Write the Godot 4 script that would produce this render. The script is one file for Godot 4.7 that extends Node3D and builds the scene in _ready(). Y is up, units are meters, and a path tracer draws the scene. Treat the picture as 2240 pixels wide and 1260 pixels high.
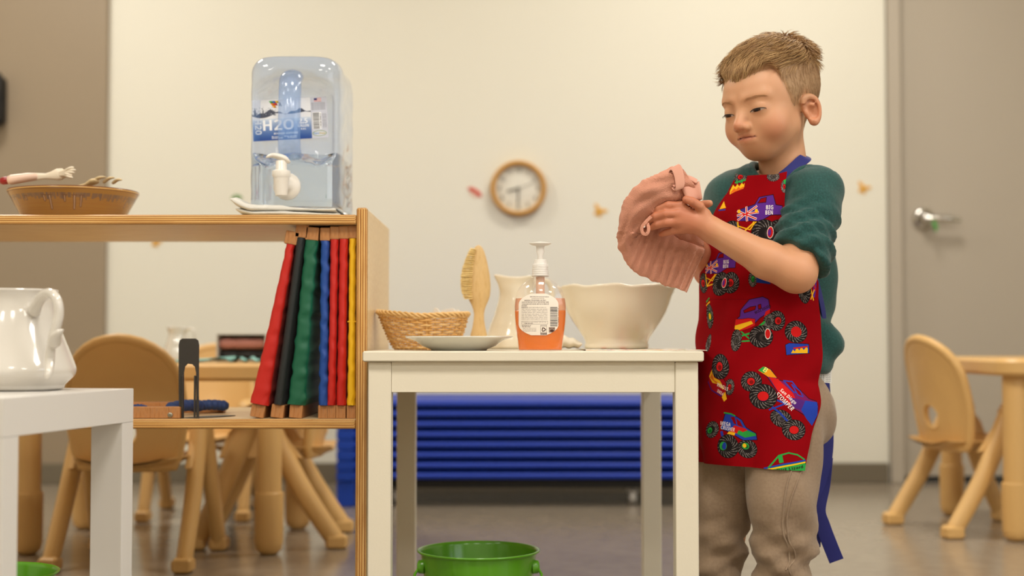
extends Node3D
# A classroom: a boy in a red truck-print apron dries his hands at a small white washing table.
const F := 3111.0          # focal length in pixels of the 2240 x 1260 frame
const EYE := 0.522         # lens height above the floor, metres
const UP := Vector3.UP
var pitch := atan(115.0 / F)
var M := {}
var noises := {}

class Sh:
	var v := PackedVector3Array()
	var n := PackedVector3Array()
	var uv := PackedVector2Array()
	var c := PackedColorArray()
	var t := PackedInt32Array()
	var tint := Color(1, 1, 1)

	func put(p: Vector3, nn: Vector3, u := Vector2.ZERO) -> int:
		v.append(p); n.append(nn); uv.append(u); c.append(tint)
		return v.size() - 1

	func tri(a: int, b: int, d: int) -> void:      # counter-clockwise seen from outside
		t.append(a); t.append(d); t.append(b)

	func quad(a: int, b: int, d: int, e: int) -> void:
		tri(a, b, d); tri(a, d, e)

	func grid(rows: Array, wrap := false, flip := false, us := 1.0, vs := 1.0) -> void:
		# rows of points; outside is where (along a row) x (row to row) points
		var h := rows.size()
		var w: int = rows[0].size()
		var base := v.size()
		var nn := PackedVector3Array()
		nn.resize(h * w)
		var s := -1.0 if flip else 1.0
		for i in h - 1:
			var r0: PackedVector3Array = rows[i]
			var r1: PackedVector3Array = rows[i + 1]
			for j in w - 1:
				var f1 := (r0[j + 1] - r0[j]).cross(r1[j] - r0[j]) * s
				var f2 := (r1[j] - r1[j + 1]).cross(r0[j + 1] - r1[j + 1]) * s
				nn[i * w + j] += f1; nn[i * w + j + 1] += f1 + f2; nn[(i + 1) * w + j] += f1 + f2; nn[(i + 1) * w + j + 1] += f2
		if wrap:
			for i in h:
				var k := nn[i * w] + nn[i * w + w - 1]
				nn[i * w] = k; nn[i * w + w - 1] = k
		for i in h:
			var same := true
			for j in w - 1:
				if rows[i][j].distance_squared_to(rows[i][j + 1]) > 1e-12:
					same = false
					break
			if same:
				var k := Vector3.ZERO
				for j in w: k += nn[i * w + j]
				for j in w: nn[i * w + j] = k
		for i in h:
			for j in w:
				put(rows[i][j], nn[i * w + j].normalized(), Vector2(us * j / (w - 1.0), vs * i / (h - 1.0)))
		for i in h - 1:
			for j in w - 1:
				var a := base + i * w + j
				if flip: quad(a, a + w, a + w + 1, a + 1)
				else: quad(a, a + 1, a + w + 1, a + w)

	func box(at: Vector3, size: Vector3, bevel := 0.002, turn := Basis.IDENTITY) -> void:
		# a box with chamfered, softly shaded edges
		var h := size * 0.5
		var bv: float = min(bevel, min(h.x, min(h.y, h.z)) * 0.95)
		var id := {}
		for ax in 3:
			for s in [-1, 1]:
				var nn := Vector3.ZERO
				nn[ax] = s
				var u := (ax + 1) % 3
				var w := (ax + 2) % 3
				for su in [-1, 1]:
					for sw in [-1, 1]:
						var p := Vector3.ZERO
						p[ax] = s * h[ax]; p[u] = su * (h[u] - bv); p[w] = sw * (h[w] - bv)
						var big := u if h[u] >= h[w] else w
						var small := w if big == u else u
						var q := Vector2(0.5 + 0.5 * p[big] / h[big], 0.5 + 0.5 * p[small] / h[small])
						var sg := Vector3i.ZERO
						sg[ax] = s; sg[u] = su; sg[w] = sw
						id[[ax, sg]] = put(at + turn * p, turn * nn, q)
		for ax in 3:
			var u := (ax + 1) % 3
			var w := (ax + 2) % 3
			for s in [-1, 1]:
				var k := []
				for q in [[-1, -1], [1, -1], [1, 1], [-1, 1]]:
					var sg := Vector3i.ZERO
					sg[ax] = s; sg[u] = q[0]; sg[w] = q[1]
					k.append(id[[ax, sg]])
				if s > 0: quad(k[0], k[1], k[2], k[3])
				else: quad(k[3], k[2], k[1], k[0])
			for su in [-1, 1]:
				for sw in [-1, 1]:
					var a := Vector3i.ZERO
					var b := Vector3i.ZERO
					a[ax] = -1; b[ax] = 1
					for z in [0, 1]:
						pass
					a[u] = su; a[w] = sw; b[u] = su; b[w] = sw
					var q0: int = id[[u, a]]
					var q1: int = id[[u, b]]
					var q2: int = id[[w, b]]
					var q3: int = id[[w, a]]
					if su * sw > 0: quad(q0, q3, q2, q1)
					else: quad(q0, q1, q2, q3)
		for sx in [-1, 1]:
			for sy in [-1, 1]:
				for sz in [-1, 1]:
					var sg := Vector3i(sx, sy, sz)
					if sx * sy * sz > 0: tri(id[[0, sg]], id[[1, sg]], id[[2, sg]])
					else: tri(id[[0, sg]], id[[2, sg]], id[[1, sg]])

	func lathe(prof: Array, segs := 32, at := Vector3.ZERO, sx := 1.0, sz := 1.0, turn := Basis.IDENTITY, warp = null) -> void:
		# prof: Vector2(radius, height) from bottom to top on the outside
		var rows := []
		for q in prof:
			var r := PackedVector3Array()
			for j in segs + 1:
				var a := -TAU * (j % segs) / segs
				var p := Vector3(q.x * cos(a) * sx, q.y, q.x * sin(a) * sz)
				if warp != null: p = warp.call(p, a, q)
				r.append(at + turn * p)
			rows.append(r)
		grid(rows, true)

	func tube(path: Array, radii, sides := 8, caps := true, flat := 1.0, upv := Vector3.UP) -> void:
		# a round bar along a path; flat squeezes it along the second axis of the frame
		var rows := []
		var m := path.size()
		var pr := upv
		var ends := [[0, -1.0], [m - 1, 1.0]]
		for i in m:
			var d: Vector3 = (path[min(i + 1, m - 1)] - path[max(i - 1, 0)])
			d = d.normalized()
			var b := pr - d * pr.dot(d)
			if b.length() < 1e-3: b = Vector3(1, 0, 0.3) - d * d.x
			b = b.normalized()
			pr = b
			var s := b.cross(d).normalized()
			var r: float = radii[i] if radii is Array else radii
			var ring := func(o: Vector3, k: float) -> PackedVector3Array:
				var q := PackedVector3Array()
				for j in sides + 1:
					var a := TAU * (j % sides) / sides
					q.append(o + (s * cos(a) + b * sin(a) * flat) * r * k)
				return q
			if i == 0 and caps:
				rows.append(ring.call(path[i] - d * r * 0.8, 0.0)); rows.append(ring.call(path[i] - d * r * 0.62, 0.62)); 
			rows.append(ring.call(path[i], 1.0))
			if i == m - 1 and caps:
				rows.append(ring.call(path[i] + d * r * 0.62, 0.62)); rows.append(ring.call(path[i] + d * r * 0.8, 0.0))
		grid(rows, true, false)

	func prism(outline: PackedVector2Array, z0: float, z1: float, bevel := 0.0, x := Transform3D.IDENTITY) -> void:
		# a flat outline (any winding) given a thickness along z
		var o := outline.duplicate()
		if Geometry2D.is_polygon_clockwise(o): o.reverse()
		var ins := o
		if bevel > 0.0:
			ins = PackedVector2Array()
			for i in o.size():
				var a := o[i] - o[(i + o.size() - 1) % o.size()]
				var b := o[(i + 1) % o.size()] - o[i]
				var nrm := (Vector2(-a.y, a.x).normalized() + Vector2(-b.y, b.x).normalized())
				ins.append(o[i] + nrm.normalized() * bevel / max(0.5, nrm.length() * 0.5))
		var ts := Geometry2D.triangulate_polygon(o)
		for side in [0, 1]:
			var z := z1 if side else z0
			var b0 := v.size()
			for p in ins: put(x * Vector3(p.x, p.y, z), (x.basis * Vector3(0, 0, 1 if side else -1)).normalized(), Vector2(p.x, p.y))
			for k in range(0, ts.size(), 3):
				var q := [o[ts[k]], o[ts[k + 1]], o[ts[k + 2]]]
				var ccw: bool = (q[1] - q[0]).cross(q[2] - q[0]) > 0
				if ccw == (side == 1): tri(b0 + ts[k], b0 + ts[k + 1], b0 + ts[k + 2])
				else: tri(b0 + ts[k], b0 + ts[k + 2], b0 + ts[k + 1])
		var lv := [[z0, ins], [z0 + bevel, o], [z1 - bevel, o], [z1, ins]] if bevel > 0.0 else [[z0, o], [z1, o]]
		for i in o.size():
			var i2 := (i + 1) % o.size()
			for k in lv.size() - 1:
				var p0: Vector2 = lv[k][1][i]
				var p1: Vector2 = lv[k][1][i2]
				var p2: Vector2 = lv[k + 1][1][i2]
				var p3: Vector2 = lv[k + 1][1][i]
				var a := x * Vector3(p0.x, p0.y, lv[k][0])
				var b := x * Vector3(p1.x, p1.y, lv[k][0])
				var d := x * Vector3(p2.x, p2.y, lv[k + 1][0])
				var e := x * Vector3(p3.x, p3.y, lv[k + 1][0])
				var nn := (b - a).cross(d - a).normalized()
				if nn == Vector3.ZERO: nn = (d - a).cross(e - a).normalized()
				quad(put(a, nn), put(b, nn), put(d, nn), put(e, nn))

	func moved(by: Vector3) -> Sh:
		for i in v.size(): v[i] += by
		return self

	func join(o: Sh) -> void:
		var b := v.size()
		v.append_array(o.v); n.append_array(o.n); uv.append_array(o.uv); c.append_array(o.c)
		for i in o.t: t.append(i + b)

	func renormal() -> void:
		var nn := PackedVector3Array()
		nn.resize(v.size())
		for k in range(0, t.size(), 3):
			var f := (v[t[k + 2]] - v[t[k]]).cross(v[t[k + 1]] - v[t[k]])
			nn[t[k]] += f; nn[t[k + 1]] += f; nn[t[k + 2]] += f
		for i in v.size(): n[i] = nn[i].normalized()

	func mesh() -> ArrayMesh:
		var a := []
		a.resize(Mesh.ARRAY_MAX)
		a[Mesh.ARRAY_VERTEX] = v; a[Mesh.ARRAY_NORMAL] = n; a[Mesh.ARRAY_TEX_UV] = uv; a[Mesh.ARRAY_COLOR] = c; a[Mesh.ARRAY_INDEX] = t
		var m := ArrayMesh.new()
		m.add_surface_from_arrays(Mesh.PRIMITIVE_TRIANGLES, a)
		return m

class Ink:      # a small painter for flat print: polygons, ellipses, lines and lettering on an Image
	var im: Image
	var m := Transform2D.IDENTITY
	func _init(w: int, h: int, col: Color) -> void:
		im = Image.create(w, h, false, Image.FORMAT_RGB8)
		im.fill(col)
	func raw(pts: PackedVector2Array, col: Color) -> void:
		var lo := 1e9
		var hi := -1e9
		for p in pts:
			lo = min(lo, p.y); hi = max(hi, p.y)
		var k := pts.size()
		for y in range(max(0, int(floor(lo))), min(im.get_height() - 1, int(ceil(hi))) + 1):
			var xs := []
			var yy := y + 0.5
			for i in k:
				var a := pts[i]
				var b := pts[(i + 1) % k]
				if (a.y <= yy) != (b.y <= yy): xs.append(a.x + (yy - a.y) / (b.y - a.y) * (b.x - a.x))
			xs.sort()
			for i in range(0, xs.size() - 1, 2):
				var x0 := int(round(xs[i]))
				var x1 := int(round(xs[i + 1]))
				if x1 > x0: im.fill_rect(Rect2i(x0, y, x1 - x0, 1), col)
	func poly(pts: Array, col: Color, edge := Color.TRANSPARENT, ew := 1.2) -> void:
		var q := PackedVector2Array()
		for p in pts: q.append(m * (p if p is Vector2 else Vector2(p[0], p[1])))
		raw(q, col)
		if edge.a > 0:
			for i in pts.size():
				line(pts[i], pts[(i + 1) % pts.size()], ew, edge)
	func line(a, b, w: float, col: Color) -> void:
		var p: Vector2 = a if a is Vector2 else Vector2(a[0], a[1])
		var q: Vector2 = b if b is Vector2 else Vector2(b[0], b[1])
		var d := (q - p).normalized() * w * 0.5
		var s := Vector2(-d.y, d.x)
		raw(m * PackedVector2Array([p - d * 0.5 + s, q + d * 0.5 + s, q + d * 0.5 - s, p - d * 0.5 - s]), col)
	func path(pts: Array, w: float, col: Color) -> void:
		for i in pts.size() - 1: line(pts[i], pts[i + 1], w, col)
	func oval(c: Vector2, rx: float, ry: float, col: Color, rot := 0.0, k := 28) -> void:
		var q := PackedVector2Array()
		for i in k: q.append(m * (c + Vector2(cos(TAU * i / k) * rx, sin(TAU * i / k) * ry).rotated(rot)))
		raw(q, col)
	func text(s: String, at: Vector2, height: float, col: Color, width := 0.0, rot := 0.0, serif := false, bold := true) -> void:
		# capital height in units; width > 0 squeezes the line to that length; at is the middle of the line
		var tm := TextMesh.new()
		var f := SystemFont.new()
		f.font_names = PackedStringArray(["Droid Serif" if serif else "Droid Sans"])
		f.font_weight = 700 if bold else 400
		tm.font = f; tm.font_size = 48; tm.pixel_size = 1.0; tm.depth = 0.0; tm.text = s; tm.curve_step = 2.0
		if tm.get_surface_count() == 0: return
		var a := tm.surface_get_arrays(0)
		var vv: PackedVector3Array = a[Mesh.ARRAY_VERTEX]
		var nn: PackedVector3Array = a[Mesh.ARRAY_NORMAL]
		var ii: PackedInt32Array = a[Mesh.ARRAY_INDEX] if a[Mesh.ARRAY_INDEX] != null else PackedInt32Array(range(vv.size()))
		var lo := Vector2(1e9, 1e9)
		var hi := -lo
		for p in vv:
			lo = lo.min(Vector2(p.x, p.y)); hi = hi.max(Vector2(p.x, p.y))
		var ky := height / 34.0
		var kx: float = ky if width <= 0.0 else width / max(1.0, hi.x - lo.x)
		var mid := (lo + hi) * 0.5
		for k in range(0, ii.size(), 3):
			if nn[ii[k]].z < 0.5: continue
			var q := PackedVector2Array()
			for e in 3:
				var p := vv[ii[k + e]]
				q.append(m * (at + Vector2((p.x - mid.x) * kx, -(p.y - mid.y) * ky).rotated(rot)))
			raw(q, col)
	func tex() -> ImageTexture:
		return ImageTexture.create_from_image(im)

# ---------------------------------------------------------------- placing and naming
func W(px: float, py: float, d: float) -> Vector3:      # the point d metres away whose place in the photograph is (px, py)
	var x := (px - 1120.0) / F
	var y := (630.0 - py) / F
	var r := Vector3(x, y * cos(pitch) + sin(pitch), y * sin(pitch) - cos(pitch))
	return Vector3(0, EYE, 0) + r * (d / -r.z)

func seen(p: Vector3) -> Vector2:
	var q := p - Vector3(0, EYE, 0)
	var fw := Vector3(0, sin(pitch), -cos(pitch))
	var u := Vector3(0, cos(pitch), sin(pitch))
	return Vector2(1120.0 + F * q.x / q.dot(fw), 630.0 - F * q.dot(u) / q.dot(fw))

var names := {}
func numbered(called: String) -> String:
	names[called] = names.get(called, -1) + 1
	return called if names[called] == 0 else "%s_%03d" % [called, names[called]]

func tag(o: Node3D, label: String, category: String, group := "") -> Node3D:
	o.set_meta("label", label); o.set_meta("category", category)
	if group: o.set_meta("group", group)
	return o

func thing(called: String, label: String, category: String, at := Vector3.ZERO, turn := 0.0, group := "") -> Node3D:
	var o := Node3D.new()
	o.name = numbered(called)
	add_child(o)
	o.position = at; o.rotation.y = turn
	return tag(o, label, category, group)

func obj(called: String, s: Sh, m: Material, parent: Node3D = null, at := Vector3.ZERO, turn := Basis.IDENTITY) -> MeshInstance3D:
	var o := MeshInstance3D.new()
	o.mesh = s.mesh()
	o.material_override = m
	o.cast_shadow = GeometryInstance3D.SHADOW_CASTING_SETTING_ON
	if parent == null:
		o.name = numbered(called)
		add_child(o)
	else:
		o.name = called
		parent.add_child(o, true)
	o.transform = Transform3D(turn, at)
	return o

func struct(called: String, s: Sh, m: Material, parent: Node3D = null) -> MeshInstance3D:
	var o := obj(called, s, m, parent)
	o.set_meta("kind", "structure")
	return o

func copy_of(o: Node3D, label: String, at: Vector3, turn := 0.0) -> Node3D:
	var c: Node3D = o.duplicate()
	c.name = numbered(o.name.rstrip("0123456789").trim_suffix("_"))
	add_child(c)
	c.position = at; c.rotation.y = turn
	c.set_meta("label", label)
	return c

# ---------------------------------------------------------------- materials
func noise_tex(key: String, freq: float, size := 256, octaves := 4, as_normal := false, ramp: Gradient = null, kind := FastNoiseLite.TYPE_SIMPLEX_SMOOTH) -> NoiseTexture2D:
	if noises.has(key): return noises[key]
	var nz := FastNoiseLite.new()
	nz.seed = hash(key) % 1000
	nz.noise_type = kind
	nz.frequency = freq
	nz.fractal_octaves = octaves
	var t := NoiseTexture2D.new()
	t.width = size; t.height = size; t.seamless = true; t.noise = nz; t.as_normal_map = as_normal
	if ramp: t.color_ramp = ramp
	noises[key] = t
	return t

func ramp(cols: Array) -> Gradient:
	var g := Gradient.new()
	var off := PackedFloat32Array()
	var cc := PackedColorArray()
	for i in cols.size():
		off.append(i / (cols.size() - 1.0)); cc.append(cols[i])
	g.offsets = off; g.colors = cc
	return g

func rgb(r: int, g: int, b: int) -> Color:
	return Color8(r, g, b)

func mat(key: String, col: Color, rough := 0.6, more := {}) -> StandardMaterial3D:
	var m := StandardMaterial3D.new()
	m.resource_name = key
	m.albedo_color = col; m.roughness = rough
	for k in more: m.set(k, more[k])
	M[key] = m
	return m

func bumpy(m: StandardMaterial3D, tex: Texture2D, cm: float, scale: Vector3) -> StandardMaterial3D:
	m.heightmap_enabled = true; m.heightmap_texture = tex; m.heightmap_scale = cm
	m.uv1_triplanar = true; m.uv1_scale = scale
	return m

func mix3(a: float, b: float, t: float) -> float:
	return lerpf(a, b, t)

func spline(pts: Array, n: int) -> PackedVector3Array:      # Catmull-Rom through the points
	var r := PackedVector3Array()
	var m := pts.size() - 1
	for i in n + 1:
		var s := float(i) / n * m
		var k: int = min(int(s), m - 1)
		var a: Vector3 = pts[max(k - 1, 0)]
		var b: Vector3 = pts[k]
		var c: Vector3 = pts[k + 1]
		var d: Vector3 = pts[min(k + 2, m)]
		r.append(b.cubic_interpolate(c, a, d, s - k))
	return r

func table_of(keys: Array, x: float) -> float:      # piecewise smooth look-up: [[x, y], ...]
	if x <= keys[0][0]: return keys[0][1]
	for i in keys.size() - 1:
		if x <= keys[i + 1][0]:
			var t: float = (x - keys[i][0]) / (keys[i + 1][0] - keys[i][0])
			var a: float = keys[max(i - 1, 0)][1]
			var d: float = keys[min(i + 2, keys.size() - 1)][1]
			return cubic_interpolate(keys[i][1], keys[i + 1][1], lerpf(keys[i][1], a, 0.6), lerpf(keys[i + 1][1], d, 0.6), t)
	return keys[-1][1]

func _ready() -> void:
	# camera
	var cam := Camera3D.new()
	cam.name = "camera"
	add_child(cam)
	cam.fov = rad_to_deg(2.0 * atan(630.0 / F))
	cam.near = 0.05; cam.far = 60.0
	cam.position = Vector3(0, EYE, 0)
	cam.rotation = Vector3(pitch, 0, 0)
	var ca := CameraAttributesPhysical.new()
	ca.frustum_focal_length = 12.0 / tan(deg_to_rad(cam.fov) / 2.0)
	ca.frustum_focus_distance = 2.34
	ca.exposure_aperture = 2.9
	cam.attributes = ca
	cam.current = true
	# sky, exposure
	var we := WorldEnvironment.new()
	we.name = "world"
	var e := Environment.new()
	e.background_mode = Environment.BG_SKY
	e.sky = Sky.new()
	var sm := ProceduralSkyMaterial.new()
	sm.sky_top_color = Color(0.80, 0.84, 0.90); sm.sky_horizon_color = Color(0.95, 0.95, 0.94)
	sm.ground_horizon_color = Color(0.8, 0.8, 0.78); sm.ground_bottom_color = Color(0.4, 0.4, 0.38)
	sm.sky_energy_multiplier = 1.7
	sm.ground_energy_multiplier = 1.0
	e.sky.sky_material = sm
	e.tonemap_mode = Environment.TONE_MAPPER_LINEAR
	e.tonemap_exposure = 1.1
	e.sdfgi_enabled = true; e.ssao_enabled = true; e.ssil_enabled = true
	we.environment = e
	add_child(we)
	materials()
	room()
	build_shelf()
	build_wash_table()
	build_side_table()
	build_far_furniture()
	build_far_details()
	build_shelf_things()
	build_table_things()
	build_boy()

func materials() -> void:
	var fine := noise_tex("fine", 0.05, 256, 4)
	bumpy(mat("wall", rgb(230, 226, 211), 0.55), fine, 0.02, Vector3(6, 6, 6))
	mat("taupe", rgb(154, 137, 114), 0.45)
	mat("door", rgb(180, 169, 153), 0.4)
	mat("ceiling", rgb(240, 238, 230), 0.8)
	var fl := mat("floor", Color.WHITE, 0.2)
	fl.albedo_texture = noise_tex("floor", 0.02, 512, 5, false, ramp([rgb(142, 129, 112), rgb(148, 135, 118), rgb(154, 141, 123)]))
	fl.uv1_triplanar = true; fl.uv1_scale = Vector3(1.3, 1.3, 1.3)
	mat("baseboard", rgb(112, 102, 84), 0.5)
	mat("chrome", rgb(220, 218, 212), 0.2, {"metallic": 1.0})
	mat("white_paint", rgb(230, 221, 200), 0.38)
	bumpy(M["white_paint"], fine, 0.006, Vector3(14, 14, 14))
	mat("side_white", rgb(218, 214, 208), 0.3)
	mat("porcelain", rgb(214, 208, 198), 0.12, {"clearcoat_enabled": true, "clearcoat": 0.6, "clearcoat_roughness": 0.04})
	mat("cream_ware", rgb(240, 230, 208), 0.16, {"clearcoat_enabled": true, "clearcoat": 0.5, "clearcoat_roughness": 0.06})
	mat("plastic_tan", rgb(222, 178, 112), 0.42)
	bumpy(M["plastic_tan"], noise_tex("grain", 0.2, 256, 2), 0.008, Vector3(12, 12, 12))
	mat("black", rgb(22, 21, 21), 0.5)
	mat("bookend", rgb(70, 66, 62), 0.36, {"metallic": 0.5})
	mat("blue_plastic", rgb(10, 62, 168), 0.42)
	mat("screw", rgb(170, 165, 150), 0.3, {"metallic": 1.0})
	# plywood: pale birch face, striped edge
	var pf := mat("ply_face", Color.WHITE, 0.38)
	pf.albedo_texture = noise_tex("ply", 0.018, 512, 4, false, ramp([rgb(212, 180, 132), rgb(224, 196, 150), rgb(234, 210, 168)]))
	pf.uv1_triplanar = true; pf.uv1_scale = Vector3(1.0, 9.0, 9.0)
	var g := Gradient.new()
	var off := PackedFloat32Array()
	var cc := PackedColorArray()
	var plies := [rgb(228, 180, 106), rgb(176, 114, 50), rgb(236, 194, 122), rgb(166, 104, 44), rgb(230, 184, 110), rgb(180, 118, 54), rgb(238, 198, 128), rgb(168, 106, 46), rgb(228, 180, 106)]
	for i in plies.size():
		off.append((i + 0.06) / plies.size()); cc.append(plies[i])
		off.append((i + 0.94) / plies.size()); cc.append(plies[i])
	g.offsets = off; g.colors = cc
	var gt := GradientTexture2D.new()
	gt.gradient = g; gt.width = 8; gt.height = 128; gt.fill_from = Vector2(0, 0); gt.fill_to = Vector2(0, 1)
	mat("ply_edge", Color.WHITE, 0.36, {"albedo_texture": gt})
	M["ply_edge"].detail_enabled = true
	M["ply_edge"].detail_albedo = noise_tex("edge_grain", 0.03, 256, 3, false, ramp([rgb(200, 180, 150), Color.WHITE, Color.WHITE]))
	M["ply_edge"].detail_blend_mode = BaseMaterial3D.BLEND_MODE_MUL
	M["ply_edge"].detail_mask = null
	# beech blocks and frames
	for k in [["beech", rgb(158, 100, 50), rgb(184, 126, 72)], ["brush_wood", rgb(206, 168, 108), rgb(224, 190, 132)]]:
		var m := mat(k[0], Color.WHITE, 0.5)
		m.albedo_texture = noise_tex(k[0], 0.025, 256, 4, false, ramp([k[1], k[2], k[1].lightened(0.12)]))
		m.uv1_triplanar = true; m.uv1_scale = Vector3(30, 5, 8)

func room() -> void:
	# shell with thickness: inside x -3.6 .. 3.4, z -5.24 .. 3.4, height 2.75
	var s := Sh.new()
	s.box(Vector3(-0.1, -0.06, -0.92), Vector3(7.4, 0.12, 8.9), 0.001)
	struct("floor", s, M["floor"])
	s = Sh.new()
	s.box(Vector3(-0.1, 2.83, -0.92), Vector3(7.4, 0.16, 8.9), 0.001)
	struct("ceiling", s, M["ceiling"])
	var door_l := (1972.0 - 1120.0) / F * 5.24
	# back wall, open for the door on the right
	s = Sh.new()
	s.box(Vector3((-3.8 + door_l - 0.05) * 0.5, 1.38, -5.34), Vector3(door_l - 0.05 + 3.8, 2.76, 0.2), 0.001)
	s.box(Vector3((door_l + 1.05 + 3.6) * 0.5, 1.38, -5.34), Vector3(3.6 - door_l - 1.05, 2.76, 0.2), 0.001)
	s.box(Vector3(door_l + 0.5, 2.44, -5.34), Vector3(1.12, 0.64, 0.2), 0.001)
	struct("wall_back", s, M["wall"])
	s = Sh.new()
	s.box(Vector3(-3.7, 1.38, -0.92), Vector3(0.2, 2.76, 8.7), 0.001)
	struct("wall_left", s, M["wall"])
	# a taupe wall comes forward at the left and stops short of the corner
	var cx := (228.0 - 1120.0) / F * 5.21
	s = Sh.new()
	s.box(Vector3((cx - 3.6) * 0.5, 1.376, -5.225), Vector3(cx + 3.6, 2.75, 0.03), 0.002)
	struct("wall_niche", s, M["taupe"])
	# right wall with a wide window near the camera
	s = Sh.new()
	s.box(Vector3(3.5, 1.38, -3.47), Vector3(0.2, 2.76, 3.5), 0.001)
	s.box(Vector3(3.5, 1.38, 2.84), Vector3(0.2, 2.76, 1.12), 0.001)
	s.box(Vector3(3.5, 0.45, 0.28), Vector3(0.2, 0.9, 4.0), 0.001)
	s.box(Vector3(3.5, 2.58, 0.28), Vector3(0.2, 0.36, 4.0), 0.001)
	struct("wall_right", s, M["wall"])
	s = Sh.new()
	s.box(Vector3(-0.1, 1.38, 3.5), Vector3(7.4, 2.76, 0.2), 0.001)
	struct("wall_front", s, M["wall"])
	var win := Node3D.new()
	win.name = "window_1"
	win.set_meta("kind", "structure")
	add_child(win)
	mat("window_frame", rgb(225, 222, 214), 0.4)
	for z in [-1.7, -0.36, 0.94, 2.26]:
		s = Sh.new()
		s.box(Vector3(3.47, 1.65, z), Vector3(0.08, 1.5, 0.06), 0.004)
		obj("frame", s, M["window_frame"], win)
	for y in [0.92, 2.38]:
		s = Sh.new()
		s.box(Vector3(3.47, y, 0.28), Vector3(0.08, 0.05, 3.96), 0.004)
		obj("frame", s, M["window_frame"], win)
	mat("pane", Color(1, 1, 1, 0.04), 0.02, {"transparency": BaseMaterial3D.TRANSPARENCY_ALPHA})
	for z in [-1.03, 0.29, 1.6]:
		s = Sh.new()
		s.box(Vector3(3.47, 1.65, z), Vector3(0.006, 1.42, 1.26), 0.0005)
		obj("pane", s, M["pane"], win)
	# baseboard along the back wall, the niche wall
	s = Sh.new()
	s.box(Vector3((cx + door_l - 0.055) * 0.5, 0.037, -5.234), Vector3(door_l - 0.055 - cx - 0.002, 0.074, 0.012), 0.003)
	struct("baseboard_back", s, M["baseboard"])
	s = Sh.new()
	s.box(Vector3((cx - 3.58) * 0.5, 0.037, -5.204), Vector3(cx + 3.58, 0.074, 0.012), 0.003)
	struct("baseboard_left", s, M["baseboard"])
	# door and its steel frame
	s = Sh.new()
	s.box(Vector3(door_l - 0.023, 1.06, -5.28), Vector3(0.048, 2.12, 0.13), 0.004)
	s.box(Vector3(door_l + 1.0, 1.06, -5.28), Vector3(0.048, 2.12, 0.13), 0.004)
	s.box(Vector3(door_l + 0.488, 2.1, -5.28), Vector3(1.07, 0.048, 0.13), 0.004)
	struct("trim_1", s, M["door"])
	var dr := Node3D.new()
	dr.name = "door_1"
	dr.set_meta("kind", "structure")
	add_child(dr)
	s = Sh.new()
	s.box(Vector3(door_l + 0.488, 1.052, -5.285), Vector3(0.966, 2.06, 0.045), 0.003)
	obj("door_leaf", s, M["door"], dr)
	s = Sh.new()
	s.box(Vector3(door_l + 0.488, 0.011, -5.285), Vector3(0.95, 0.02, 0.05), 0.001)
	obj("door_sweep", s, M["black"], dr)
	var hp := W(2020, 480, 5.262)
	s = Sh.new()
	var face := Basis(Vector3.RIGHT, PI / 2)
	s.lathe([Vector2(0, 0), Vector2(0.04, 0), Vector2(0.042, 0.006), Vector2(0.036, 0.014), Vector2(0.02, 0.018), Vector2(0.016, 0.05), Vector2(0.014, 0.056), Vector2(0, 0.057)], 28, hp, 1, 1, face)
	s.tube([hp + Vector3(0, 0, 0.05), hp + Vector3(0.03, 0, 0.058), hp + Vector3(0.07, -0.002, 0.058), hp + Vector3(0.115, -0.006, 0.054)], [0.012, 0.013, 0.012, 0.011], 10, true, 1.0)
	obj("door_handle", s, M["chrome"], dr)
	mat("green_cord", rgb(70, 160, 70), 0.5)
	s = Sh.new()
	s.tube([hp + Vector3(0.018, -0.008, 0.055), hp + Vector3(0.02, -0.03, 0.07), hp + Vector3(0.024, -0.05, 0.068), hp + Vector3(0.03, -0.035, 0.066), hp + Vector3(0.022, -0.01, 0.06)], 0.004, 6)
	obj("key_coil", s, M["green_cord"], dr)
	# ceiling light panels: a glowing diffuser with a lamp of the same size just below it
	mat("diffuser", rgb(255, 250, 240), 0.5, {"emission_enabled": true, "emission": rgb(255, 243, 222), "emission_energy_multiplier": 2.0})
	var panels := [[-1.75, -3.95, "over the tan table on the left"], [0.95, -3.95, "before the back wall"], [-1.7, -0.9, "over the white side table"], [0.2, -0.9, "in front of the washing table"], [2.1, -0.9, "beside the wide window"], [-1.7, 1.6, "near the front wall, left end"], [0.2, 1.6, "near the front wall, middle"], [2.1, 1.6, "near the front wall, window end"]]
	for q in panels:
		var t := thing("ceiling_light", "white square ceiling light panel " + q[2], "ceiling light", Vector3(q[0], 2.75, q[1]), 0, "ceiling light panels")
		s = Sh.new()
		s.box(Vector3(0, -0.01, 0), Vector3(0.66, 0.02, 0.66), 0.003)
		obj("frame", s, M["window_frame"], t)
		s = Sh.new()
		s.box(Vector3(0, -0.022, 0), Vector3(0.58, 0.006, 0.58), 0.002)
		obj("diffuser", s, M["diffuser"], t)
		var a := AreaLight3D.new()
		a.name = "lamp"
		a.area_size = Vector2(0.58, 0.58)
		a.light_color = rgb(255, 250, 241)
		a.light_energy = 1.9 if q[1] > 0.0 else 2.9
		a.area_normalize_energy = true
		a.area_range = 12.0
		a.shadow_enabled = true
		t.add_child(a)
		a.position = Vector3(0, -0.03, 0)
		a.rotation = Vector3(-PI / 2, 0, 0)

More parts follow.
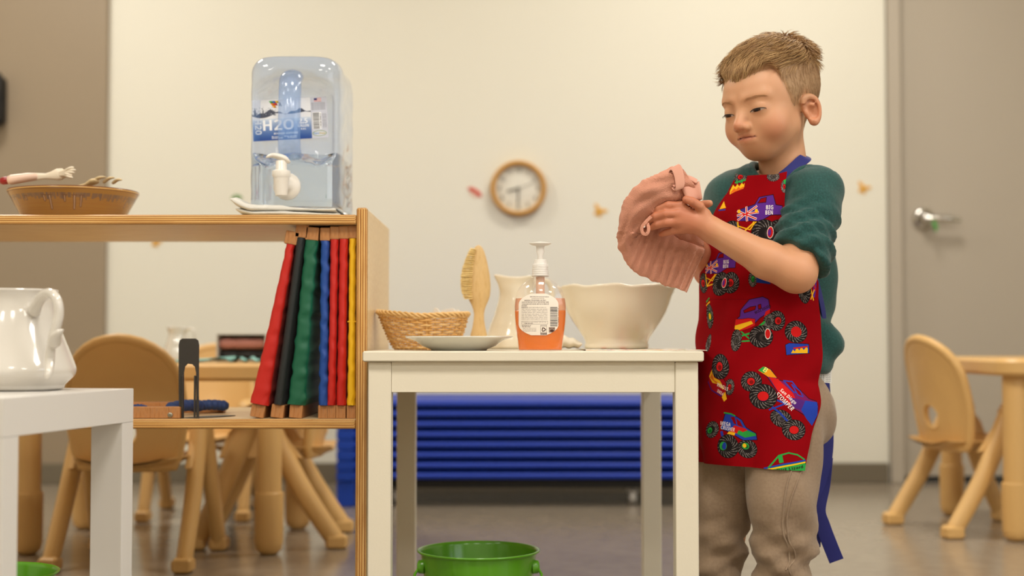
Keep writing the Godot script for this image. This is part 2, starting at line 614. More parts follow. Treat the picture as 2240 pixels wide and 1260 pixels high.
func build_shelf() -> void:
	var d := 2.55
	var k := d / F
	var z := -d
	var xr0 := (779.0 - 1120.0) * k      # inner and outer face of the right end panel
	var xr1 := (803.5 - 1120.0) * k
	var y1 := W(779, 469.5, d).y          # upper face of the top board
	var y2 := W(779, 916.5, d).y          # upper face of the shelf
	var dep := 0.45
	var xl := -1.66
	var t := thing("storage_shelf", "long low birch plywood storage shelf holding the coloured frames", "shelf", Vector3((xl + xr1) * 0.5, 0, z - dep * 0.5))
	var th := 0.0178
	for q in [["top_board", y1], ["shelf_board", y2]]:
		var s := Sh.new()
		s.box(Vector3((xl + xr0) * 0.5, q[1] - th * 0.5, z - 0.002 - dep * 0.5) - t.position, Vector3(xr0 - xl, th, dep - 0.004), 0.0012)
		var b := obj(q[0], s, M["ply_face"], t)
		s = Sh.new()
		s.box(Vector3((xl + xr0) * 0.5, q[1] - th * 0.5, z - 0.001) - t.position, Vector3(xr0 - xl - 0.0004, th * 0.99, 0.006), 0.0028)
		obj("plywood_edge", s, M["ply_edge"], b)
	var top := W(790, 454, d).y
	for x in [(xr0 + xr1) * 0.5, xl - 0.009]:
		var s := Sh.new()
		s.box(Vector3(x, top * 0.5, z - 0.002 - dep * 0.5) - t.position, Vector3(xr1 - xr0, top, dep - 0.004), 0.004)
		var b := obj("side_panel", s, M["ply_face"], t)
		s = Sh.new()
		s.box(Vector3(x, top * 0.5, z - 0.001) - t.position, Vector3((xr1 - xr0) * 0.995, top - 0.0006, 0.006), 0.0035)
		obj("plywood_edge", s, M["ply_edge"], b)
	# seven dressing frames stand between the boards, their edges towards us
	# [bottom px, top px, half width px at bottom, colour, label, lean of the block at top and bottom]
	var fr := [
		[561.0, 641.0, 22.0, 9.5, "red", 0.245, "red dressing frame leaning furthest, leftmost on the plywood shelf", 509.0, 914.0],
		[605.0, 662.0, 14.0, 12.0, "black", 0.13, "black dressing frame leaning between the red and green ones", 493.0, 914.0],
		[646.0, 684.0, 21.0, 15.0, "green", 0.085, "green dressing frame with puckered satin cloth", 498.0, 914.0],
		[706.5, 711.0, 11.0, 10.0, "blue", 0.012, "blue dressing frame standing right of the green one", 498.0, 914.0],
		[724.0, 732.0, 10.0, 9.5, "red", 0.02, "first red upright dressing frame beside the blue one", 495.0, 914.0],
		[745.0, 752.0, 11.0, 10.0, "red", 0.018, "second red upright dressing frame beside the yellow one", 494.0, 914.0],
		[768.0, 771.5, 10.0, 8.0, "yellow", 0.009, "yellow dressing frame against the end panel of the shelf", 493.0, 914.0],
	]
	var cols := {"red": rgb(196, 26, 12), "black": rgb(26, 30, 30), "green": rgb(8, 92, 62), "blue": rgb(20, 70, 150), "yellow": rgb(240, 186, 16)}
	var weave := noise_tex("weave", 0.35, 256, 2)
	for c in cols:
		var m := mat("satin_" + c, cols[c], 0.5, {"rim_enabled": true, "rim": 0.35, "rim_tint": 0.6})
		bumpy(m, weave, 0.015, Vector3(14, 14, 14))
	var n := 0
	var rng := RandomNumberGenerator.new()
	for f in fr:
		rng.seed = 100 + n
		n += 1
		var fd := d + 0.012
		var pb := W(f[0], f[8], fd)
		var pt := W(f[1], f[7], fd)
		pb.y = y2
		var ax := (pt - pb).normalized()
		var len := pt.distance_to(pb)
		var lean := atan2(pt.x - pb.x, pt.y - pb.y)
		var tb := Basis.IDENTITY
		var kk := fd / F
		var hw: float = f[2] * kk
		var hw2: float = f[3] * kk
		var t2 := thing("dressing_frame", f[6], "dressing frame", pb, 0, "dressing frames on the plywood shelf")
		var fdep := 0.31
		var bl := 29.0 * kk
		var bwid: float = min(hw, 0.0118 if f[4] != "red" or n > 1 else 0.0125)
		# the lower and upper rails of the wooden frame, ends towards us
		var lift := 0.0
		t2.rotation.z = -lean
		t2.position.y += absf(sin(lean)) * bwid
		for e in [0, 1]:
			var s := Sh.new()
			var at := tb * Vector3(0, bl * 0.5 if e == 0 else len - bl * 0.5, 0) + Vector3(0, lift, 0)
			s.box(at + Vector3(0, 0, -fdep * 0.5), Vector3(bwid * 2.0, bl, fdep), 0.0012, tb)
			obj("wooden_rail", s, M["beech"], t2)
		# the cloth stretched round the near stile, puckered, and the sheet that runs back from it
		var rows := []
		var m := 60
		var ph := rng.randf() * 6.0
		for i in m + 1:
			var v := float(i) / m
			var y := lerpf(bl, len - bl, v)
			var q := PackedVector3Array()
			var w0 := lerpf(hw, hw2, v) * (1.0 - 0.1 * sin(v * PI))
			if f[4] == "black": w0 *= 0.8
			var amp := 0.0009 if f[4] in ["green", "blue"] else 0.0004 if f[4] != "black" else 0.0
			var wob := (sin(v * 47.0 + ph) + 0.7 * sin(v * 83.0 + ph * 2.0)) * amp
			var ends := clampf((v - 0.85) / 0.15, 0, 1) + clampf((0.14 - v) / 0.14, 0, 1)
			for j in 17:
				var a := lerpf(PI, 0.0, j / 16.0)
				var cc := cos(a)
				var zz := sin(a) * 0.009
				var fold := wob * (1.0 + 0.6 * sin(a * 3.0 + v * 30.0 + ph)) + 0.0006 * ends * sin(a * 7.0 + v * 90.0)
				q.append(tb * Vector3(cc * w0 * 0.92 + fold, y, zz - 0.004 + fold * 0.7) + Vector3(0, lift, 0))
			q.append(q[16] + Vector3(0, 0, -0.26))
			q.append(q[0] + Vector3(0, 0, -0.26))
			q.append(q[0])
			rows.append(q)
		var s := Sh.new()
		s.grid(rows, true, true)
		obj("cloth_panel", s, M["satin_" + f[4]], t2)
		if f[4] == "yellow":
			s = Sh.new()
			s.box(tb * Vector3(0, len * 0.5, -0.003), Vector3(hw * 1.95, 0.0025, 0.0125), 0.001, tb)
			obj("seam", s, M["satin_yellow"], t2)
	# a frame lying flat with blue cloth, and the steel bookend in front of it
	var fy := y2
	var t3 := thing("dressing_frame", "wooden dressing frame lying flat with dark blue bands behind the bookend", "dressing frame", Vector3(W(330, 915, d).x, fy, -d - 0.12))
	var bar := 0.0205
	var xr := W(394, 905, d + 0.01).x
	var x0 := xr - 0.34
	var s := Sh.new()
	s.box(Vector3((xr + x0) * 0.5, fy + bar * 0.5 + 0.0005, -d - 0.022) - t3.position, Vector3(xr - x0, bar, 0.026), 0.0015)
	obj("front_rail", s, M["beech"], t3)
	s = Sh.new()
	var xb := W(494, 890, d + 0.235).x
	s.box(Vector3((xb + x0) * 0.5, fy + bar * 0.5 + 0.0005, -d - 0.225) - t3.position, Vector3(xb - x0, bar, 0.026), 0.0015)
	obj("back_rail", s, M["beech"], t3)
	s = Sh.new()
	s.box(Vector3(x0 + 0.013, fy + bar * 0.5 + 0.0005, -d - 0.123) - t3.position, Vector3(0.026, bar * 0.96, 0.176), 0.0015)
	obj("end_rail", s, M["beech"], t3)
	mat("navy", rgb(36, 62, 112), 0.7, {"rim_enabled": true, "rim": 0.3})
	bumpy(M["navy"], weave, 0.02, Vector3(14, 14, 14))
	for q in [[W(374, 903, d + 0.10), W(436, 893, d + 0.17), 0.0125], [W(424, 893, d + 0.17), W(490, 889, d + 0.2), 0.0115], [W(285, 897, d + 0.10), W(318, 894, d + 0.10), 0.009]]:
		s = Sh.new()
		var a: Vector3 = q[0] - t3.position
		var b: Vector3 = q[1] - t3.position
		a.y = q[2] + 0.002
		b.y = q[2] + 0.003
		var pts := []
		var rad := []
		for i in 22:
			pts.append(a.lerp(b, i / 21.0) + Vector3(0, 0.003 * sin(i * 0.15), 0))
			rad.append(q[2] * (1.0 + 0.07 * sin(i * 1.9) + (0.08 if i % 5 == 0 else 0.0)))
		s.tube(pts, rad, 14, true, 0.85)
		obj("blue_band", s, M["navy"], t3)
	s = Sh.new()
	var sp := W(372, 908, d + 0.008) - t3.position
	sp.z = -d - 0.0085 - t3.position.z
	s.lathe([Vector2(0, 0), Vector2(0.0048, 0), Vector2(0.0042, 0.0012), Vector2(0.0016, 0.0014), Vector2(0.0008, 0.0008), Vector2(0, 0.0008)], 18, sp, 1, 1, Basis(Vector3.RIGHT, PI / 2))
	s.box(sp + Vector3(0, 0, 0.0013), Vector3(0.005, 0.001, 0.0006), 0.0001)
	s.box(sp + Vector3(0, 0, 0.0013), Vector3(0.001, 0.005, 0.0006), 0.0001)
	obj("screw", s, M["screw"], t3)
	# bookend: a sheet of steel with a tall arch cut out of it and a foot
	var bx := W(413, 912, d + 0.02)
	bx.y = fy
	var bk := thing("bookend", "dark grey steel bookend with an arched cut-out on the plywood shelf", "bookend", bx)
	var kb := (d + 0.02) / F
	var o := PackedVector2Array()
	for q in [[-21.5, 0], [-23, 60], [-24, 160], [-22, 170], [-16, 174], [14, 174], [20, 170], [22, 160], [22, 60], [23, 0], [17, 0], [15.5, 100], [13, 112], [7, 118], [-3, 119], [-9, 113], [-11.5, 100], [-11, 0]]:
		o.append(Vector2(q[0], q[1]) * kb)
	var yaw := Basis(Vector3.UP, -0.1)
	s = Sh.new()
	s.prism(o, -0.0009, 0.0009, 0.0003, Transform3D(yaw, Vector3.ZERO))
	for e in [-1, 1]:
		s.box(yaw * Vector3(e * 14.0 * kb, 48 * kb, 0.0022), Vector3(4.5 * kb, 92 * kb, 0.004), 0.0015, yaw)
	obj("upright", s, M["bookend"], bk)
	s = Sh.new()
	var foot := PackedVector2Array([Vector2(-11 * kb, 0), Vector2(17 * kb, 0.0), Vector2(60 * kb, -0.03), Vector2(84 * kb, -0.075), Vector2(60 * kb, -0.085), Vector2(20 * kb, -0.05)])
	s.prism(foot, -0.0006, 0.0006, 0.0, Transform3D(Basis(Vector3.RIGHT, PI / 2), Vector3(0, 0.0012, 0)))
	obj("foot_plate", s, M["bookend"], bk)

func build_wash_table() -> void:
	var d := 2.38
	var k := d / F
	var yt := W(1100, 768, d).y
	var yb := W(1100, 791.5, d).y
	var x0 := (793.0 - 1120.0) * k
	var x1 := (1540.0 - 1120.0) * k
	var df := 2.392
	var kf := df / F
	var lw := 51.0 * kf
	var lx0 := (805.5 - 1120.0) * kf
	var lx1 := (1527.0 - 1120.0) * kf
	var dep := 0.645
	var c := Vector3((x0 + x1) * 0.5, 0, -d - dep * 0.5)
	var t := thing("washing_table", "small off-white painted wooden washing table with square legs", "table", c)
	var s := Sh.new()
	s.box(Vector3(0, (yt + yb) * 0.5, 0), Vector3(x1 - x0, yt - yb, dep), 0.0028)
	obj("table_top", s, M["white_paint"], t)
	var zf := -df - c.z
	var zb := -(df + 0.6) - c.z
	for x in [lx0 + lw * 0.5 - c.x, lx1 - lw * 0.5 - c.x]:
		for z in [zf - lw * 0.5, zb - lw * 0.5]:
			s = Sh.new()
			s.box(Vector3(x, yb * 0.5, z), Vector3(lw, yb, lw), 0.0022)
			obj("leg", s, M["white_paint"], t)
	var ya := W(1100, 858.5, df).y
	for z in [zf - 0.011, zb - lw + 0.011]:
		s = Sh.new()
		s.box(Vector3((lx0 + lx1) * 0.5 - c.x, (yb + ya) * 0.5, z), Vector3(lx1 - lx0 - lw * 2.0, yb - ya, 0.018), 0.001)
		obj("apron_rail", s, M["white_paint"], t)
	for x in [lx0 + 0.011 - c.x, lx1 - 0.011 - c.x]:
		s = Sh.new()
		s.box(Vector3(x, (yb + ya) * 0.5, (zf + zb) * 0.5 - lw * 0.5), Vector3(0.018, yb - ya, 0.6 - lw), 0.001)
		obj("apron_rail", s, M["white_paint"], t)

func build_side_table() -> void:
	# near left: the corner of a white square side table, turned almost edge-on
	var p0 := W(9, 871, 1.79)
	var p1 := W(292.5, 849.5, 2.145)
	p0.y = 0.45; p1.y = 0.45
	var sd := (p1 - p0).normalized()
	var L := p0.distance_to(p1)
	var pd := Vector3(sd.z, 0, -sd.x)          # to the left, away from the visible side
	var ang := atan2(-sd.x, -sd.z)             # local -z runs along the visible side
	var c := p0 + sd * L * 0.5 + pd * 0.275
	c.y = 0
	var t := thing("side_table", "white square side table under the white pitcher, near left corner", "side table", c, ang)
	var s := Sh.new()
	s.box(Vector3(0, 0.425, 0), Vector3(0.55, 0.05, L), 0.0008)
	obj("table_top", s, M["side_white"], t)
	for x in [-0.25, 0.25]:
		for z in [-L * 0.5 + 0.018, L * 0.5 - 0.018]:
			s = Sh.new()
			s.box(Vector3(x, 0.2, z), Vector3(0.05, 0.4, 0.036), 0.0008)
			obj("leg", s, M["side_white"], t)

func kid_table(label: String, at: Vector3, w: float, dp: float, h: float) -> void:
	var t := thing("activity_table", label, "table", at, 0, "tan plastic children's tables")
	# rounded slab top
	var o := PackedVector2Array()
	var r := 0.06
	for q in [[1, 1, 0.0], [-1, 1, PI / 2], [-1, -1, PI], [1, -1, PI * 1.5]]:
		for i in 9:
			var a: float = q[2] + PI / 2 * i / 8.0
			o.append(Vector2(q[0] * (w * 0.5 - r) + cos(a) * r, q[1] * (dp * 0.5 - r) + sin(a) * r))
	var s := Sh.new()
	s.prism(o, h - 0.043, h, 0.008, Transform3D(Basis(Vector3.RIGHT, -PI / 2), Vector3.ZERO))
	obj("table_top", s, M["plastic_tan"], t)
	for x in [-1, 1]:
		for z in [-1, 1]:
			s = Sh.new()
			s.lathe([Vector2(0, 0.0), Vector2(0.02, 0.001), Vector2(0.031, 0.012), Vector2(0.035, 0.03), Vector2(0.036, 0.148), Vector2(0.034, 0.152), Vector2(0.0305, 0.153), Vector2(0.0305, h - 0.044), Vector2(0, h - 0.044)], 24, Vector3(x * (w * 0.5 - 0.06), 0, z * (dp * 0.5 - 0.075)))
			obj("leg", s, M["plastic_tan"], t)

func make_chair(label: String) -> Node3D:
	# a moulded chair: origin on the floor between the feet of the back legs, facing +z
	var t := thing("kids_chair", label, "chair", Vector3.ZERO, 0, "tan plastic children's chairs")
	# back shell: outline by height, with an oval opening near its foot
	var hw := func(y: float) -> float:
		return table_of([[0.0, 0.108], [0.04, 0.120], [0.11, 0.131], [0.2, 0.127], [0.25, 0.107], [0.285, 0.066], [0.296, 0.026], [0.299, 0.0]], y)
	var bend := func(x: float, y: float, off: float) -> Vector3:
		# the shell is dished towards the sitter and leans back
		return Vector3(x, 0.232 + y * 0.985, 0.055 - y * 0.2 + x * x * 2.2 + off)
	var hole := Vector2(0.0, 0.082)
	var hr := Vector2(0.036, 0.034)
	var s := Sh.new()
	# concentric rings from the opening to the outline
	var ny := 15
	for side in [0, 1]:
		var rows := []
		for i in 11:
			var q := PackedVector3Array()
			var f := i / 10.0
			for j in 49:
				var a := TAU * (j % 48) / 48.0
				var inner := hole + Vector2(cos(a) * hr.x, sin(a) * hr.y)
				# march outwards to the outline
				var dir := Vector2(cos(a), sin(a))
				var lo := 0.0
				var hi := 0.3
				for it in 16:
					var mid := (lo + hi) * 0.5
					var pp := hole + dir * mid
					var inside: bool = pp.y > 0.0 and pp.y < 0.299 and absf(pp.x) < hw.call(pp.y)
					if inside: lo = mid
					else: hi = mid
				var outer := hole + dir * lo
				var pt := inner.lerp(outer, f)
				var rim := 0.0035 if f > 0.88 or f < 0.1 else 0.0
				q.append(bend.call(pt.x, pt.y, 0.005 + rim if side == 0 else -0.005 - rim))
			rows.append(q)
		s.grid(rows, true, side == 0)

		set_meta("rows%d" % side, rows)
	for e in [0, 10]:
		var r0: PackedVector3Array = get_meta("rows0")[e]
		var r1: PackedVector3Array = get_meta("rows1")[e]
		var mid := PackedVector3Array()
		for j in r0.size():
			var out: Vector3 = (r0[j] - get_meta("rows0")[5][j]).normalized() * 0.006
			mid.append((r0[j] + r1[j]) * 0.5 + out)
		s.grid([r0, mid, r1], true, e == 10)
	remove_meta("rows0"); remove_meta("rows1")
	obj("back", s, M["plastic_tan"], t)
	s = Sh.new()
	var rim := []
	for i in 49:
		var a := lerpf(-PI * 0.46, PI * 1.46, i / 48.0)
		var lo := 0.0
		var hi := 0.3
		for it in 16:
			var mid := (lo + hi) * 0.5
			var pp := Vector2(cos(a), sin(a)) * mid + Vector2(0, 0.09)
			if pp.y > 0.0 and pp.y < 0.299 and absf(pp.x) < hw.call(pp.y): lo = mid
			else: hi = mid
		var e := Vector2(cos(a), sin(a)) * lo + Vector2(0, 0.09)
		rim.append(bend.call(e.x, e.y, 0.0))
	s.tube(rim, 0.0125, 12)
	obj("rim", s, M["plastic_tan"], t)
	# seat: a dished slab
	var rows := []
	for i in 13:
		var q := PackedVector3Array()
		var z := lerpf(0.02, 0.315, i / 12.0)
		var w := 0.14 - 0.02 * pow(absf(i / 12.0 - 0.45) * 2.0, 3.0) - 0.024 * maxf(0.0, 1.0 - i / 4.0)
		for j in 25:
			var a := TAU * (j % 24) / 24.0
			var x := cos(a) * w
			var y := sin(a) * 0.0075 + 0.236 + 1.5 * x * x - 0.012 * sin(i / 12.0 * PI)
			if i == 0 or i == 12: 
				y = 0.238 + 1.5 * x * x + sin(a) * 0.003
			q.append(Vector3(x, y, z))
		rows.append(q)
	s = Sh.new()
	s.grid(rows, true, true)
	obj("seat", s, M["plastic_tan"], t)
	# each side: an arch from which the two legs splay; a flat shoe at each foot
	for x in [-1, 1]:
		for q in [[0, Vector3(x * 0.152, 0.0, -0.0)], [1, Vector3(x * 0.15, 0.0, 0.355)]]:
			s = Sh.new()
			var topz := 0.205
			var foot: Vector3 = q[1]
			var path := spline([foot + Vector3(0, 0.012, 0), foot.lerp(Vector3(x * 0.145, 0.335, topz), 0.45) + Vector3(0, 0.0, 0), foot.lerp(Vector3(x * 0.14, 0.335, topz), 0.8) + Vector3(0, 0.02, 0), Vector3(x * 0.138, 0.332, topz - (0.012 if q[0] == 0 else -0.012)), Vector3(x * 0.132, 0.325, topz + (0.02 if q[0] == 0 else -0.02))], 14)
			var rad := []
			for i in 15: rad.append(0.0235 + 0.0085 * i / 14.0)
			s.tube(Array(path), rad, 12, true, 0.78, Vector3(1, 0, 0))
			obj("leg", s, M["plastic_tan"], t)
			s = Sh.new()
			s.box(foot + Vector3(0, 0.017, 0.002 if q[0] == 0 else -0.002), Vector3(0.046, 0.036, 0.056), 0.009, Basis(Vector3.RIGHT, 0.0))
			obj("foot", s, M["plastic_tan"], t)
		# the web that joins arch and seat
		s = Sh.new()
		var o := PackedVector2Array([Vector2(0.09, 0.225), Vector2(0.3, 0.225), Vector2(0.275, 0.29), Vector2(0.24, 0.33), Vector2(0.205, 0.342), Vector2(0.17, 0.33), Vector2(0.135, 0.285)])
		s.prism(o, -0.008, 0.008, 0.003, Transform3D(Basis(Vector3(0, 0, 1), Vector3(0, 1, 0), Vector3(-1, 0, 0)), Vector3(x * 0.137, 0, 0)))
		obj("side_web", s, M["plastic_tan"], t)
	return t

func build_far_furniture() -> void:
	kid_table("tan plastic children's table on the left, behind the plywood shelf", Vector3(-0.89, 0, -3.735), 0.71, 0.62, 0.467)
	kid_table("tan plastic children's table at the right edge before the grey door", Vector3(1.62, 0, -4.0), 0.73, 0.69, 0.474)
	var c := make_chair("tan plastic chair with its back to us, left of the steel bookend")
	c.position = Vector3(-0.892, 0, -3.225); c.rotation.y = PI - 0.03
	copy_of(c, "tan plastic chair facing us across the left table, beyond the small pitcher", Vector3(-0.93, 0, -4.46), 0.03).scale = Vector3.ONE * 0.955
	copy_of(c, "tan plastic chair seen from the side at the right end of the left table", Vector3(-0.448, 0, -3.75), -PI / 2 + 0.06)
	copy_of(c, "tan plastic chair at the right-hand table before the grey door", Vector3(1.121, 0, -3.918), PI / 2 + 0.26)

func build_far_details() -> void:
	var d := 5.235
	# wall clock
	var p := W(1134, 413, d)
	p.z = -5.24
	var r := 62.0 / F * 5.2
	var t := thing("wall_clock", "round wall clock with a golden wooden ring and white dial", "clock", p)
	var face := Basis(Vector3.RIGHT, PI / 2)
	mat("clock_wood", rgb(200, 144, 54), 0.35)
	var s := Sh.new()
	s.lathe([Vector2(r * 0.97, 0.0), Vector2(r, 0.008), Vector2(r * 0.99, 0.026), Vector2(r * 0.93, 0.036), Vector2(r * 0.86, 0.034), Vector2(r * 0.825, 0.026), Vector2(r * 0.82, 0.012)], 56, Vector3.ZERO, 1, 1, face)
	obj("ring", s, M["clock_wood"], t)
	mat("dial", rgb(226, 222, 208), 0.5)
	s = Sh.new()
	s.lathe([Vector2(0, 0.002), Vector2(r * 0.84, 0.002), Vector2(r * 0.84, 0.012), Vector2(0, 0.012)], 48, Vector3.ZERO, 1, 1, face)
	obj("dial", s, M["dial"], t)
	mat("clock_black", rgb(52, 48, 40), 0.6)
	for h in range(1, 13):
		var a := TAU * h / 12.0
		var tm := TextMesh.new()
		var sf := SystemFont.new()
		sf.font_names = PackedStringArray(["Droid Sans"])
		tm.font = sf; tm.font_size = 16; tm.pixel_size = r * 0.0125; tm.depth = 0.001; tm.text = str(h)
		var o := MeshInstance3D.new()
		o.mesh = tm
		o.name = "numeral"
		o.material_override = M["clock_black"]
		t.add_child(o, true)
		o.position = Vector3(sin(a) * r * 0.67, cos(a) * r * 0.67, 0.013)
	for q in [[-0.29, 0.46, 0.011, "hour_hand"], [0.505 , 0.6, 0.008, "minute_hand"], [0.19, 0.66, 0.003, "second_hand"]]:
		s = Sh.new()
		var a: float = q[0] * TAU
		var dir := Vector3(sin(a), cos(a), 0)
		s.box(dir * r * (q[1] * 0.42) + Vector3(0, 0, 0.016), Vector3(r * q[2] * 5.0, r * q[1], 0.0012), 0.0004, Basis(Vector3.BACK, -a))
		obj(q[3], s, M["clock_black"], t)
	s = Sh.new()
	s.lathe([Vector2(r * 0.045, 0.012), Vector2(r * 0.045, 0.019), Vector2(0, 0.019)], 14, Vector3.ZERO, 1, 1, face)
	obj("hub", s, M["clock_black"], t)
	# small paper leaves stuck on the wall
	mat("leaf_red", rgb(206, 52, 22), 0.7); mat("leaf_orange", rgb(226, 168, 60), 0.7); mat("leaf_green", rgb(92, 138, 70), 0.7)
	mat("leaf_pink", rgb(228, 190, 172), 0.7)
	for q in [[1038, 420, "leaf_red", "small red paper lips shape stuck beside the clock", 0.55, 1.6], [1311, 461, "leaf_orange", "small orange paper flower stuck right of the clock", 0.0, 1.15], [1889, 411, "leaf_orange", "small orange paper flower stuck right of the boy", 0.4, 1.1], [340, 530, "leaf_orange", "small orange paper flower just below the upper plywood board", 0.8, 0.9], [517, 432, "leaf_green", "small green paper leaf behind the water dispenser", 0.3, 1.1]]:
		var at := W(q[0], q[1], d)
		at.z = -5.24
		var o := thing("wall_cutout", q[3], "wall decoration", at, 0, "paper cut-outs on the back wall")
		s = Sh.new()
		var sz: float = 0.034 * q[5]
		if q[2] == "leaf_red":
			s.prism(PackedVector2Array([Vector2(-0.62, 0.25), Vector2(-0.4, 0.45), Vector2(-0.1, 0.36), Vector2(0.25, 0.18), Vector2(0.55, -0.1), Vector2(0.62, -0.4), Vector2(0.4, -0.42), Vector2(0.1, -0.1), Vector2(-0.3, 0.08)]), 0.0, 0.003, 0.0005, Transform3D(Basis.from_scale(Vector3(sz * 0.8, sz * 0.8, 1)), Vector3.ZERO))
			obj("petal", s, M["leaf_red"], o)
			s = Sh.new()
			s.prism(PackedVector2Array([Vector2(-0.45, 0.05), Vector2(-0.05, -0.1), Vector2(0.3, -0.35), Vector2(0.1, -0.5), Vector2(-0.25, -0.3)]), 0.0, 0.0025, 0.0005, Transform3D(Basis.from_scale(Vector3(sz * 0.8, sz * 0.8, 1)), Vector3.ZERO))
			obj("petal", s, M["leaf_pink"], o)
		elif q[2] == "leaf_green":
			s.prism(PackedVector2Array([Vector2(-0.7, -0.1), Vector2(-0.2, 0.35), Vector2(0.4, 0.3), Vector2(0.75, -0.05), Vector2(0.3, -0.35), Vector2(-0.3, -0.35)]), 0.0, 0.003, 0.0005, Transform3D(Basis.from_scale(Vector3(sz * 0.8, sz * 0.8, 1)), Vector3.ZERO))
			obj("petal", s, M["leaf_green"], o)
		else:
			for a in [2.1, -0.05, -1.5, -2.5]:
				var dir := Vector2(cos(a + q[4] * 0.2), sin(a + q[4] * 0.2))
				var sd := Vector2(-dir.y, dir.x)
				s = Sh.new()
				var ln := sz * (0.8 if a > -1 else 0.62)
				s.prism(PackedVector2Array([Vector2.ZERO, dir * ln * 0.4 + sd * sz * 0.2, dir * ln * 0.9 + sd * sz * 0.12, dir * ln, dir * ln * 0.85 - sd * sz * 0.13, dir * ln * 0.35 - sd * sz * 0.2]), 0.0, 0.003, 0.0004)
				obj("petal", s, M["leaf_orange"], o)
			s = Sh.new()
			s.lathe([Vector2(sz * 0.24, 0), Vector2(sz * 0.22, 0.004), Vector2(0, 0.006)], 14, Vector3.ZERO, 1, 1, face)
			obj("centre", s, M["leaf_orange"], o)
	# black wall phone at the far left edge
	var wp := W(-6, 222, 5.2)
	wp.z = -5.21
	t = thing("wall_phone", "black wall phone at the left edge of the taupe wall", "telephone", wp)
	s = Sh.new()
	s.box(Vector3(-0.008, 0, 0.02), Vector3(0.085, 0.18, 0.04), 0.012)
	obj("body", s, M["black"], t)
	s = Sh.new()
	s.tube([Vector3(0.012, -0.085, 0.05), Vector3(0.016, -0.06, 0.062), Vector3(0.014, 0, 0.066), Vector3(0.016, 0.06, 0.062), Vector3(0.012, 0.085, 0.05)], [0.02, 0.024, 0.016, 0.024, 0.02], 12)
	obj("handset", s, M["black"], t)
	# stack of blue stacking cots against the back wall
	mat("cot_sheet", rgb(0, 50, 164), 0.5)
	var zf := -4.47
	var xl := W(736, 1000, 4.47).x
	var xr := 0.66
	var step := 0.0322
	var proto: Node3D = null
	for i in 8:
		var y0 := 0.085 + step * i
		var nm: String = ["bottom", "second from the bottom", "third from the bottom", "fourth from the bottom", "fifth from the bottom", "third from the top", "second from the top", "topmost"][i]
		var lb: String = "blue stacking cot, %s of the stack behind the washing table" % nm
		if proto != null:
			copy_of(proto, lb, Vector3((xl + xr) * 0.5, y0, zf - 0.28))
			continue
		var ct := thing("stacking_cot", lb, "cot", Vector3((xl + xr) * 0.5, y0, zf - 0.28), 0, "blue stacking cots behind the washing table")
		proto = ct
		var hx := (xr - xl) * 0.5
		for zz in [0.265, -0.265]:
			s = Sh.new()
			s.tube([Vector3(-hx + 0.055, 0.013, zz), Vector3(hx - 0.055, 0.013, zz)], 0.0108, 14, true)
			obj("side_rail", s, M["cot_sheet"], ct)
		s = Sh.new()
		s.box(Vector3(0, 0.018, 0), Vector3(hx * 2 - 0.1, 0.003, 0.5), 0.001)
		obj("sheet", s, M["cot_sheet"], ct)
		for xx in [-hx + 0.028, hx - 0.028]:
			s = Sh.new()
			s.box(Vector3(xx, 0.013, 0), Vector3(0.055, 0.022, 0.5), 0.006)
			for zz in [0.262, -0.262]:
				s.box(Vector3(xx, 0.013, zz), Vector3(0.056, 0.0315, 0.05), 0.004)
			obj("end_frame", s, M["blue_plastic"], ct)
	t = thing("cot_dolly", "black wheeled dolly carrying the stack of blue cots", "dolly", Vector3((xl + xr) * 0.5, 0, zf - 0.28))
	s = Sh.new()
	s.box(Vector3(0.03, 0.067, -0.02), Vector3(xr - xl - 0.18, 0.028, 0.46), 0.004)
	obj("deck", s, M["black"], t)
	for zz in [0.255, -0.255]:
		for xx in [-(xr - xl) * 0.5 + 0.028, (xr - xl) * 0.5 - 0.028]:
			s = Sh.new()
			s.box(Vector3(xx, 0.0405, zz), Vector3(0.056, 0.081, 0.05), 0.005)
			obj("stacking_foot", s, M["blue_plastic"], t)
	mat("caster", rgb(205, 200, 190), 0.4)
	for q in [[W(1394, 1080, 4.4).x - t.position.x, 0.17], [-0.42, 0.17], [0.42, -0.15], [-0.42, -0.15]]:
		s = Sh.new()
		s.lathe([Vector2(0.008, -0.011), Vector2(0.024, -0.011), Vector2(0.026, -0.006), Vector2(0.026, 0.006), Vector2(0.024, 0.011), Vector2(0.008, 0.011)], 18, Vector3(q[0], 0.0262, q[1]), 1, 1, Basis(Vector3.BACK, PI / 2))
		s.box(Vector3(q[0], 0.045, q[1] - 0.004), Vector3(0.034, 0.022, 0.03), 0.003)
		obj("caster", s, M["caster"], t)
	# things on the far left table
	var ty := 0.467
	var pt := Vector3(W(388, 790, 3.72).x, ty, -3.72)
	t = thing("small_pitcher", "small white pitcher on the tan table beyond the near chair", "pitcher", pt)
	pitcher(t, M["porcelain"], [[0.0, 0.036], [0.006, 0.039], [0.014, 0.0385], [0.045, 0.030], [0.072, 0.0225], [0.09, 0.0245]], 0.4, 0.09, 0.7)
	mat("turquoise", rgb(140, 190, 180), 0.8)
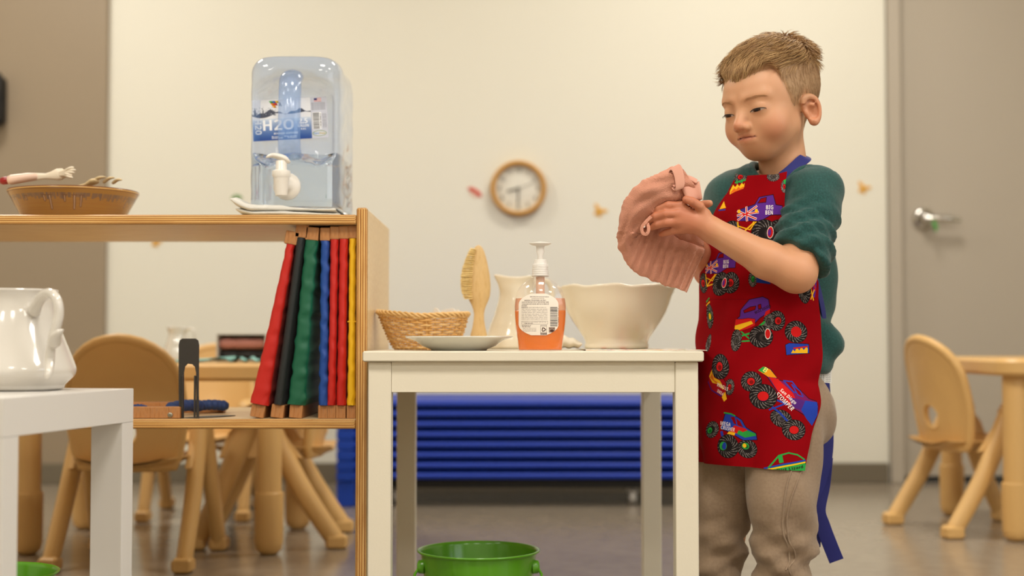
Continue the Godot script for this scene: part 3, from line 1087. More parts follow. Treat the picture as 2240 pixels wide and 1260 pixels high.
	for q in [[430, 3.6, 0.2, 0.12, "turquoise cloth spread beside the small white pitcher"], [545, 3.58, 0.1, 0.09, "crumpled turquoise cloth in front of the grey tray"]]:
		var at := Vector3(W(q[0], 790, q[1]).x, ty, -q[1])
		var o := thing("small_cloth", q[4], "cloth", at, 0.1)
		o.set_meta("group", "turquoise cloths on the left table")
		s = Sh.new()
		var rows := []
		for i in 13:
			var row := PackedVector3Array()
			for j in 21:
				var u: float = (j / 20.0 - 0.5) * q[2]
				var v: float = (i / 12.0 - 0.5) * q[3]
				row.append(Vector3(u, 0.003 + 0.006 * (0.5 + 0.5 * sin(u * 90.0 + v * 60.0)) * (0.4 + 0.6 * j / 20.0) + (0.012 * maxf(0.0, u / q[2] + 0.1) if q[0] < 500 else 0.004 * sin(u * 200.0) + 0.004), -v))
			rows.append(row)
		s.grid(rows)
		var lower := []
		for row in rows:
			var r2 := PackedVector3Array()
			for pp in row: r2.append(Vector3(pp.x, pp.y - 0.003, pp.z))
			lower.append(r2)
		s.grid(lower, false, true)
		obj("sheet", s, M["turquoise"], o)
	var bt := Vector3(W(535, 790, 3.8).x, ty, -3.8)
	t = thing("supply_tray", "pale grey tray of dark and pink cloths on the left table", "tray", bt)
	mat("tray_grey", rgb(196, 192, 184), 0.4)
	mat("pink_far", rgb(178, 120, 108), 0.8)
	s = Sh.new()
	s.box(Vector3(0, 0.003, 0), Vector3(0.13, 0.005, 0.1), 0.002)
	for x in [-1, 1]: s.box(Vector3(x * 0.064, 0.036, 0), Vector3(0.004, 0.072, 0.1), 0.001)
	s.box(Vector3(0, 0.036, -0.05), Vector3(0.13, 0.072, 0.004), 0.001)
	s.box(Vector3(0, 0.072, 0.0), Vector3(0.128, 0.004, 0.1), 0.001)
	obj("tray_body", s, M["tray_grey"], t)
	var rolls := [[0.047, "pink_far", 0.0165, "rolled pink cloth inside the pale grey tray"], [0.0178, "black", 0.0115, "rolled black cloth at the bottom of the pale grey tray"]]
	for q in rolls:
		var o := thing("cloth_roll", q[3], "cloth", bt + Vector3(0, q[0] - q[2], 0.02), 0, "")
		s = Sh.new()
		var path := []
		var rad := []
		for i in 15:
			path.append(Vector3(lerpf(-0.054, 0.054, i / 14.0), q[2], 0.003 * sin(i)))
			rad.append(q[2] * (0.95 + 0.05 * sin(i * 1.3)))
		s.tube(path, rad, 12, true, 0.9)
		obj("roll", s, M[q[1]], o)
	# dark bin under the left table's far side
	t = thing("dark_bin", "black storage bin standing behind the left table's far legs", "bin", Vector3(W(532, 950, 4.85).x, 0, -4.85))
	s = Sh.new()
	var sq := 1.414
	s.lathe([Vector2(0, 0), Vector2(0.085, 0), Vector2(0.088, 0.01), Vector2(0.1, 0.4), Vector2(0.106, 0.402), Vector2(0.106, 0.42), Vector2(0.098, 0.42), Vector2(0.085, 0.02), Vector2(0, 0.02)], 4, Vector3.ZERO, sq * 0.5, sq * 0.5, Basis(Vector3.UP, PI / 4))
	s.renormal()
	obj("bin_body", s, M["black"], t)

func pitcher(t: Node3D, m: Material, prof: Array, handle_dir: float, h: float, lip := 1.0) -> void:
	# a lathed jug with a pouring lip opposite its handle; handle_dir is the handle's angle seen from above (0 = +x, PI/2 = towards us)
	var hd := Vector3(cos(handle_dir), 0, sin(handle_dir))
	var pts := []
	var n := 40
	for i in n + 1:
		var y := lerpf(prof[0][0], prof[-1][0], i / float(n))
		pts.append(Vector2(table_of(prof.map(func(q): return [q[0], q[1]]), y), y))
	var all := [Vector2(0, 0.0005)]
	all.append_array(pts)
	var wall := 0.035 * h
	for i in range(n, 2, -1): all.append(Vector2(maxf(pts[i].x - wall, 0.002), pts[i].y + (0.0 if i < n else 0.004 * h)))
	all.append(Vector2(0, pts[2].y))
	var warp := func(p: Vector3, _a: float, q: Vector2) -> Vector3:
		var k: float = smoothstep(0.72, 1.0, q.y / h)
		var d := -p.normalized().dot(hd) if p.length() > 1e-5 else 0.0
		var f := pow(maxf(0.0, Vector3(p.x, 0, p.z).normalized().dot(-hd)), 10.0)
		return p + -hd * f * k * h * 0.16 * lip + Vector3(0, f * k * h * 0.045 * lip + k * h * 0.02 * lip * sin(Vector3(p.x, 0, p.z).normalized().dot(hd) * 3.0), 0)
	var s := Sh.new()
	s.lathe(all, 56, Vector3.ZERO, 1, 1, Basis.IDENTITY, warp)
	obj("jug", s, m, t)
	s = Sh.new()
	var r_at := func(y: float) -> float: return table_of(prof, y)
	var path := spline([hd * (r_at.call(h * 0.82) - 0.004) + UP * h * 0.82, hd * (r_at.call(h * 0.9) + h * 0.1) + UP * h * 0.95, hd * (r_at.call(h * 0.9) + h * 0.28) + UP * h * 0.93, hd * (r_at.call(h * 0.8) + h * 0.34) + UP * h * 0.74, hd * (r_at.call(h * 0.5) + h * 0.18) + UP * h * 0.46, hd * (r_at.call(h * 0.3) + 0.0) + UP * h * 0.22], 30)
	var rad := []
	for i in 31: rad.append(h * (0.062 - 0.018 * sin(i / 30.0 * PI)))
	s.tube(Array(path), rad, 14, true, 0.8)
	obj("handle", s, m, t)

func rounded(w: float, h: float, r: float, k := 6) -> PackedVector2Array:
	var o := PackedVector2Array()
	for q in [[1, 1, 0.0], [-1, 1, PI / 2], [-1, -1, PI], [1, -1, PI * 1.5]]:
		for i in k + 1:
			var a: float = q[2] + PI / 2 * i / k
			o.append(Vector2(q[0] * (w * 0.5 - r) + cos(a) * r, q[1] * (h * 0.5 - r) + sin(a) * r))
	return o

func bars(ink: Ink, x: float, y: float, w: float, h: float, sd: int, upright := true, col := Color.BLACK) -> void:
	var rng := RandomNumberGenerator.new()
	rng.seed = sd
	var p := 0.0
	while p < 1.0:
		var a := rng.randf_range(0.012, 0.036)
		if upright: ink.poly([[x + p * w, y], [x + (p + a) * w, y], [x + (p + a) * w, y + h], [x + p * w, y + h]], col)
		else: ink.poly([[x, y + p * h], [x + w, y + p * h], [x + w, y + (p + a) * h], [x, y + (p + a) * h]], col)
		p += a + rng.randf_range(0.012, 0.034)

func small_lines(ink: Ink, x: float, y: float, w: float, rows: int, step: float, hgt: float, col: Color, sd: int) -> void:
	# small print: words of real letters
	var rng := RandomNumberGenerator.new()
	rng.seed = sd
	var words := ["water", "sodium", "citric", "acid", "fragrance", "glycerin", "sulfate", "chloride", "salt", "yellow", "red", "extract", "betaine"]
	for i in rows:
		var line := ""
		while line.length() < 44: line += words[rng.randi() % words.size()] + ", "
		ink.text(line, Vector2(x + w * 0.5, y + i * step), hgt, col, w, 0.0, false, false)

func flag(ink: Ink, x: float, y: float, w: float, h: float) -> void:
	for i in 7: ink.poly([[x, y + h * i / 7.0], [x + w, y + h * i / 7.0], [x + w, y + h * (i + 1) / 7.0], [x, y + h * (i + 1) / 7.0]], rgb(190, 50, 50) if i % 2 == 0 else Color.WHITE)
	ink.poly([[x, y], [x + w * 0.42, y], [x + w * 0.42, y + h * 0.55], [x, y + h * 0.55]], rgb(40, 50, 110))

func water_label() -> ImageTexture:
	var k := Ink.new(1024, 640, rgb(238, 238, 240))
	# blue fade towards the foot
	for i in 340: k.im.fill_rect(Rect2i(0, 300 + i, 1024, 1), rgb(226, 234, 242).lerp(rgb(28, 70, 150), pow(i / 340.0, 0.8)))
	# dark splash of water
	var rng := RandomNumberGenerator.new()
	rng.seed = 5
	var wave := []
	for i in 41:
		var x := i * 20.0
		wave.append(Vector2(x, 200 + 30 * sin(i * 0.32 + 0.6) + 14 * sin(i * 0.9)))
	for i in range(40, -1, -1): wave.append(Vector2(i * 20.0, 214 + 70 * absf(sin(i * 0.16 + 0.5)) * (1.0 if i < 18 else 0.35)))
	k.poly(wave, rgb(72, 76, 92))
	for i in 46:
		k.oval(Vector2(rng.randf_range(10, 330), rng.randf_range(110, 250)), rng.randf_range(3, 12), rng.randf_range(2, 7), rgb(60, 62, 76).lerp(rgb(190, 194, 204), rng.randf()), rng.randf() * 3.0, 12)
	for q in [[40, 120, 20, 60], [150, 150, 12, 70], [236, 160, 16, 60], [300, 170, 10, 50]]:
		k.poly([[q[0] - q[2], 250], [q[0] - 4, q[1]], [q[0] + 5, q[1] + 8], [q[0] + q[2], 250]], rgb(84, 88, 102))
	# the mark of seven coloured triangles
	var tri := [[rgb(70, 170, 70), 0, 0], [rgb(30, 110, 190), 1, 0], [rgb(240, 190, 30), 2, 0], [rgb(230, 120, 30), 0.5, 1], [rgb(210, 40, 40), 1.5, 1], [rgb(240, 160, 30), 1, 2]]
	for q in tri:
		var x: float = 236 + q[1] * 40
		var y: float = 24 + q[2] * 36
		k.poly([[x, y], [x + 44, y], [x + 22, y + 38]], q[0])
		k.poly([[x + 22, y + 38], [x + 44, y], [x + 62, y + 38]], q[0].darkened(0.25))
	k.text("A", Vector2(385, 84), 60, rgb(30, 30, 40), 46)
	k.text("H2O", Vector2(350, 400), 160, rgb(250, 250, 252), 420)
	k.text("H20", Vector2(76, 420), 84, rgb(236, 240, 246), 240, PI / 2)
	k.text("2.5", Vector2(690, 360), 74, Color.WHITE, 120)
	k.text("GALLON", Vector2(690, 432), 38, Color.WHITE, 150)
	k.text("9.4 L", Vector2(690, 484), 26, Color.WHITE, 70)
	k.text("BEVERAGE DISPENSER", Vector2(450, 536), 28, Color.WHITE, 330)
	k.text("Drain        Fits most", Vector2(420, 584), 20, Color.WHITE, 330)
	k.text("resistant       fridges", Vector2(420, 610), 20, Color.WHITE, 330)
	k.poly([[800, 0], [1024, 0], [1024, 640], [800, 640]], rgb(206, 208, 220))
	flag(k, 850, 16, 100, 56)
	for i in 7: k.text("made in the usa with domestic parts", Vector2(905, 92 + i * 17), 12, rgb(40, 40, 50), 190, 0, false, false)
	k.poly([[818, 236], [940, 236], [940, 500], [818, 500]], rgb(244, 244, 246))
	bars(k, 826, 246, 84, 244, 9, false)
	k.text("0 79652 00742 7", Vector2(928, 370), 16, rgb(30, 30, 30), 220, PI / 2)
	for i in 3: k.text("household products made here", Vector2(962 + i * 20, 370), 12, rgb(40, 40, 50), 220, -PI / 2, false, false)
	k.oval(Vector2(905, 566), 96, 44, rgb(120, 150, 60))
	k.oval(Vector2(905, 566), 88, 37, rgb(214, 216, 226))
	k.text("bpa", Vector2(862, 566), 30, rgb(90, 140, 190), 70)
	k.text("free", Vector2(942, 566), 30, rgb(190, 170, 60), 76)
	return k.tex()

func soap_label() -> ImageTexture:
	var k := Ink.new(768, 768, rgb(244, 234, 220))
	var dk := rgb(74, 46, 38)
	k.text("DIRECTIONS: Use to wash your hands as", Vector2(400, 62), 20, dk, 360, 0, false, true)
	k.text("you would use any hand soap.", Vector2(370, 92), 20, dk, 250, 0, false, false)
	k.text("WARNING: FOR EXTERNAL USE ONLY.", Vector2(320, 126), 24, dk, 420)
	k.text("AVOID GETTING INTO EYES. IF THIS HAPPENS, RINSE", Vector2(320, 160), 22, dk, 520)
	k.text("THOROUGHLY WITH WATER. KEEP OUT OF REACH OF", Vector2(320, 194), 22, dk, 520)
	k.text("CHILDREN.", Vector2(110, 226), 22, dk, 110)
	k.text("INGREDIENTS:", Vector2(120, 258), 22, dk, 130)
	small_lines(k, 200, 258, 330, 1, 28, 18, dk, 1)
	small_lines(k, 56, 290, 500, 7, 30, 18, dk, 2)
	k.poly([[56, 506], [560, 506], [560, 566], [56, 566]], dk)
	k.poly([[60, 510], [556, 510], [556, 562], [60, 562]], rgb(244, 234, 220))
	k.text("Questions or comments? Call toll free", Vector2(300, 526), 18, dk, 460, 0, false, false)
	k.text("1-800 255-7552", Vector2(190, 550), 18, dk, 170)
	k.text("DISTRIBUTED BY", Vector2(150, 590), 18, dk, 180)
	k.text("NEW YORK, NY 10022", Vector2(146, 614), 18, dk, 160)
	small_lines(k, 80, 640, 260, 3, 26, 15, dk, 4)
	bars(k, 606, 250, 140, 350, 21, false)
	# the bars run across; a column of digits beside them
	k.text("0 11111 23456 7", Vector2(762, 420), 18, dk, 300, PI / 2)
	# recycling mark
	k.poly([[420, 580], [540, 580], [540, 760], [420, 760]], dk)
	k.poly([[425, 585], [535, 585], [535, 722], [425, 722]], rgb(244, 234, 220))
	k.text("PLEASE RECYCLE", Vector2(480, 600), 14, dk, 100)
	for i in 3:
		var a := TAU * i / 3.0 - PI / 2
		var o := Vector2(480, 664)
		var p := o + Vector2(cos(a), sin(a)) * 34
		var q := o + Vector2(cos(a + 1.5), sin(a + 1.5)) * 34
		k.line(p, q, 18, dk)
		var dir := (q - p).normalized()
		k.poly([q + dir * 16, q + Vector2(-dir.y, dir.x) * 18, q - Vector2(-dir.y, dir.x) * 18], dk)
	k.text("BOTTLE", Vector2(480, 742), 20, rgb(244, 234, 220), 90)
	k.poly([[580, 620], [700, 620], [700, 720], [580, 720]], rgb(160, 138, 122))
	k.text("NATURE", Vector2(640, 640), 22, dk, 110)
	k.oval(Vector2(640, 686), 40, 24, dk)
	return k.tex()

func floral() -> ImageTexture:
	var k := Ink.new(512, 512, rgb(240, 232, 216))
	var rng := RandomNumberGenerator.new()
	rng.seed = 77
	var cols := [rgb(206, 60, 50), rgb(226, 150, 50), rgb(120, 130, 180), rgb(150, 170, 90), rgb(220, 110, 120)]
	for i in 130:
		var c := Vector2(rng.randf() * 512, rng.randf() * 512)
		var col: Color = cols[rng.randi() % 5]
		var r := rng.randf_range(7, 15)
		for j in 5: k.oval(c + Vector2(cos(j * 1.257), sin(j * 1.257)) * r, r * 0.62, r * 0.5, col, j * 1.257, 10)
		k.oval(c, r * 0.5, r * 0.5, rgb(240, 200, 90), 0, 10)
	return k.tex()

func glaze() -> ImageTexture:
	# brown stoneware with a darker rim glaze that has run down in drips; x goes round, y from base (1) to rim (0)
	var k := Ink.new(1024, 256, rgb(150, 104, 40))
	var rng := RandomNumberGenerator.new()
	rng.seed = 31
	for i in 40: k.im.fill_rect(Rect2i(0, rng.randi_range(60, 250), 1024, rng.randi_range(1, 4)), rgb(150, 104, 40).lerp(rgb(146, 94, 36), rng.randf()))
	k.im.fill_rect(Rect2i(0, 232, 1024, 24), rgb(96, 64, 34))
	var x := 0
	while x < 1024:
		var w := rng.randi_range(2, 7)
		var deep := 66 + rng.randf() * 34
		k.im.fill_rect(Rect2i(x, 58, w, int(deep - 40)), rgb(128, 92, 62).lerp(rgb(104, 78, 66), rng.randf()))
		x += rng.randi_range(2, 8)
	for i in 26:
		var xx := rng.randf() * 1024
		var dp := rng.randf_range(30, 110)
		k.poly([[xx - 9, 74], [xx - 4, 84], [xx - 3, 80 + dp], [xx, 86 + dp], [xx + 3, 80 + dp], [xx + 4, 84], [xx + 9, 74]], rgb(104, 66, 40))
		k.line([xx, 82], [xx, 78 + dp], 2.4, rgb(170, 136, 110))
	k.im.fill_rect(Rect2i(0, 0, 1024, 26), rgb(120, 72, 30))
	k.im.fill_rect(Rect2i(0, 10, 1024, 8), rgb(214, 168, 92))
	return k.tex()

func build_shelf_things() -> void:
	var d := 2.7
	var k := d / F
	var yt := W(300, 469.5, 2.55).y
	# stoneware dish
	var dp := Vector3(W(161, 470, d).x, yt, -d)
	var t := thing("stoneware_dish", "round brown glazed stoneware dish with dark drips on the plywood shelf", "dish", dp)
	mat("glaze", Color.WHITE, 0.14, {"albedo_texture": glaze(), "clearcoat_enabled": true, "clearcoat": 0.5})
	var pr := [[0.0, 102], [4, 107], [20, 116], [40, 127], [58, 137], [62, 139.5], [66, 139]]
	var prof := []
	for q in pr: prof.append(Vector2(q[1] * k, q[0] * k))
	for q in [[64, 132], [50, 126], [20, 108], [6, 98], [5, 0]]: prof.append(Vector2(q[1] * k, q[0] * k))
	prof.insert(0, Vector2(0, 0))
	var s := Sh.new()
	s.lathe(prof, 72)
	# texture height follows the outside: rim at the top of the picture
	for i in s.v.size():
		s.uv[i] = Vector2(s.uv[i].x, 1.0 - clampf(s.v[i].y / (66.0 * k), 0, 1))
	obj("dish", s, M["glaze"], t)
	# serving fork with a pink-white handle and red tip
	mat("utensil_white", rgb(236, 222, 198), 0.3)
	mat("utensil_pink", rgb(232, 198, 176), 0.3)
	mat("utensil_red", rgb(150, 28, 26), 0.3)
	mat("utensil_wood", rgb(214, 188, 140), 0.5)
	var fd := 2.66
	var f0 := W(8, 396, fd)
	t = thing("pasta_server", "white plastic pasta server with a red handle tip across the stoneware dish", "utensil", f0)
	s = Sh.new()
	s.tube([W(6, 396, fd) - f0, W(19, 394, fd) - f0], 0.0075, 12)
	obj("handle_tip", s, M["utensil_red"], t)
	s = Sh.new()
	s.tube([W(20, 394, fd) - f0, W(26, 393, fd) - f0, W(60, 388, fd) - f0, W(78, 386.5, fd) - f0], [0.0085, 0.0095, 0.0085, 0.007], 14)
	obj("handle", s, M["utensil_pink"], t)
	s = Sh.new()
	s.tube([W(78, 386.5, fd) - f0, W(100, 385.5, fd) - f0, W(112, 384, fd) - f0, W(124, 382, fd) - f0, W(136, 381, fd) - f0, W(142, 382, fd) - f0], [0.007, 0.0055, 0.0075, 0.011, 0.011, 0.007], 14, true, 0.5, Vector3.BACK)
	for i in 5:
		var a := i / 4.0
		var ry := lerpf(366, 384, a)
		s.tube(Array(spline([W(126, 380 + 3 * a, fd) - f0, W(142, 374 + 9 * a, fd - 0.008) - f0, W(152 + 5 * sin(i * 1.4), ry + 2, fd - 0.014) - f0, W(160 + 4 * sin(i * 1.4), ry + 0.5 + 4 * a, fd - 0.012) - f0], 8)), [0.0035, 0.0034, 0.0032, 0.003, 0.003, 0.0028, 0.0027, 0.0026, 0.0022], 8)
	obj("server_head", s, M["utensil_white"], t)
	f0 = W(235, 395, 2.72)
	t = thing("wooden_fork", "pale wooden fork whose tines show above the dish's right rim", "utensil", f0)
	s = Sh.new()
	for q in [[203, 391, 231, 385.5], [228, 392, 250, 387], [248, 394, 266, 391.5]]:
		var a := W(q[0], q[1] + 6, 2.71) - f0
		var b := W(q[2], q[3] + 2, 2.7) - f0
		s.tube(Array(spline([a, a.lerp(b, 0.5) + Vector3(0, 0.003, 0), b], 8)), [0.004, 0.0045, 0.0045, 0.0044, 0.0042, 0.0038, 0.0032, 0.0025, 0.0016], 10, true, 0.7)
	obj("tines", s, M["utensil_wood"], t)
	s = Sh.new()
	s.tube([W(206, 397, 2.71) - f0, W(190, 405, 2.72) - f0, W(130, 420, 2.74) - f0], [0.012, 0.008, 0.006], 10, true, 0.5)
	obj("handle", s, M["utensil_wood"], t)
	# folded white towel under the water jug
	var terry := noise_tex("terry", 0.4, 256, 2)
	mat("towel_white", rgb(236, 232, 222), 0.95, {"rim_enabled": true, "rim": 0.4})
	bumpy(M["towel_white"], terry, 0.3, Vector3(10, 10, 10))
	var jd := 2.605
	var jk := jd / F
	var jx := W(640, 450, jd).x
	t = thing("folded_towel", "folded white terry towel under the blue water dispenser", "towel", Vector3(jx, yt, -jd - 0.12))
	for layer in 2:
		s = Sh.new()
		var rows := []
		for i in 31:
			var u := i / 30.0
			var x := lerpf(W(512, 450, jd).x, W(737, 450, jd).x, u) - jx + (0.008 if layer == 0 else 0.0)
			var lift := 0.017 * pow(maxf(0.0, 0.2 - u) / 0.2, 1.4) * (1.0 if layer == 1 else 0.5) 
			var th := 0.0040 + 0.0003 * sin(u * 30.0)
			if i == 0 or i == 30: th *= 0.45
			var q := PackedVector3Array()
			for j in 29:
				var a := TAU * (j % 28) / 28.0
				var zz := signf(cos(a)) * pow(absf(cos(a)), 0.25) * 0.158
				zz += 0.008 * sin(u * 5.0 + layer) * (1.0 if zz > 0 else 0.0) - 0.014 * pow(absf(u - 0.42) * 2.0, 2.0) * (1.0 if zz > 0 else 0.0)
				q.append(Vector3(x, 0.0042 + layer * 0.0082 + lift + sin(a) * th * (1.0 + (2.4 if sin(a) > 0 and layer == 1 else 0.5) * (1.0 + 0.18 * sin(u * 17.0) + 0.1 * sin(u * 41.0)) * maxf(smoothstep(0.136, 0.155, zz), maxf(smoothstep(0.14, 0.05, u), smoothstep(0.955, 0.985, u)) * 0.6)), zz))
			rows.append(q)
		s.grid(rows, true, true)
		obj("fold", s, M["towel_white"], t)
	# clear blue water dispenser
	var jy := yt + 0.0165
	var jw := 104.0 * jk
	var jh := (W(640, 116, jd).y - jy)
	var jz := 0.135
	t = thing("water_dispenser", "clear blue plastic water dispenser with a white tap on the shelf", "dispenser", Vector3(jx, jy, -jd - jz))
	mat("jug_blue", Color(0.46, 0.68, 0.93, 0.21), 0.06, {"transparency": BaseMaterial3D.TRANSPARENCY_ALPHA})
	mat("jug_handle", Color(0.46, 0.68, 0.95, 0.24), 0.08, {"transparency": BaseMaterial3D.TRANSPARENCY_ALPHA})
	mat("water", Color(0.97, 0.99, 0.99, 0.02), 0.0, {"refraction_enabled": true, "refraction_scale": 0.033})
	var recess := func(x: float, y: float) -> float:
		# how deep the hand recess of the front is, 0..1
		var ex := clampf((0.9 * jw - absf(x)) / (0.18 * jw), 0, 1)
		var lo := 0.315 + 0.05 * clampf(1.0 - absf(absf(x) / jw - 0.5) * 3.0, -1.0, 1.0) * -1.0
		var ey := clampf((y / jh - lo) / 0.07, 0, 1) * clampf((0.86 - y / jh + 0.05 * cos(x / jw * PI)) / 0.12, 0, 1)
		return smoothstep(0, 1, ex) * smoothstep(0, 1, ey)
	var shell := func(inset: float, y0: float, y1: float, n: int) -> Array:
		var rows := []
		for i in n + 1:
			var y := lerpf(y0, y1, i / float(n))
			var yy := clampf(y / jh, 0, 1)
			var rt := sqrt(maxf(0.0, 1.0 - pow(maxf(0.0, (yy - 0.86) / 0.14), 2.6)))
			var rb := 1.0 - 0.06 * pow(maxf(0.0, (0.06 - yy) / 0.06), 2.0)
			var q := PackedVector3Array()
			for j in 97:
				var a := -TAU * (j % 96) / 96.0
				var cx := signf(cos(a)) * pow(absf(cos(a)), 0.36)
				var cz := signf(sin(a)) * pow(absf(sin(a)), 0.36)
				var sc := 0.62 + 0.38 * rt if yy > 0.86 else 1.0
				var x := cx * (jw * sc * rb - inset)
				var z := cz * (jz * (0.8 + 0.2 * rt) * rb - inset)
				if yy > 0.86: z *= 1.0
				# moulded waves on the sides
				if absf(cx) > 0.93 and absf(cz) < 0.9:
					x -= signf(cx) * 0.005 * (0.5 + 0.5 * sin(y * 120.0 + z * 40.0)) * (0.9 - absf(cz))
				if cz > 0.6: z -= 0.045 * recess.call(x, y) * smoothstep(0.6, 0.95, cz)
				q.append(Vector3(x, y, -z if false else z))
			rows.append(q)
		return rows
	s = Sh.new()
	var rows2: Array = shell.call(0.0, 0.0, jh, 64)
	var capr := func(row: PackedVector3Array, f: float) -> PackedVector3Array:
		var r := PackedVector3Array()
		for p in row: r.append(Vector3(p.x * f, p.y, p.z * f))
		return r
	rows2.insert(0, capr.call(rows2[0], 0.0))
	rows2.append(capr.call(rows2[-1], 0.5))
	rows2.append(capr.call(rows2[-1], 0.0))
	s.grid(rows2, true)
	obj("jug_body", s, M["jug_blue"], t)
	# water to just under the handle
	var wy := (W(640, 331, jd).y - jy)
	s = Sh.new()
	rows2 = shell.call(0.0022, 0.0022, wy, 34)
	rows2.insert(0, capr.call(rows2[0], 0.0))
	rows2.append(capr.call(rows2[-1], 0.0))
	s.grid(rows2, true)
	obj("water", s, M["water"], t)
	# hollow handle in front of the recess
	s = Sh.new()
	var hx := W(630, 300, jd).x - jx
	var ph := [Vector3(hx, W(630, 158, jd).y - jy, jz - 0.05), Vector3(hx, W(630, 176, jd).y - jy, jz - 0.024), Vector3(hx, W(630, 250, jd).y - jy, jz - 0.014), Vector3(hx, W(630, 318, jd).y - jy, jz - 0.016), Vector3(hx, W(630, 340, jd).y - jy, jz - 0.045)]
	s.tube(Array(spline(ph, 20)), 25.0 * jk, 24, true, 0.7, Vector3.BACK)
	obj("handle", s, M["jug_handle"], t)
	# paper label on the recessed face behind the handle
	mat("water_label", Color.WHITE, 0.35, {"albedo_texture": water_label()})
	var lw := 84.0 * jk
	var lh := 46.0 * jk
	s = Sh.new()
	var lr := []
	for i in 9:
		var q := PackedVector3Array()
		for j in 25: q.append(Vector3(lerpf(-lw, lw, j / 24.0), lerpf(-lh, lh, i / 8.0), 0))
		lr.append(q)
	s.grid(lr, false, false, 1.0, 1.0)
	for i in s.uv.size(): s.uv[i] = Vector2(s.uv[i].x, 1.0 - s.uv[i].y)
	obj("label", s, M["water_label"], t, Vector3(W(634, 262, jd + 0.04).x - jx, W(634, 260, jd + 0.04).y - jy, jz - 0.0415), Basis(Vector3.BACK, 0.055))
	# tap: round seat, spout with cap and thumb lever
	mat("tap_white", rgb(238, 232, 222), 0.28)
	var tp := Vector3(W(628, 408, jd).x - jx, W(628, 408, jd).y - jy, jz - 0.002)
	var face := Basis(Vector3.RIGHT, PI / 2)
	s = Sh.new()
	s.lathe([Vector2(0, 0), Vector2(29 * jk, 0), Vector2(30.5 * jk, 0.003), Vector2(29 * jk, 0.007), Vector2(24 * jk, 0.009), Vector2(20 * jk, 0.0125), Vector2(11 * jk, 0.014), Vector2(9 * jk, 0.03), Vector2(0, 0.03)], 36, tp, 1, 1, face)
	obj("tap_seat", s, M["tap_white"], t)
	s = Sh.new()
	var sp := Vector3(W(621, 405, jd).x - jx, 0, jz + 0.03)
	var yy := func(py: float) -> float: return W(621, py, jd - 0.03).y - jy
	s.lathe([Vector2(0, yy.call(429)), Vector2(12 * jk, yy.call(429)), Vector2(13 * jk, yy.call(427)), Vector2(17.5 * jk, yy.call(388)), Vector2(20 * jk, yy.call(386)), Vector2(20 * jk, yy.call(375)), Vector2(18 * jk, yy.call(373)), Vector2(12.5 * jk, yy.call(372)), Vector2(12 * jk, yy.call(352)), Vector2(0, yy.call(350))], 32, sp)
	obj("tap_spout", s, M["tap_white"], t)
	s = Sh.new()
	s.tube(Array(spline([Vector3(W(634, 352, jd).x - jx, yy.call(352), jz + 0.028), Vector3(W(622, 346, jd).x - jx, yy.call(345), jz + 0.032), Vector3(W(604, 342, jd).x - jx, yy.call(341), jz + 0.036), Vector3(W(593, 344, jd).x - jx, yy.call(344.5), jz + 0.038)], 10)), [0.0075, 0.009, 0.01, 0.0098, 0.0092, 0.0085, 0.0078, 0.0068, 0.0058, 0.005, 0.004], 14, true, 0.62)
	obj("tap_lever", s, M["tap_white"], t)
	# white pitcher on the near side table
	var pd := 2.07
	var pk := pd / F
	var pp := Vector3(W(30, 852, pd).x, 0.45, -pd)
	t = thing("white_pitcher", "glossy white pitcher with a curled handle on the white side table", "pitcher", pp)
	var base_y := 853.0
	prof = [Vector2(0, 0)]
	var raw := [[853, 96], [849, 105], [842, 107], [836, 113], [824, 126], [812, 131], [800, 129.5], [770, 118], [743, 107], [715, 96.5], [690, 89], [672, 85], [655, 85], [643, 88], [636, 91.5], [633, 90]]
	for q in raw: prof.append(Vector2(q[1] * pk, (base_y - q[0]) * pk))
	for q in [[640, 84], [672, 78], [743, 98], [812, 122], [840, 98]]: prof.append(Vector2(q[1] * pk, (base_y - q[0]) * pk))
	prof.append(Vector2(0, 12 * pk))
	var fine := []
	for i in prof.size() - 1:
		for j in 3: fine.append(Vector2(prof[i]).cubic_interpolate(prof[i + 1], prof[max(i - 1, 0)], prof[min(i + 2, prof.size() - 1)], j / 3.0) if i > 2 and i < 15 else Vector2(prof[i]).lerp(prof[i + 1], j / 3.0))
	fine.append(prof[-1])
	var hh := 220 * pk
	var spout := Vector3(-0.9, 0, -0.4).normalized()
	var warp := func(p: Vector3, _a: float, q: Vector2) -> Vector3:
		var kk: float = smoothstep(0.72, 1.0, q.y / hh)
		var f := pow(maxf(0.0, Vector3(p.x, 0, p.z).normalized().dot(spout)), 8.0)
		return p + spout * f * kk * 0.03 + Vector3(0, f * kk * 0.008, 0)
	s = Sh.new()
	s.lathe(fine, 72, Vector3.ZERO, 1, 1, Basis.IDENTITY, warp)
	obj("jug", s, M["porcelain"], t)
	s = Sh.new()
	var hp := []
	for q in [[74, 682, 2.026], [82, 664, 2.012], [92, 649, 2.0], [106, 642, 1.99], [119, 648, 1.98], [127, 666, 1.975], [128, 690, 1.975], [123, 714, 1.975], [115, 740, 1.978], [110, 768, 1.985], [108, 792, 1.985], [107, 812, 1.97], [103, 824, 1.965]]:
		hp.append(W(q[0], q[1], q[2]) - pp)
	var rad := []
	for i in 43: rad.append(table_of([[0.0, 15.5], [0.1, 12.0], [0.3, 12.5], [0.55, 13.0], [0.7, 12.0], [0.82, 13.5], [0.92, 11.0], [1.0, 8.0]], i / 42.0) * pk * 0.96)
	s.tube(Array(spline(hp, 42)), rad, 18, true, 0.85, Vector3.BACK)
	s.tube(Array(spline([W(118, 752, 1.974) - pp, W(121, 736, 1.965) - pp, W(130, 727, 1.96) - pp, W(137, 722, 1.96) - pp], 10)), [0.009, 0.0095, 0.0092, 0.0086, 0.0078, 0.007, 0.006, 0.005, 0.004, 0.0032, 0.002], 14, true, 0.8)
	obj("handle", s, M["porcelain"], t)

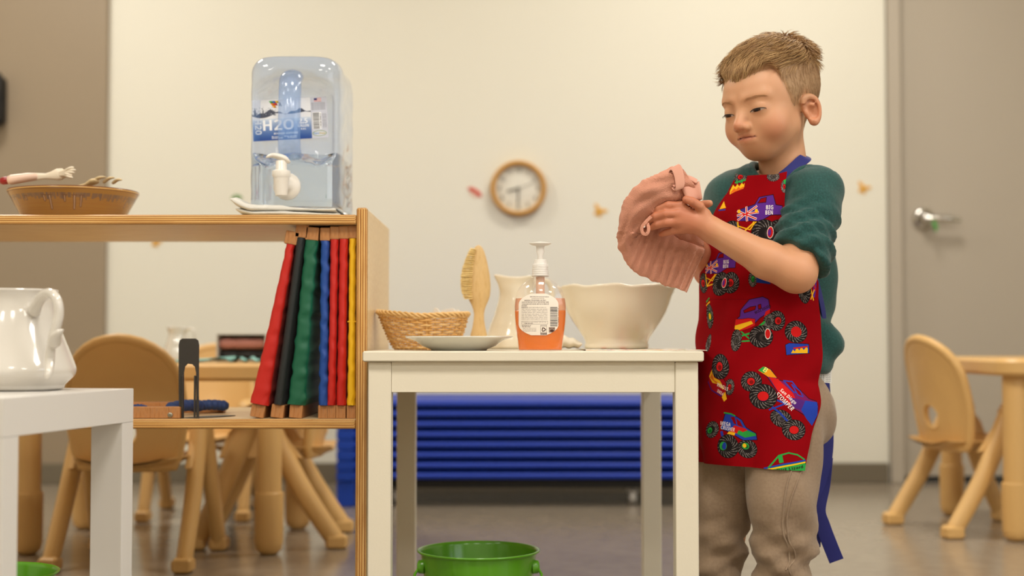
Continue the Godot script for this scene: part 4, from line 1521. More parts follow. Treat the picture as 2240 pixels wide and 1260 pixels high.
func build_table_things() -> void:
	var yt := W(1100, 768, 2.38).y
	# soap bottle
	var d := 2.43
	var k := d / F
	var p := Vector3(W(1182, 768, d).x, yt, -d)
	var t := thing("soap_bottle", "pump bottle of orange liquid hand soap with a white back label", "bottle", p)
	mat("clear", Color(0.98, 0.95, 0.92, 0.04), 0.05, {"transparency": BaseMaterial3D.TRANSPARENCY_ALPHA})
	mat("soap", Color(1.0, 0.53, 0.0, 0.6), 0.08, {"refraction_enabled": true, "refraction_scale": 0.035})
	mat("soap_pale", Color(1.0, 0.76, 0.6, 0.4), 0.2, {"refraction_enabled": true, "refraction_scale": 0.035})
	mat("pump", Color(0.95, 0.93, 0.9), 0.3, {"backlight_enabled": true, "backlight": Color(0.5, 0.48, 0.45)})
	var u := k / 3.111
	var raw := [[803, 140], [801, 148], [795, 151], [770, 152], [735, 156], [700, 162], [650, 169], [600, 174], [550, 177], [500, 178], [470, 175], [440, 170], [410, 161], [380, 147], [355, 129], [335, 107], [318, 82], [304, 62], [296, 56]]
	var full := []
	for q in raw: full.append(Vector2(q[1] * u, (803 - q[0]) * u))
	var fat := 0.46
	var dome := func(a: Array, inset: float, y0: float, y1: float) -> Array:
		var r := [Vector2(0, y0)]
		var n := 30
		for i in n + 1:
			var y := lerpf(y0, y1, i / float(n))
			var w := 0.0
			for j in a.size() - 1:
				if a[j].y <= y and y <= a[j + 1].y:
					w = lerpf(a[j].x, a[j + 1].x, (y - a[j].y) / maxf(1e-6, a[j + 1].y - a[j].y))
			r.append(Vector2(maxf(0.001, w - inset), y))
		r.append(Vector2(0, y1))
		return r
	var s := Sh.new()
	var o := [Vector2(0, 0)]
	o.append_array(full)
	s.lathe(o, 64, Vector3.ZERO, 1, fat)
	obj("bottle_body", s, M["clear"], t)
	var lev := (803 - 528.0) * u
	var lev2 := (803 - 446.0) * u
	s = Sh.new()
	s.lathe(dome.call(full, 0.0012, 0.0015, lev), 64, Vector3.ZERO, 1, fat)
	obj("liquid_soap", s, M["soap"], t)
	s = Sh.new()
	s.lathe(dome.call(full, 0.0012, lev + 0.0002, lev2), 64, Vector3.ZERO, 1, fat)
	obj("soap_foam", s, M["soap_pale"], t)
	s = Sh.new()
	s.lathe([Vector2(0, lev2 + 0.0005), Vector2(0.0075, lev2 + 0.0005), Vector2(0.0075, (803 - 300) * u), Vector2(0, (803 - 300) * u)], 20)
	mat("tube", rgb(232, 190, 164), 0.3)
	obj("dip_tube", s, M["tube"], t)
	# label wrapped on the front
	mat("soap_label", Color.WHITE, 0.4, {"albedo_texture": soap_label()})
	s = Sh.new()
	var rows := []
	var lx0 := (1036 - 1184.0) * u
	var lx1 := (1306 - 1184.0) * u
	for i in 25:
		var v := i / 24.0
		var y := (803 - lerpf(697, 416, v)) * u
		var q := PackedVector3Array()
		var w := 0.0
		for j in full.size() - 1:
			if full[j].y <= y and y <= full[j + 1].y: w = lerpf(full[j].x, full[j + 1].x, (y - full[j].y) / (full[j + 1].y - full[j].y))
		var vv := absf(v - 0.5) * 2.0
		var wide := 1.0 - 0.62 * pow(maxf(0.0, vv - 0.42) / 0.58, 2.6)
		for j in 29:
			var x := lerpf(lx0, lx1, 0.5 + (j / 28.0 - 0.5) * wide) * 1.0
			var a := asin(clampf(x / (w + 0.0004), -1, 1))
			q.append(Vector3(x, y, cos(a) * (w * fat + 0.0006)))
		rows.append(q)
	s.grid(rows)
	for i in s.uv.size():
		var row := int(i / 29)
		var vv := absf(row / 24.0 - 0.5) * 2.0
		var wide := 1.0 - 0.62 * pow(maxf(0.0, vv - 0.42) / 0.58, 2.6)
		s.uv[i] = Vector2(0.5 + (s.uv[i].x - 0.5) * wide, 1.0 - s.uv[i].y)
	obj("label", s, M["soap_label"], t)
	var hy := func(z: float) -> float: return (803 - z) * u
	s = Sh.new()
	var col := [Vector2(0, hy.call(296)), Vector2(58 * u, hy.call(296))]
	for i in 5:
		col.append(Vector2((58 - i * 0.8) * u, hy.call(290 - i * 15))); col.append(Vector2((55.5 - i * 0.8) * u, hy.call(286 - i * 15))); col.append(Vector2((55.5 - i * 0.8) * u, hy.call(281 - i * 15))); 
	col.append_array([Vector2(53 * u, hy.call(214)), Vector2(45 * u, hy.call(212)), Vector2(44 * u, hy.call(186)), Vector2(40 * u, hy.call(183)), Vector2(0, hy.call(183))])
	s.lathe(col, 40)
	obj("collar", s, M["pump"], t)
	s = Sh.new()
	s.lathe([Vector2(0, hy.call(183)), Vector2(19 * u, hy.call(183)), Vector2(19 * u, hy.call(150)), Vector2(27 * u, hy.call(135)), Vector2(27 * u, hy.call(100)), Vector2(30 * u, hy.call(90)), Vector2(56 * u, hy.call(84)), Vector2(74 * u, hy.call(74)), Vector2(76 * u, hy.call(68)), Vector2(70 * u, hy.call(67)), Vector2(45 * u, hy.call(64)), Vector2(0, hy.call(58))], 40, Vector3.ZERO, 1, 0.62)
	s.tube([Vector3(0, hy.call(80), -0.01), Vector3(0.0, hy.call(79), -0.032), Vector3(0, hy.call(86), -0.04)], [0.0055, 0.005, 0.004], 10)
	obj("pump_head", s, M["pump"], t)
	# white plate
	d = 2.5
	k = d / F
	t = thing("white_plate", "white plate in front of the wicker basket on the washing table", "plate", Vector3(W(1004, 768, d).x, yt, -d))
	mat("plate", rgb(232, 230, 220), 0.14, {"clearcoat_enabled": true, "clearcoat": 0.5})
	s = Sh.new()
	s.lathe([Vector2(0, 0.002), Vector2(52 * k, 0.002), Vector2(54 * k, 0), Vector2(60 * k, 0), Vector2(62 * k, 0.0025), Vector2(80 * k, 0.008), Vector2(95 * k, 0.017), Vector2(108 * k, 0.0205), Vector2(116 * k, 0.0225), Vector2(118 * k, 0.024), Vector2(117 * k, 0.0252), Vector2(108 * k, 0.0235), Vector2(90 * k, 0.018), Vector2(72 * k, 0.007), Vector2(0, 0.005)], 64)
	obj("plate", s, M["plate"], t)
	# wicker basket
	d = 2.69
	k = d / F
	var bp := Vector3(W(931, 768, d).x, yt, -d)
	t = thing("wicker_basket", "small oval woven wicker basket behind the white plate", "basket", bp)
	mat("wicker", rgb(218, 166, 92), 0.5)
	mat("wicker_pale", rgb(230, 188, 122), 0.5)
	var ring := func(y: float, a: float) -> Vector3:
		var f := y / 0.066
		var rx := lerpf(66, 99, pow(f, 0.8)) * k
		var rz := lerpf(40, 62, pow(f, 0.8)) * k
		var sx := 6.0 * k * f
		return Vector3(cos(a) * rx - sx + 0.0 * f, y + 0.006 * f * absf(cos(a)) - 0.002 * f * cos(a), sin(a) * rz)
	var ns := 30
	for row in 13:
		s = Sh.new()
		var path := []
		for i in ns * 4:
			var a := TAU * i / (ns * 4.0)
			var y := 0.0045 + row * 0.00455
			var q: Vector3 = ring.call(y, a)
			var out := Vector3(cos(a), 0, sin(a) * 1.3).normalized()
			path.append(q + out * 0.0021 * cos(i * PI / 4.0 + (PI if row % 2 else 0.0)) + Vector3(0, 0.0004 * sin(i * 1.7 + row), 0))
		path.append(path[0]); path.append(path[1])
		s.tube(path, 0.00215, 6, false)
		obj("weave_strand", s, M["wicker"] if row % 3 else M["wicker_pale"], t)
	s = Sh.new()
	for i in ns:
		var a := TAU * (i + 0.0) / ns
		s.tube([ring.call(0.001, a), ring.call(0.02, a), ring.call(0.045, a), ring.call(0.0635, a)], 0.0014, 5)
	obj("stakes", s, M["wicker_pale"], t)
	for st in 3:
		s = Sh.new()
		var path := []
		for i in 145:
			var a := TAU * (i % 144) / 144.0
			var q: Vector3 = ring.call(0.064, a)
			var out := Vector3(cos(a), 0, sin(a) * 1.3).normalized()
			var w := a * 15.0 + st * TAU / 3.0
			path.append(q + out * 0.0034 * cos(w) + Vector3(0, 0.003 * sin(w), 0))
		s.tube(path, 0.0022, 6, false)
		obj("rim_strand", s, M["wicker_pale"], t)
	s = Sh.new()
	s.lathe([Vector2(0, 0), Vector2(64 * k, 0), Vector2(66 * k, 0.002), Vector2(64 * k, 0.004), Vector2(0, 0.004)], 32, Vector3.ZERO, 1, 0.62)
	obj("base", s, M["wicker"], t)
	# folded papers in the basket
	mat("paper", rgb(240, 234, 222), 0.8)
	var paper_said := ["leftmost white folded paper poking out of the wicker basket", "middle white folded paper poking out of the wicker basket", "rightmost white folded paper poking out of the wicker basket"]
	var shp := [[[943, 690], [952, 672], [957, 676], [968, 690]], [[955, 690], [966, 678], [990, 673], [994, 677], [996, 690]], [[984, 690], [993, 680], [1001, 675], [1004, 690]]]
	for i in 3:
		var pc := Vector3(W(960 + 14 * i, 700, d).x, yt + 0.0045, -d + 0.004 - 0.012 * i)
		var o2 := thing("folded_paper", paper_said[i], "paper", pc, 0, "white folded papers in the wicker basket")
		for side in 2:
			var pl := PackedVector2Array()
			for q in shp[i]:
				var w := W(q[0], q[1], d) - pc
				pl.append(Vector2(w.x, w.y))
			pl.append(Vector2(pl[-1].x * 0.7, 0.0)); pl.append(Vector2(pl[0].x * 0.7, 0.0))
			s = Sh.new()
			s.prism(pl, -0.0006, 0.0006, 0.0, Transform3D(Basis(Vector3.RIGHT, 0.12 - 0.24 * side) * Basis(Vector3.UP, 0.25 * side), Vector3(0.002 * side, 0, -0.001 - 0.003 * side)))
			obj("leaf", s, M["paper"], o2)
	# hand brush standing on its handle
	d = 2.78
	k = d / F
	u = k / 3.111
	p = Vector3(W(1046, 766, d).x, yt, -d)
	t = thing("hand_brush", "pale wooden nail brush standing upright behind the white plate", "brush", p)
	var bl := [[82, 768, 4], [86, 766, 14], [95, 767, 24], [120, 769, 36], [160, 770, 48], [220, 771, 61], [290, 771, 74], [340, 770, 79], [390, 769, 81], [430, 769, 76], [460, 770, 65], [490, 771, 50], [520, 771, 39], [550, 771, 34], [590, 770, 36], [640, 770, 44], [690, 769, 56], [740, 768, 62], [790, 768, 64], [806, 768, 60]]
	rows = []
	for i in range(bl.size() - 1, -1, -1):
		var q: Array = bl[i]
		var r := PackedVector3Array()
		var c := W(800 + q[1] / 3.111, 510 + q[0] / 3.111, d) - p
		if i == bl.size() - 1: c.y = 0.001
		for j in 33:
			var a := -TAU * (j % 32) / 32.0
			r.append(c + Vector3(cos(a) * q[2] * u, 0, sin(a) * q[2] * u * 0.42))
		rows.append(r)
	s = Sh.new()
	s.grid(rows, true)
	var cap := []
	for f in [0.0, 1.0]:
		var r := PackedVector3Array()
		for q in rows[0]: r.append(Vector3(rows[0][0].x * (1 - f) + q.x * f if f > 0 else p.x * 0.0, q.y, q.z * f))
		cap.append(r)
	s.grid(cap, true)
	obj("brush_body", s, M["brush_wood"], t)
	mat("bristle", rgb(242, 214, 146), 0.7)
	s = Sh.new()
	var rng := RandomNumberGenerator.new()
	rng.seed = 8
	for i in 24:
		for j in 5:
			var v := i / 23.0
			var py := lerpf(112, 446, v)
			var hw := 0.0
			for b in bl.size() - 1:
				if bl[b][0] <= py and py <= bl[b + 1][0]: hw = lerpf(bl[b][2], bl[b + 1][2], (py - bl[b][0]) / float(bl[b + 1][0] - bl[b][0]))
			var zz := (j - 2) * 0.0055 * (0.5 + hw / 160.0)
			var a := W(800 + (768 - hw * 0.55) / 3.111, 510 + py / 3.111, d) - p
			var ln := (hw * 0.52 + 22 + 18 * sin(v * PI)) * u
			a.z = zz
			for h in 5:
				var jit := Vector3(0, rng.randf_range(-1, 1) * 0.0013, rng.randf_range(-1, 1) * 0.0016)
				s.tube([a + jit * 0.5, a + Vector3(-ln * rng.randf_range(0.92, 1.03), 0.001, 0) + jit * 1.6], [0.00075, 0.0005], 4, false)
	obj("bristles", s, M["bristle"], t)
	# cream ewer behind the soap
	d = 2.88
	k = d / F
	t = thing("cream_ewer", "tall cream ewer behind the soap bottle on the washing table", "pitcher", Vector3(W(1130, 766, d).x, yt, -d))
	pitcher(t, M["cream_ware"], [[0.0, 64 * k], [0.004, 69 * k], [0.02, 68 * k], [0.045, 59 * k], [0.075, 47 * k], [0.105, 38.5 * k], [0.13, 36 * k], [0.147, 41 * k]], -0.5, 0.147, 0.55)
	# wash basin with a wavy rim
	d = 2.74
	k = d / F
	var bc := Vector3(W(1349, 766, d).x, yt + 0.002, -d)
	t = thing("wash_basin", "large cream wash basin with a wavy moulded rim", "basin", bc)
	var out := [[0, 66], [2, 70], [8, 70], [14, 68], [24, 72], [40, 83], [60, 97], [80, 108], [100, 116], [116, 121], [122, 125], [127, 126], [131, 129.5], [135, 130], [137, 127]]
	var pf := [Vector2(0, 0.001)]
	for q in out: pf.append(Vector2(q[1] * k, q[0] * k))
	for q in [[132, 120], [100, 109], [60, 89], [24, 64], [14, 40], [12, 0]]: pf.append(Vector2(q[1] * k, q[0] * k))
	var hh := 137 * k
	var warp := func(q: Vector3, a: float, pq: Vector2) -> Vector3:
		var f: float = smoothstep(0.72, 1.0, pq.y / hh)
		var wv := sin(a * 8.0 + 0.4) + 0.35 * sin(a * 16.0 + 1.0)
		return Vector3(q.x * (1.0 + 0.006 * f * wv), q.y + f * 0.0018 * wv, q.z * (1.0 + 0.006 * f * wv))
	s = Sh.new()
	s.lathe(pf, 128, Vector3.ZERO, 1, 1, Basis.IDENTITY, warp)
	obj("basin", s, M["cream_ware"], t)
	# printed mat under the basin
	mat("floral", Color.WHITE, 0.85, {"albedo_texture": floral()})
	s = Sh.new()
	rows = []
	for i in 15:
		var r := PackedVector3Array()
		for j in 33:
			r.append(Vector3(lerpf(-0.075, 0.133, j / 32.0), 0.0015 + 0.0006 * sin(j * 0.9 + i) * (1.0 if i < 2 else 0.4), lerpf(0.30, -0.1, i / 14.0)))
		rows.append(r)
	s.grid(rows)
	var low := []
	for r in rows:
		var r2 := PackedVector3Array()
		for q in r: r2.append(Vector3(q.x, 0.0002, q.z))
		low.append(r2)
	s.grid(low, false, true)
	s.grid([low[0], rows[0]])
	tag(obj("table_mat", s, M["floral"], null, Vector3(bc.x, yt, bc.z)), "white cloth mat printed with small flowers under the wash basin", "mat")
	# folded cream cloth between bottle and basin
	d = 2.6
	var cp := Vector3(W(1244, 768, d).x, yt + 0.003, -d)
	mat("cloth_cream", rgb(232, 222, 198), 0.95)
	bumpy(M["cloth_cream"], noises["terry"], 0.08, Vector3(12, 12, 12))
	t = thing("folded_cloth", "folded cream cloth between the soap bottle and the wash basin", "cloth", cp)
	s = Sh.new()
	rows = []
	for i in 17:
		var v := i / 16.0
		var r := PackedVector3Array()
		var th := 0.014 * sqrt(maxf(0.02, 1.0 - pow(v * 2.0 - 1.0, 4.0))) * (1.0 - 0.5 * v)
		for j in 25:
			var a := TAU * (j % 24) / 24.0
			r.append(Vector3(lerpf(-0.028, 0.024, v), 0.015 * (1.0 - 0.5 * v) + sin(a) * th * (1.0 if sin(a) > 0 else 1.0) + 0.0012 * sin(v * 20.0), cos(a) * 0.03))
		rows.append(r)
	s.grid(rows, true, true)
	obj("fold", s, M["cloth_cream"], t)
	# small pale wooden holder against the shelf end panel
	d = 2.72
	k = d / F
	var wp := Vector3(W(812, 768, d).x + 0.001, yt, -d)
	t = thing("wooden_holder", "small pale wooden holder between the shelf end panel and the wicker basket", "holder", wp)
	s = Sh.new()
	var ol := PackedVector2Array([Vector2(-7, 0), Vector2(7.5, 0), Vector2(8, 40), Vector2(9, 72), Vector2(7, 82), Vector2(0, 86), Vector2(-7, 84)])
	for i in ol.size(): ol[i] *= k
	s.prism(ol, -0.03, 0.03, 0.002)
	obj("block", s, M["brush_wood"], t)
	# green pails
	mat("pail_green", rgb(86, 156, 8), 0.16, {"clearcoat_enabled": true, "clearcoat": 0.6})
	d = 2.6
	k = d / F
	var py := W(1047, 1201, d).y
	t = thing("green_pail", "glossy lime green metal pail on the floor under the washing table", "pail", Vector3(W(1047, 1200, d).x, 0, -d), 0, "green metal pails")
	var R := 133.5 * k
	s = Sh.new()
	s.lathe([Vector2(0, 0.006), Vector2(R * 0.76, 0.006), Vector2(R * 0.77, 0), Vector2(R * 0.79, 0.002), Vector2(R * 0.84, py * 0.38), Vector2(R * 0.855, py * 0.4), Vector2(R * 0.85, py * 0.43), Vector2(R * 0.94, py * 0.95), Vector2(R * 0.975, py * 0.965), Vector2(R, py * 0.98), Vector2(R, py * 0.997), Vector2(R * 0.98, py), Vector2(R * 0.95, py * 0.99), Vector2(R * 0.935, py * 0.95), Vector2(R * 0.77, 0.02), Vector2(0, 0.012)], 72)
	obj("pail_body", s, M["pail_green"], t)
	for e in [-1, 1]:
		s = Sh.new()
		var ea := Vector3(e * R * 0.93, py * 0.8, 0.02)
		s.lathe([Vector2(0.013, -0.006), Vector2(0.012, 0.004), Vector2(0.006, 0.0065), Vector2(0, 0.007)], 16, ea, 1, 1, Basis(Vector3.BACK, -e * PI / 2))
		obj("ear", s, M["pail_green"], t)
	s = Sh.new()
	var path := []
	for i in 25:
		var a := lerpf(0.0, PI, i / 24.0)
		path.append(Vector3(cos(a) * (R * 1.03), py * 0.8 - sin(a) * R * 0.82, 0.02 + sin(a) * R * 0.98 * 0.95))
	path[0] = Vector3(R * 0.95, py * 0.8, 0.02); path[24] = Vector3(-R * 0.95, py * 0.8, 0.02)
	for i in 25: path[i].y = maxf(path[i].y, 0.006)
	s.tube(path, 0.0025, 8)
	obj("wire_handle", s, M["pail_green"], t)
	copy_of(t, "glossy lime green metal pail on the floor behind the white side table's leg", Vector3(W(-27, 1247, 2.34).x, 0, -2.345), 0.4)

# ---------------------------------------------------------------- the boy: distance fields meshed as surface nets
func cap(p: Vector3, a: Vector3, b: Vector3, ra: float, rb: float) -> float:
	var ab := b - a
	var t := clampf((p - a).dot(ab) / ab.dot(ab), 0.0, 1.0)
	return (p - a - ab * t).length() - lerpf(ra, rb, t)

func ell(p: Vector3, c: Vector3, r: Vector3) -> float:
	var q := (p - c) / r
	var k := q.length()
	if k < 1e-4: return -minf(r.x, minf(r.y, r.z))
	return k * (k - 1.0) / (q / r).length()

func smin(a: float, b: float, k: float) -> float:
	var h := maxf(k - absf(a - b), 0.0) / k
	return minf(a, b) - h * h * k * 0.25

func smax(a: float, b: float, k: float) -> float:
	return -smin(-a, -b, k)

func nets(f: Callable, lo: Vector3, hi: Vector3, cell: float, sh: Sh, tint = null) -> void:
	var n := Vector3i(((hi - lo) / cell).ceil()) + Vector3i.ONE
	var sy := n.x
	var sz := n.x * n.y
	var val := PackedFloat32Array()
	val.resize(n.x * n.y * n.z)
	var B := 5
	var live := []
	var hd := cell * B * 0.5 * 1.7321
	for bz in range(0, n.z, B):
		for by in range(0, n.y, B):
			for bx in range(0, n.x, B):
				var c: float = f.call(lo + (Vector3(bx, by, bz) + Vector3.ONE * (B - 1) * 0.5) * cell)
				var skip := absf(c) > hd + cell * 2.5
				if not skip: live.append(Vector3i(bx, by, bz))
				for z in range(bz, mini(bz + B, n.z)):
					for y in range(by, mini(by + B, n.y)):
						var o := y * sy + z * sz
						for x in range(bx, mini(bx + B, n.x)):
							val[o + x] = c if skip else f.call(lo + Vector3(x, y, z) * cell)
	var id := {}
	var base := sh.v.size()
	var offs := [0, 1, sy, sy + 1, sz, sz + 1, sz + sy, sz + sy + 1]
	var edges := [[0, 1], [2, 3], [4, 5], [6, 7], [0, 2], [1, 3], [4, 6], [5, 7], [0, 4], [1, 5], [2, 6], [3, 7]]
	var cells := []
	for b in live:
		for z in range(b.z, mini(b.z + B, n.z - 1)):
			for y in range(b.y, mini(b.y + B, n.y - 1)):
				for x in range(b.x, mini(b.x + B, n.x - 1)):
					var o := x + y * sy + z * sz
					var s := 0
					for k in 8:
						if val[o + offs[k]] < 0.0: s += 1
					if s == 0 or s == 8: continue
					var sum := Vector3.ZERO
					var cnt := 0
					for e in edges:
						var v0 := val[o + offs[e[0]]]
						var v1 := val[o + offs[e[1]]]
						if (v0 < 0.0) == (v1 < 0.0): continue
						var t := v0 / (v0 - v1)
						var p0 := Vector3(e[0] & 1, (e[0] >> 1) & 1, e[0] >> 2)
						var p1 := Vector3(e[1] & 1, (e[1] >> 1) & 1, e[1] >> 2)
						sum += p0.lerp(p1, t)
						cnt += 1
					var p := lo + (Vector3(x, y, z) + sum / cnt) * cell
					if tint != null: sh.tint = tint.call(p)
					id[o] = sh.put(p, Vector3.UP)
					cells.append(o)
	for o in cells:
		var v0 := val[o]
		for ax in 3:
			var st: int = [1, sy, sz][ax]
			var v1 := val[o + st]
			if (v0 < 0.0) == (v1 < 0.0): continue
			var u: int = [sy, sz, 1][ax]
			var w: int = [sz, 1, sy][ax]
			if not (id.has(o - u) and id.has(o - w) and id.has(o - u - w)): continue
			var a: int = id[o - u - w]
			var b: int = id[o - w]
			var c: int = id[o]
			var d: int = id[o - u]
			if v0 < 0.0: sh.quad(a, b, c, d)
			else: sh.quad(a, d, c, b)
	sh.tint = Color.WHITE

func push(sh: Sh, from: int, fn: Callable) -> void:
	# displace along normals after meshing: fn(p, n) gives metres
	sh.renormal()
	for i in range(from, sh.v.size()): sh.v[i] += sh.n[i] * fn.call(sh.v[i], sh.n[i])
	sh.renormal()

func hit(f: Callable, px: float, py: float, near: float, far: float) -> Vector3:
	var a := W(px, py, near)
	var b := W(px, py, far)
	var dir := (b - a).normalized()
	var t := 0.0
	for i in 60:
		var d: float = f.call(a + dir * t)
		if d < 0.0003: break
		t += d * 0.8
		if t > a.distance_to(b): return Vector3.INF
	return a + dir * t

var BC := Vector3(0.45, 0, -2.52)
var BF := Vector3(-0.545, 0, 0.839)
var BL := Vector3(0.839, 0, 0.545)
func B3(x: float, y: float, z: float) -> Vector3: return BC + BL * x + UP * y + BF * z

# head frame
var HX: Transform3D
var HI: Transform3D
func set_head() -> void:
	var yaw := deg_to_rad(46.5)
	var pit := deg_to_rad(13.0)
	var f := Vector3(-sin(yaw) * cos(pit), -sin(pit), cos(yaw) * cos(pit))
	var l := Vector3(cos(yaw), 0, sin(yaw))
	l = l.rotated(f, deg_to_rad(3.0)).normalized()
	var u := f.cross(l).normalized()
	var b := Basis(l, u, f).scaled_local(Vector3.ONE * 1.03)
	HX = Transform3D(b, Vector3.ZERO)
	HX.origin = W(1771, 241, 2.447) - b * Vector3(0.071, -0.025, -0.014)
	HI = HX.affine_inverse()

func ear_field(q: Vector3) -> float:
	var e := (q - Vector3(0.0715, -0.024, -0.016)) / 0.88
	var pw := e.dot(Vector3(0.86, 0.0, 0.51))
	var pu := e.dot(Vector3(-0.51, 0.0, 0.86))
	var pv := e.y
	pu -= pv * 0.12
	var wide := 0.0175 * (1.0 + 0.22 * clampf(pv / 0.028, -1, 1))
	var rad := sqrt(pow(pu / wide, 2.0) + pow(pv / 0.028, 2.0))
	var helix := sqrt(pow((rad - 0.86) * 0.02, 2.0) + pow(pw - 0.0075, 2.0)) - 0.0046
	if pu > 0.004 and pv < 0.012: helix += (pu - 0.004) * 0.7
	var plate := maxf((rad - 0.95) * 0.016, absf(pw - 0.0005) - 0.0045)
	var d := smin(plate, helix, 0.005)
	d = smin(d, (Vector3(pu, pv, pw) - Vector3(-0.003, 0.008, 0.006)).length() - 0.0052, 0.006)
	d = smax(d, -((Vector3(pu * 0.9, pv * 0.72, pw) - Vector3(0.0035, -0.005, 0.0100)).length() - 0.0092), 0.003)
	if pu < 0.008 and pv > -0.016: d = smax(d, 0.0021 - sqrt(pow((rad - 0.60) * 0.02, 2.0) + pow(pw - 0.0068, 2.0)), 0.002)
	d = smin(d, cap(Vector3(pu, pv, pw), Vector3(0.01, -0.004, 0.003), Vector3(0.009, -0.011, 0.003), 0.0036, 0.0036), 0.004)
	d = smin(d, (Vector3(pu, pv, pw) - Vector3(0.004, -0.0245, 0.003)).length() - 0.0068, 0.006)
	return d * 0.88

func head_core(q: Vector3) -> float:      # q in head axes with x folded to the positive side
	var d := ell(q, Vector3(0, 0.024, -0.020), Vector3(0.0705, 0.071, 0.086))
	d = smin(d, (q - Vector3(0, 0.038, -0.042)).length() - 0.0575, 0.03)
	d = smin(d, ell(q, Vector3(0, 0.017, 0.019), Vector3(0.059, 0.054, 0.060)), 0.02)
	d = smin(d, ell(q, Vector3(0, -0.034, 0.018), Vector3(0.052, 0.052, 0.058)), 0.03)
	d = smin(d, (q - Vector3(0, -0.0675, 0.0475)).length() - 0.0175, 0.026)
	d = smin(d, (q - Vector3(0.032, -0.036, 0.043)).length() - 0.0262, 0.02)
	d = smin(d, cap(q, Vector3(0.040, -0.046, 0.004), Vector3(0.014, -0.0715, 0.042), 0.0135, 0.014), 0.022)
	return d

func head_field(p: Vector3) -> float:
	var q := HI * p
	var side := q.x
	q.x = absf(q.x)
	var d := head_core(q)
	if d < 0.03:
		d = smin(d, (q - Vector3(0, -0.051, 0.0605)).length() - 0.0195, 0.016)
		d = smin(d, cap(q, Vector3(0.010, 0.0135, 0.0750), Vector3(0.041, 0.0155, 0.0590), 0.0045, 0.0045), 0.014)
		d = smax(d, -((q - Vector3(0.0270, -0.0010, 0.0915)).length() - 0.0130), 0.016)
		d = smin(d, (q - Vector3(0.0290, -0.0045, 0.0615)).length() - 0.0140, 0.007)
		d = smax(d, -minf(cap(q, Vector3(0.016, 0.0055, 0.0805), Vector3(0.029, 0.0088, 0.0775), 0.0009, 0.0011), cap(q, Vector3(0.029, 0.0088, 0.0775), Vector3(0.043, 0.004, 0.066), 0.0011, 0.0009)), 0.002)
		d = smin(d, cap(q, Vector3(0, -0.002, 0.0735), Vector3(0, -0.0265, 0.0915), 0.0068, 0.0092), 0.012)
		d = smin(d, (q - Vector3(0.0102, -0.0315, 0.0840)).length() - 0.0062, 0.006)
		d = smax(d, -((q - Vector3(0.0052, -0.0380, 0.0885)).length() - 0.0026), 0.003)
		d = smin(d, cap(q, Vector3(0, -0.0435, 0.0795), Vector3(0.013, -0.0455, 0.074), 0.0036, 0.0026), 0.006)
		d = smin(d, cap(q, Vector3(0, -0.0535, 0.0785), Vector3(0.012, -0.0545, 0.0735), 0.0044, 0.0032), 0.007)
		d = smax(d, -cap(q, Vector3(0, -0.0482, 0.0850), Vector3(0.0185, -0.0498, 0.0735), 0.0011, 0.0010), 0.0025)
	d = smin(d, cap(q, Vector3(0, -0.04, -0.018), Vector3(0, -0.15, -0.006), 0.039, 0.042), 0.018)
	if q.x > 0.04: d = smin(d, ear_field(q), 0.005)
	return d / 1.0 * 1.03 if side > -9.0 else d

func skin_at(p: Vector3) -> Color:
	var q := HI * p
	q.x = absf(q.x)
	var c := rgb(208, 154, 116)
	var red := 0.4 * exp(-pow((q - Vector3(0.044, -0.042, 0.055)).length() / 0.02, 2.0))
	red += 0.4 * exp(-pow((q - Vector3(0, -0.028, 0.096)).length() / 0.012, 2.0))
	var e := q - Vector3(0.0715, -0.024, -0.016)
	if q.x > 0.066 and e.length() < 0.034: red += 0.3
	c = c.lerp(rgb(200, 112, 82), clampf(red, 0, 0.85))
	var lip := exp(-pow((q.y + 0.0495) / 0.0062, 2.0)) * exp(-pow(q.x / 0.017, 4.0)) * (1.0 if q.z > 0.066 else 0.0)
	c = c.lerp(rgb(184, 100, 76), 0.6 * lip)
	var ml := absf(q.y + 0.0482 + 0.085 * q.x)
	if q.z > 0.06 and q.x < 0.024: c = c.lerp(rgb(110, 48, 36), 0.8 * (1.0 - smoothstep(0.0155, 0.022, q.x)) * exp(-pow(ml / 0.0014, 2.0)))
	var brow := exp(-pow((q.y - 0.0135 + 6.0 * pow(q.x - 0.026, 2.0)) / 0.0034, 2.0)) * smoothstep(0.006, 0.014, q.x) * (1.0 - smoothstep(0.036, 0.046, q.x))
	if q.z > 0.05: c = c.lerp(rgb(158, 110, 72), 0.22 * brow)
	# hair grows thinly past the cap on the sides
	c = c.lerp(rgb(176, 136, 98), 0.62 * smoothstep(-0.012, 0.006, q.y - hairline(q)))
	return c.srgb_to_linear()

func hairline(q: Vector3) -> float:      # height of the hairline by direction seen from above
	var a := rad_to_deg(atan2(q.x, q.z + 0.016))
	return table_of([[0.0, 0.048], [8.0, 0.050], [15.0, 0.052], [24.0, 0.0545], [34.0, 0.057], [42.0, 0.058], [47.0, 0.050], [52.0, 0.026], [58.0, 0.000], [64.0, -0.012], [72.0, -0.012], [82.0, -0.004], [92.0, -0.002], [98.0, -0.010], [108.0, -0.038], [125.0, -0.056], [150.0, -0.066], [180.0, -0.068]], a)

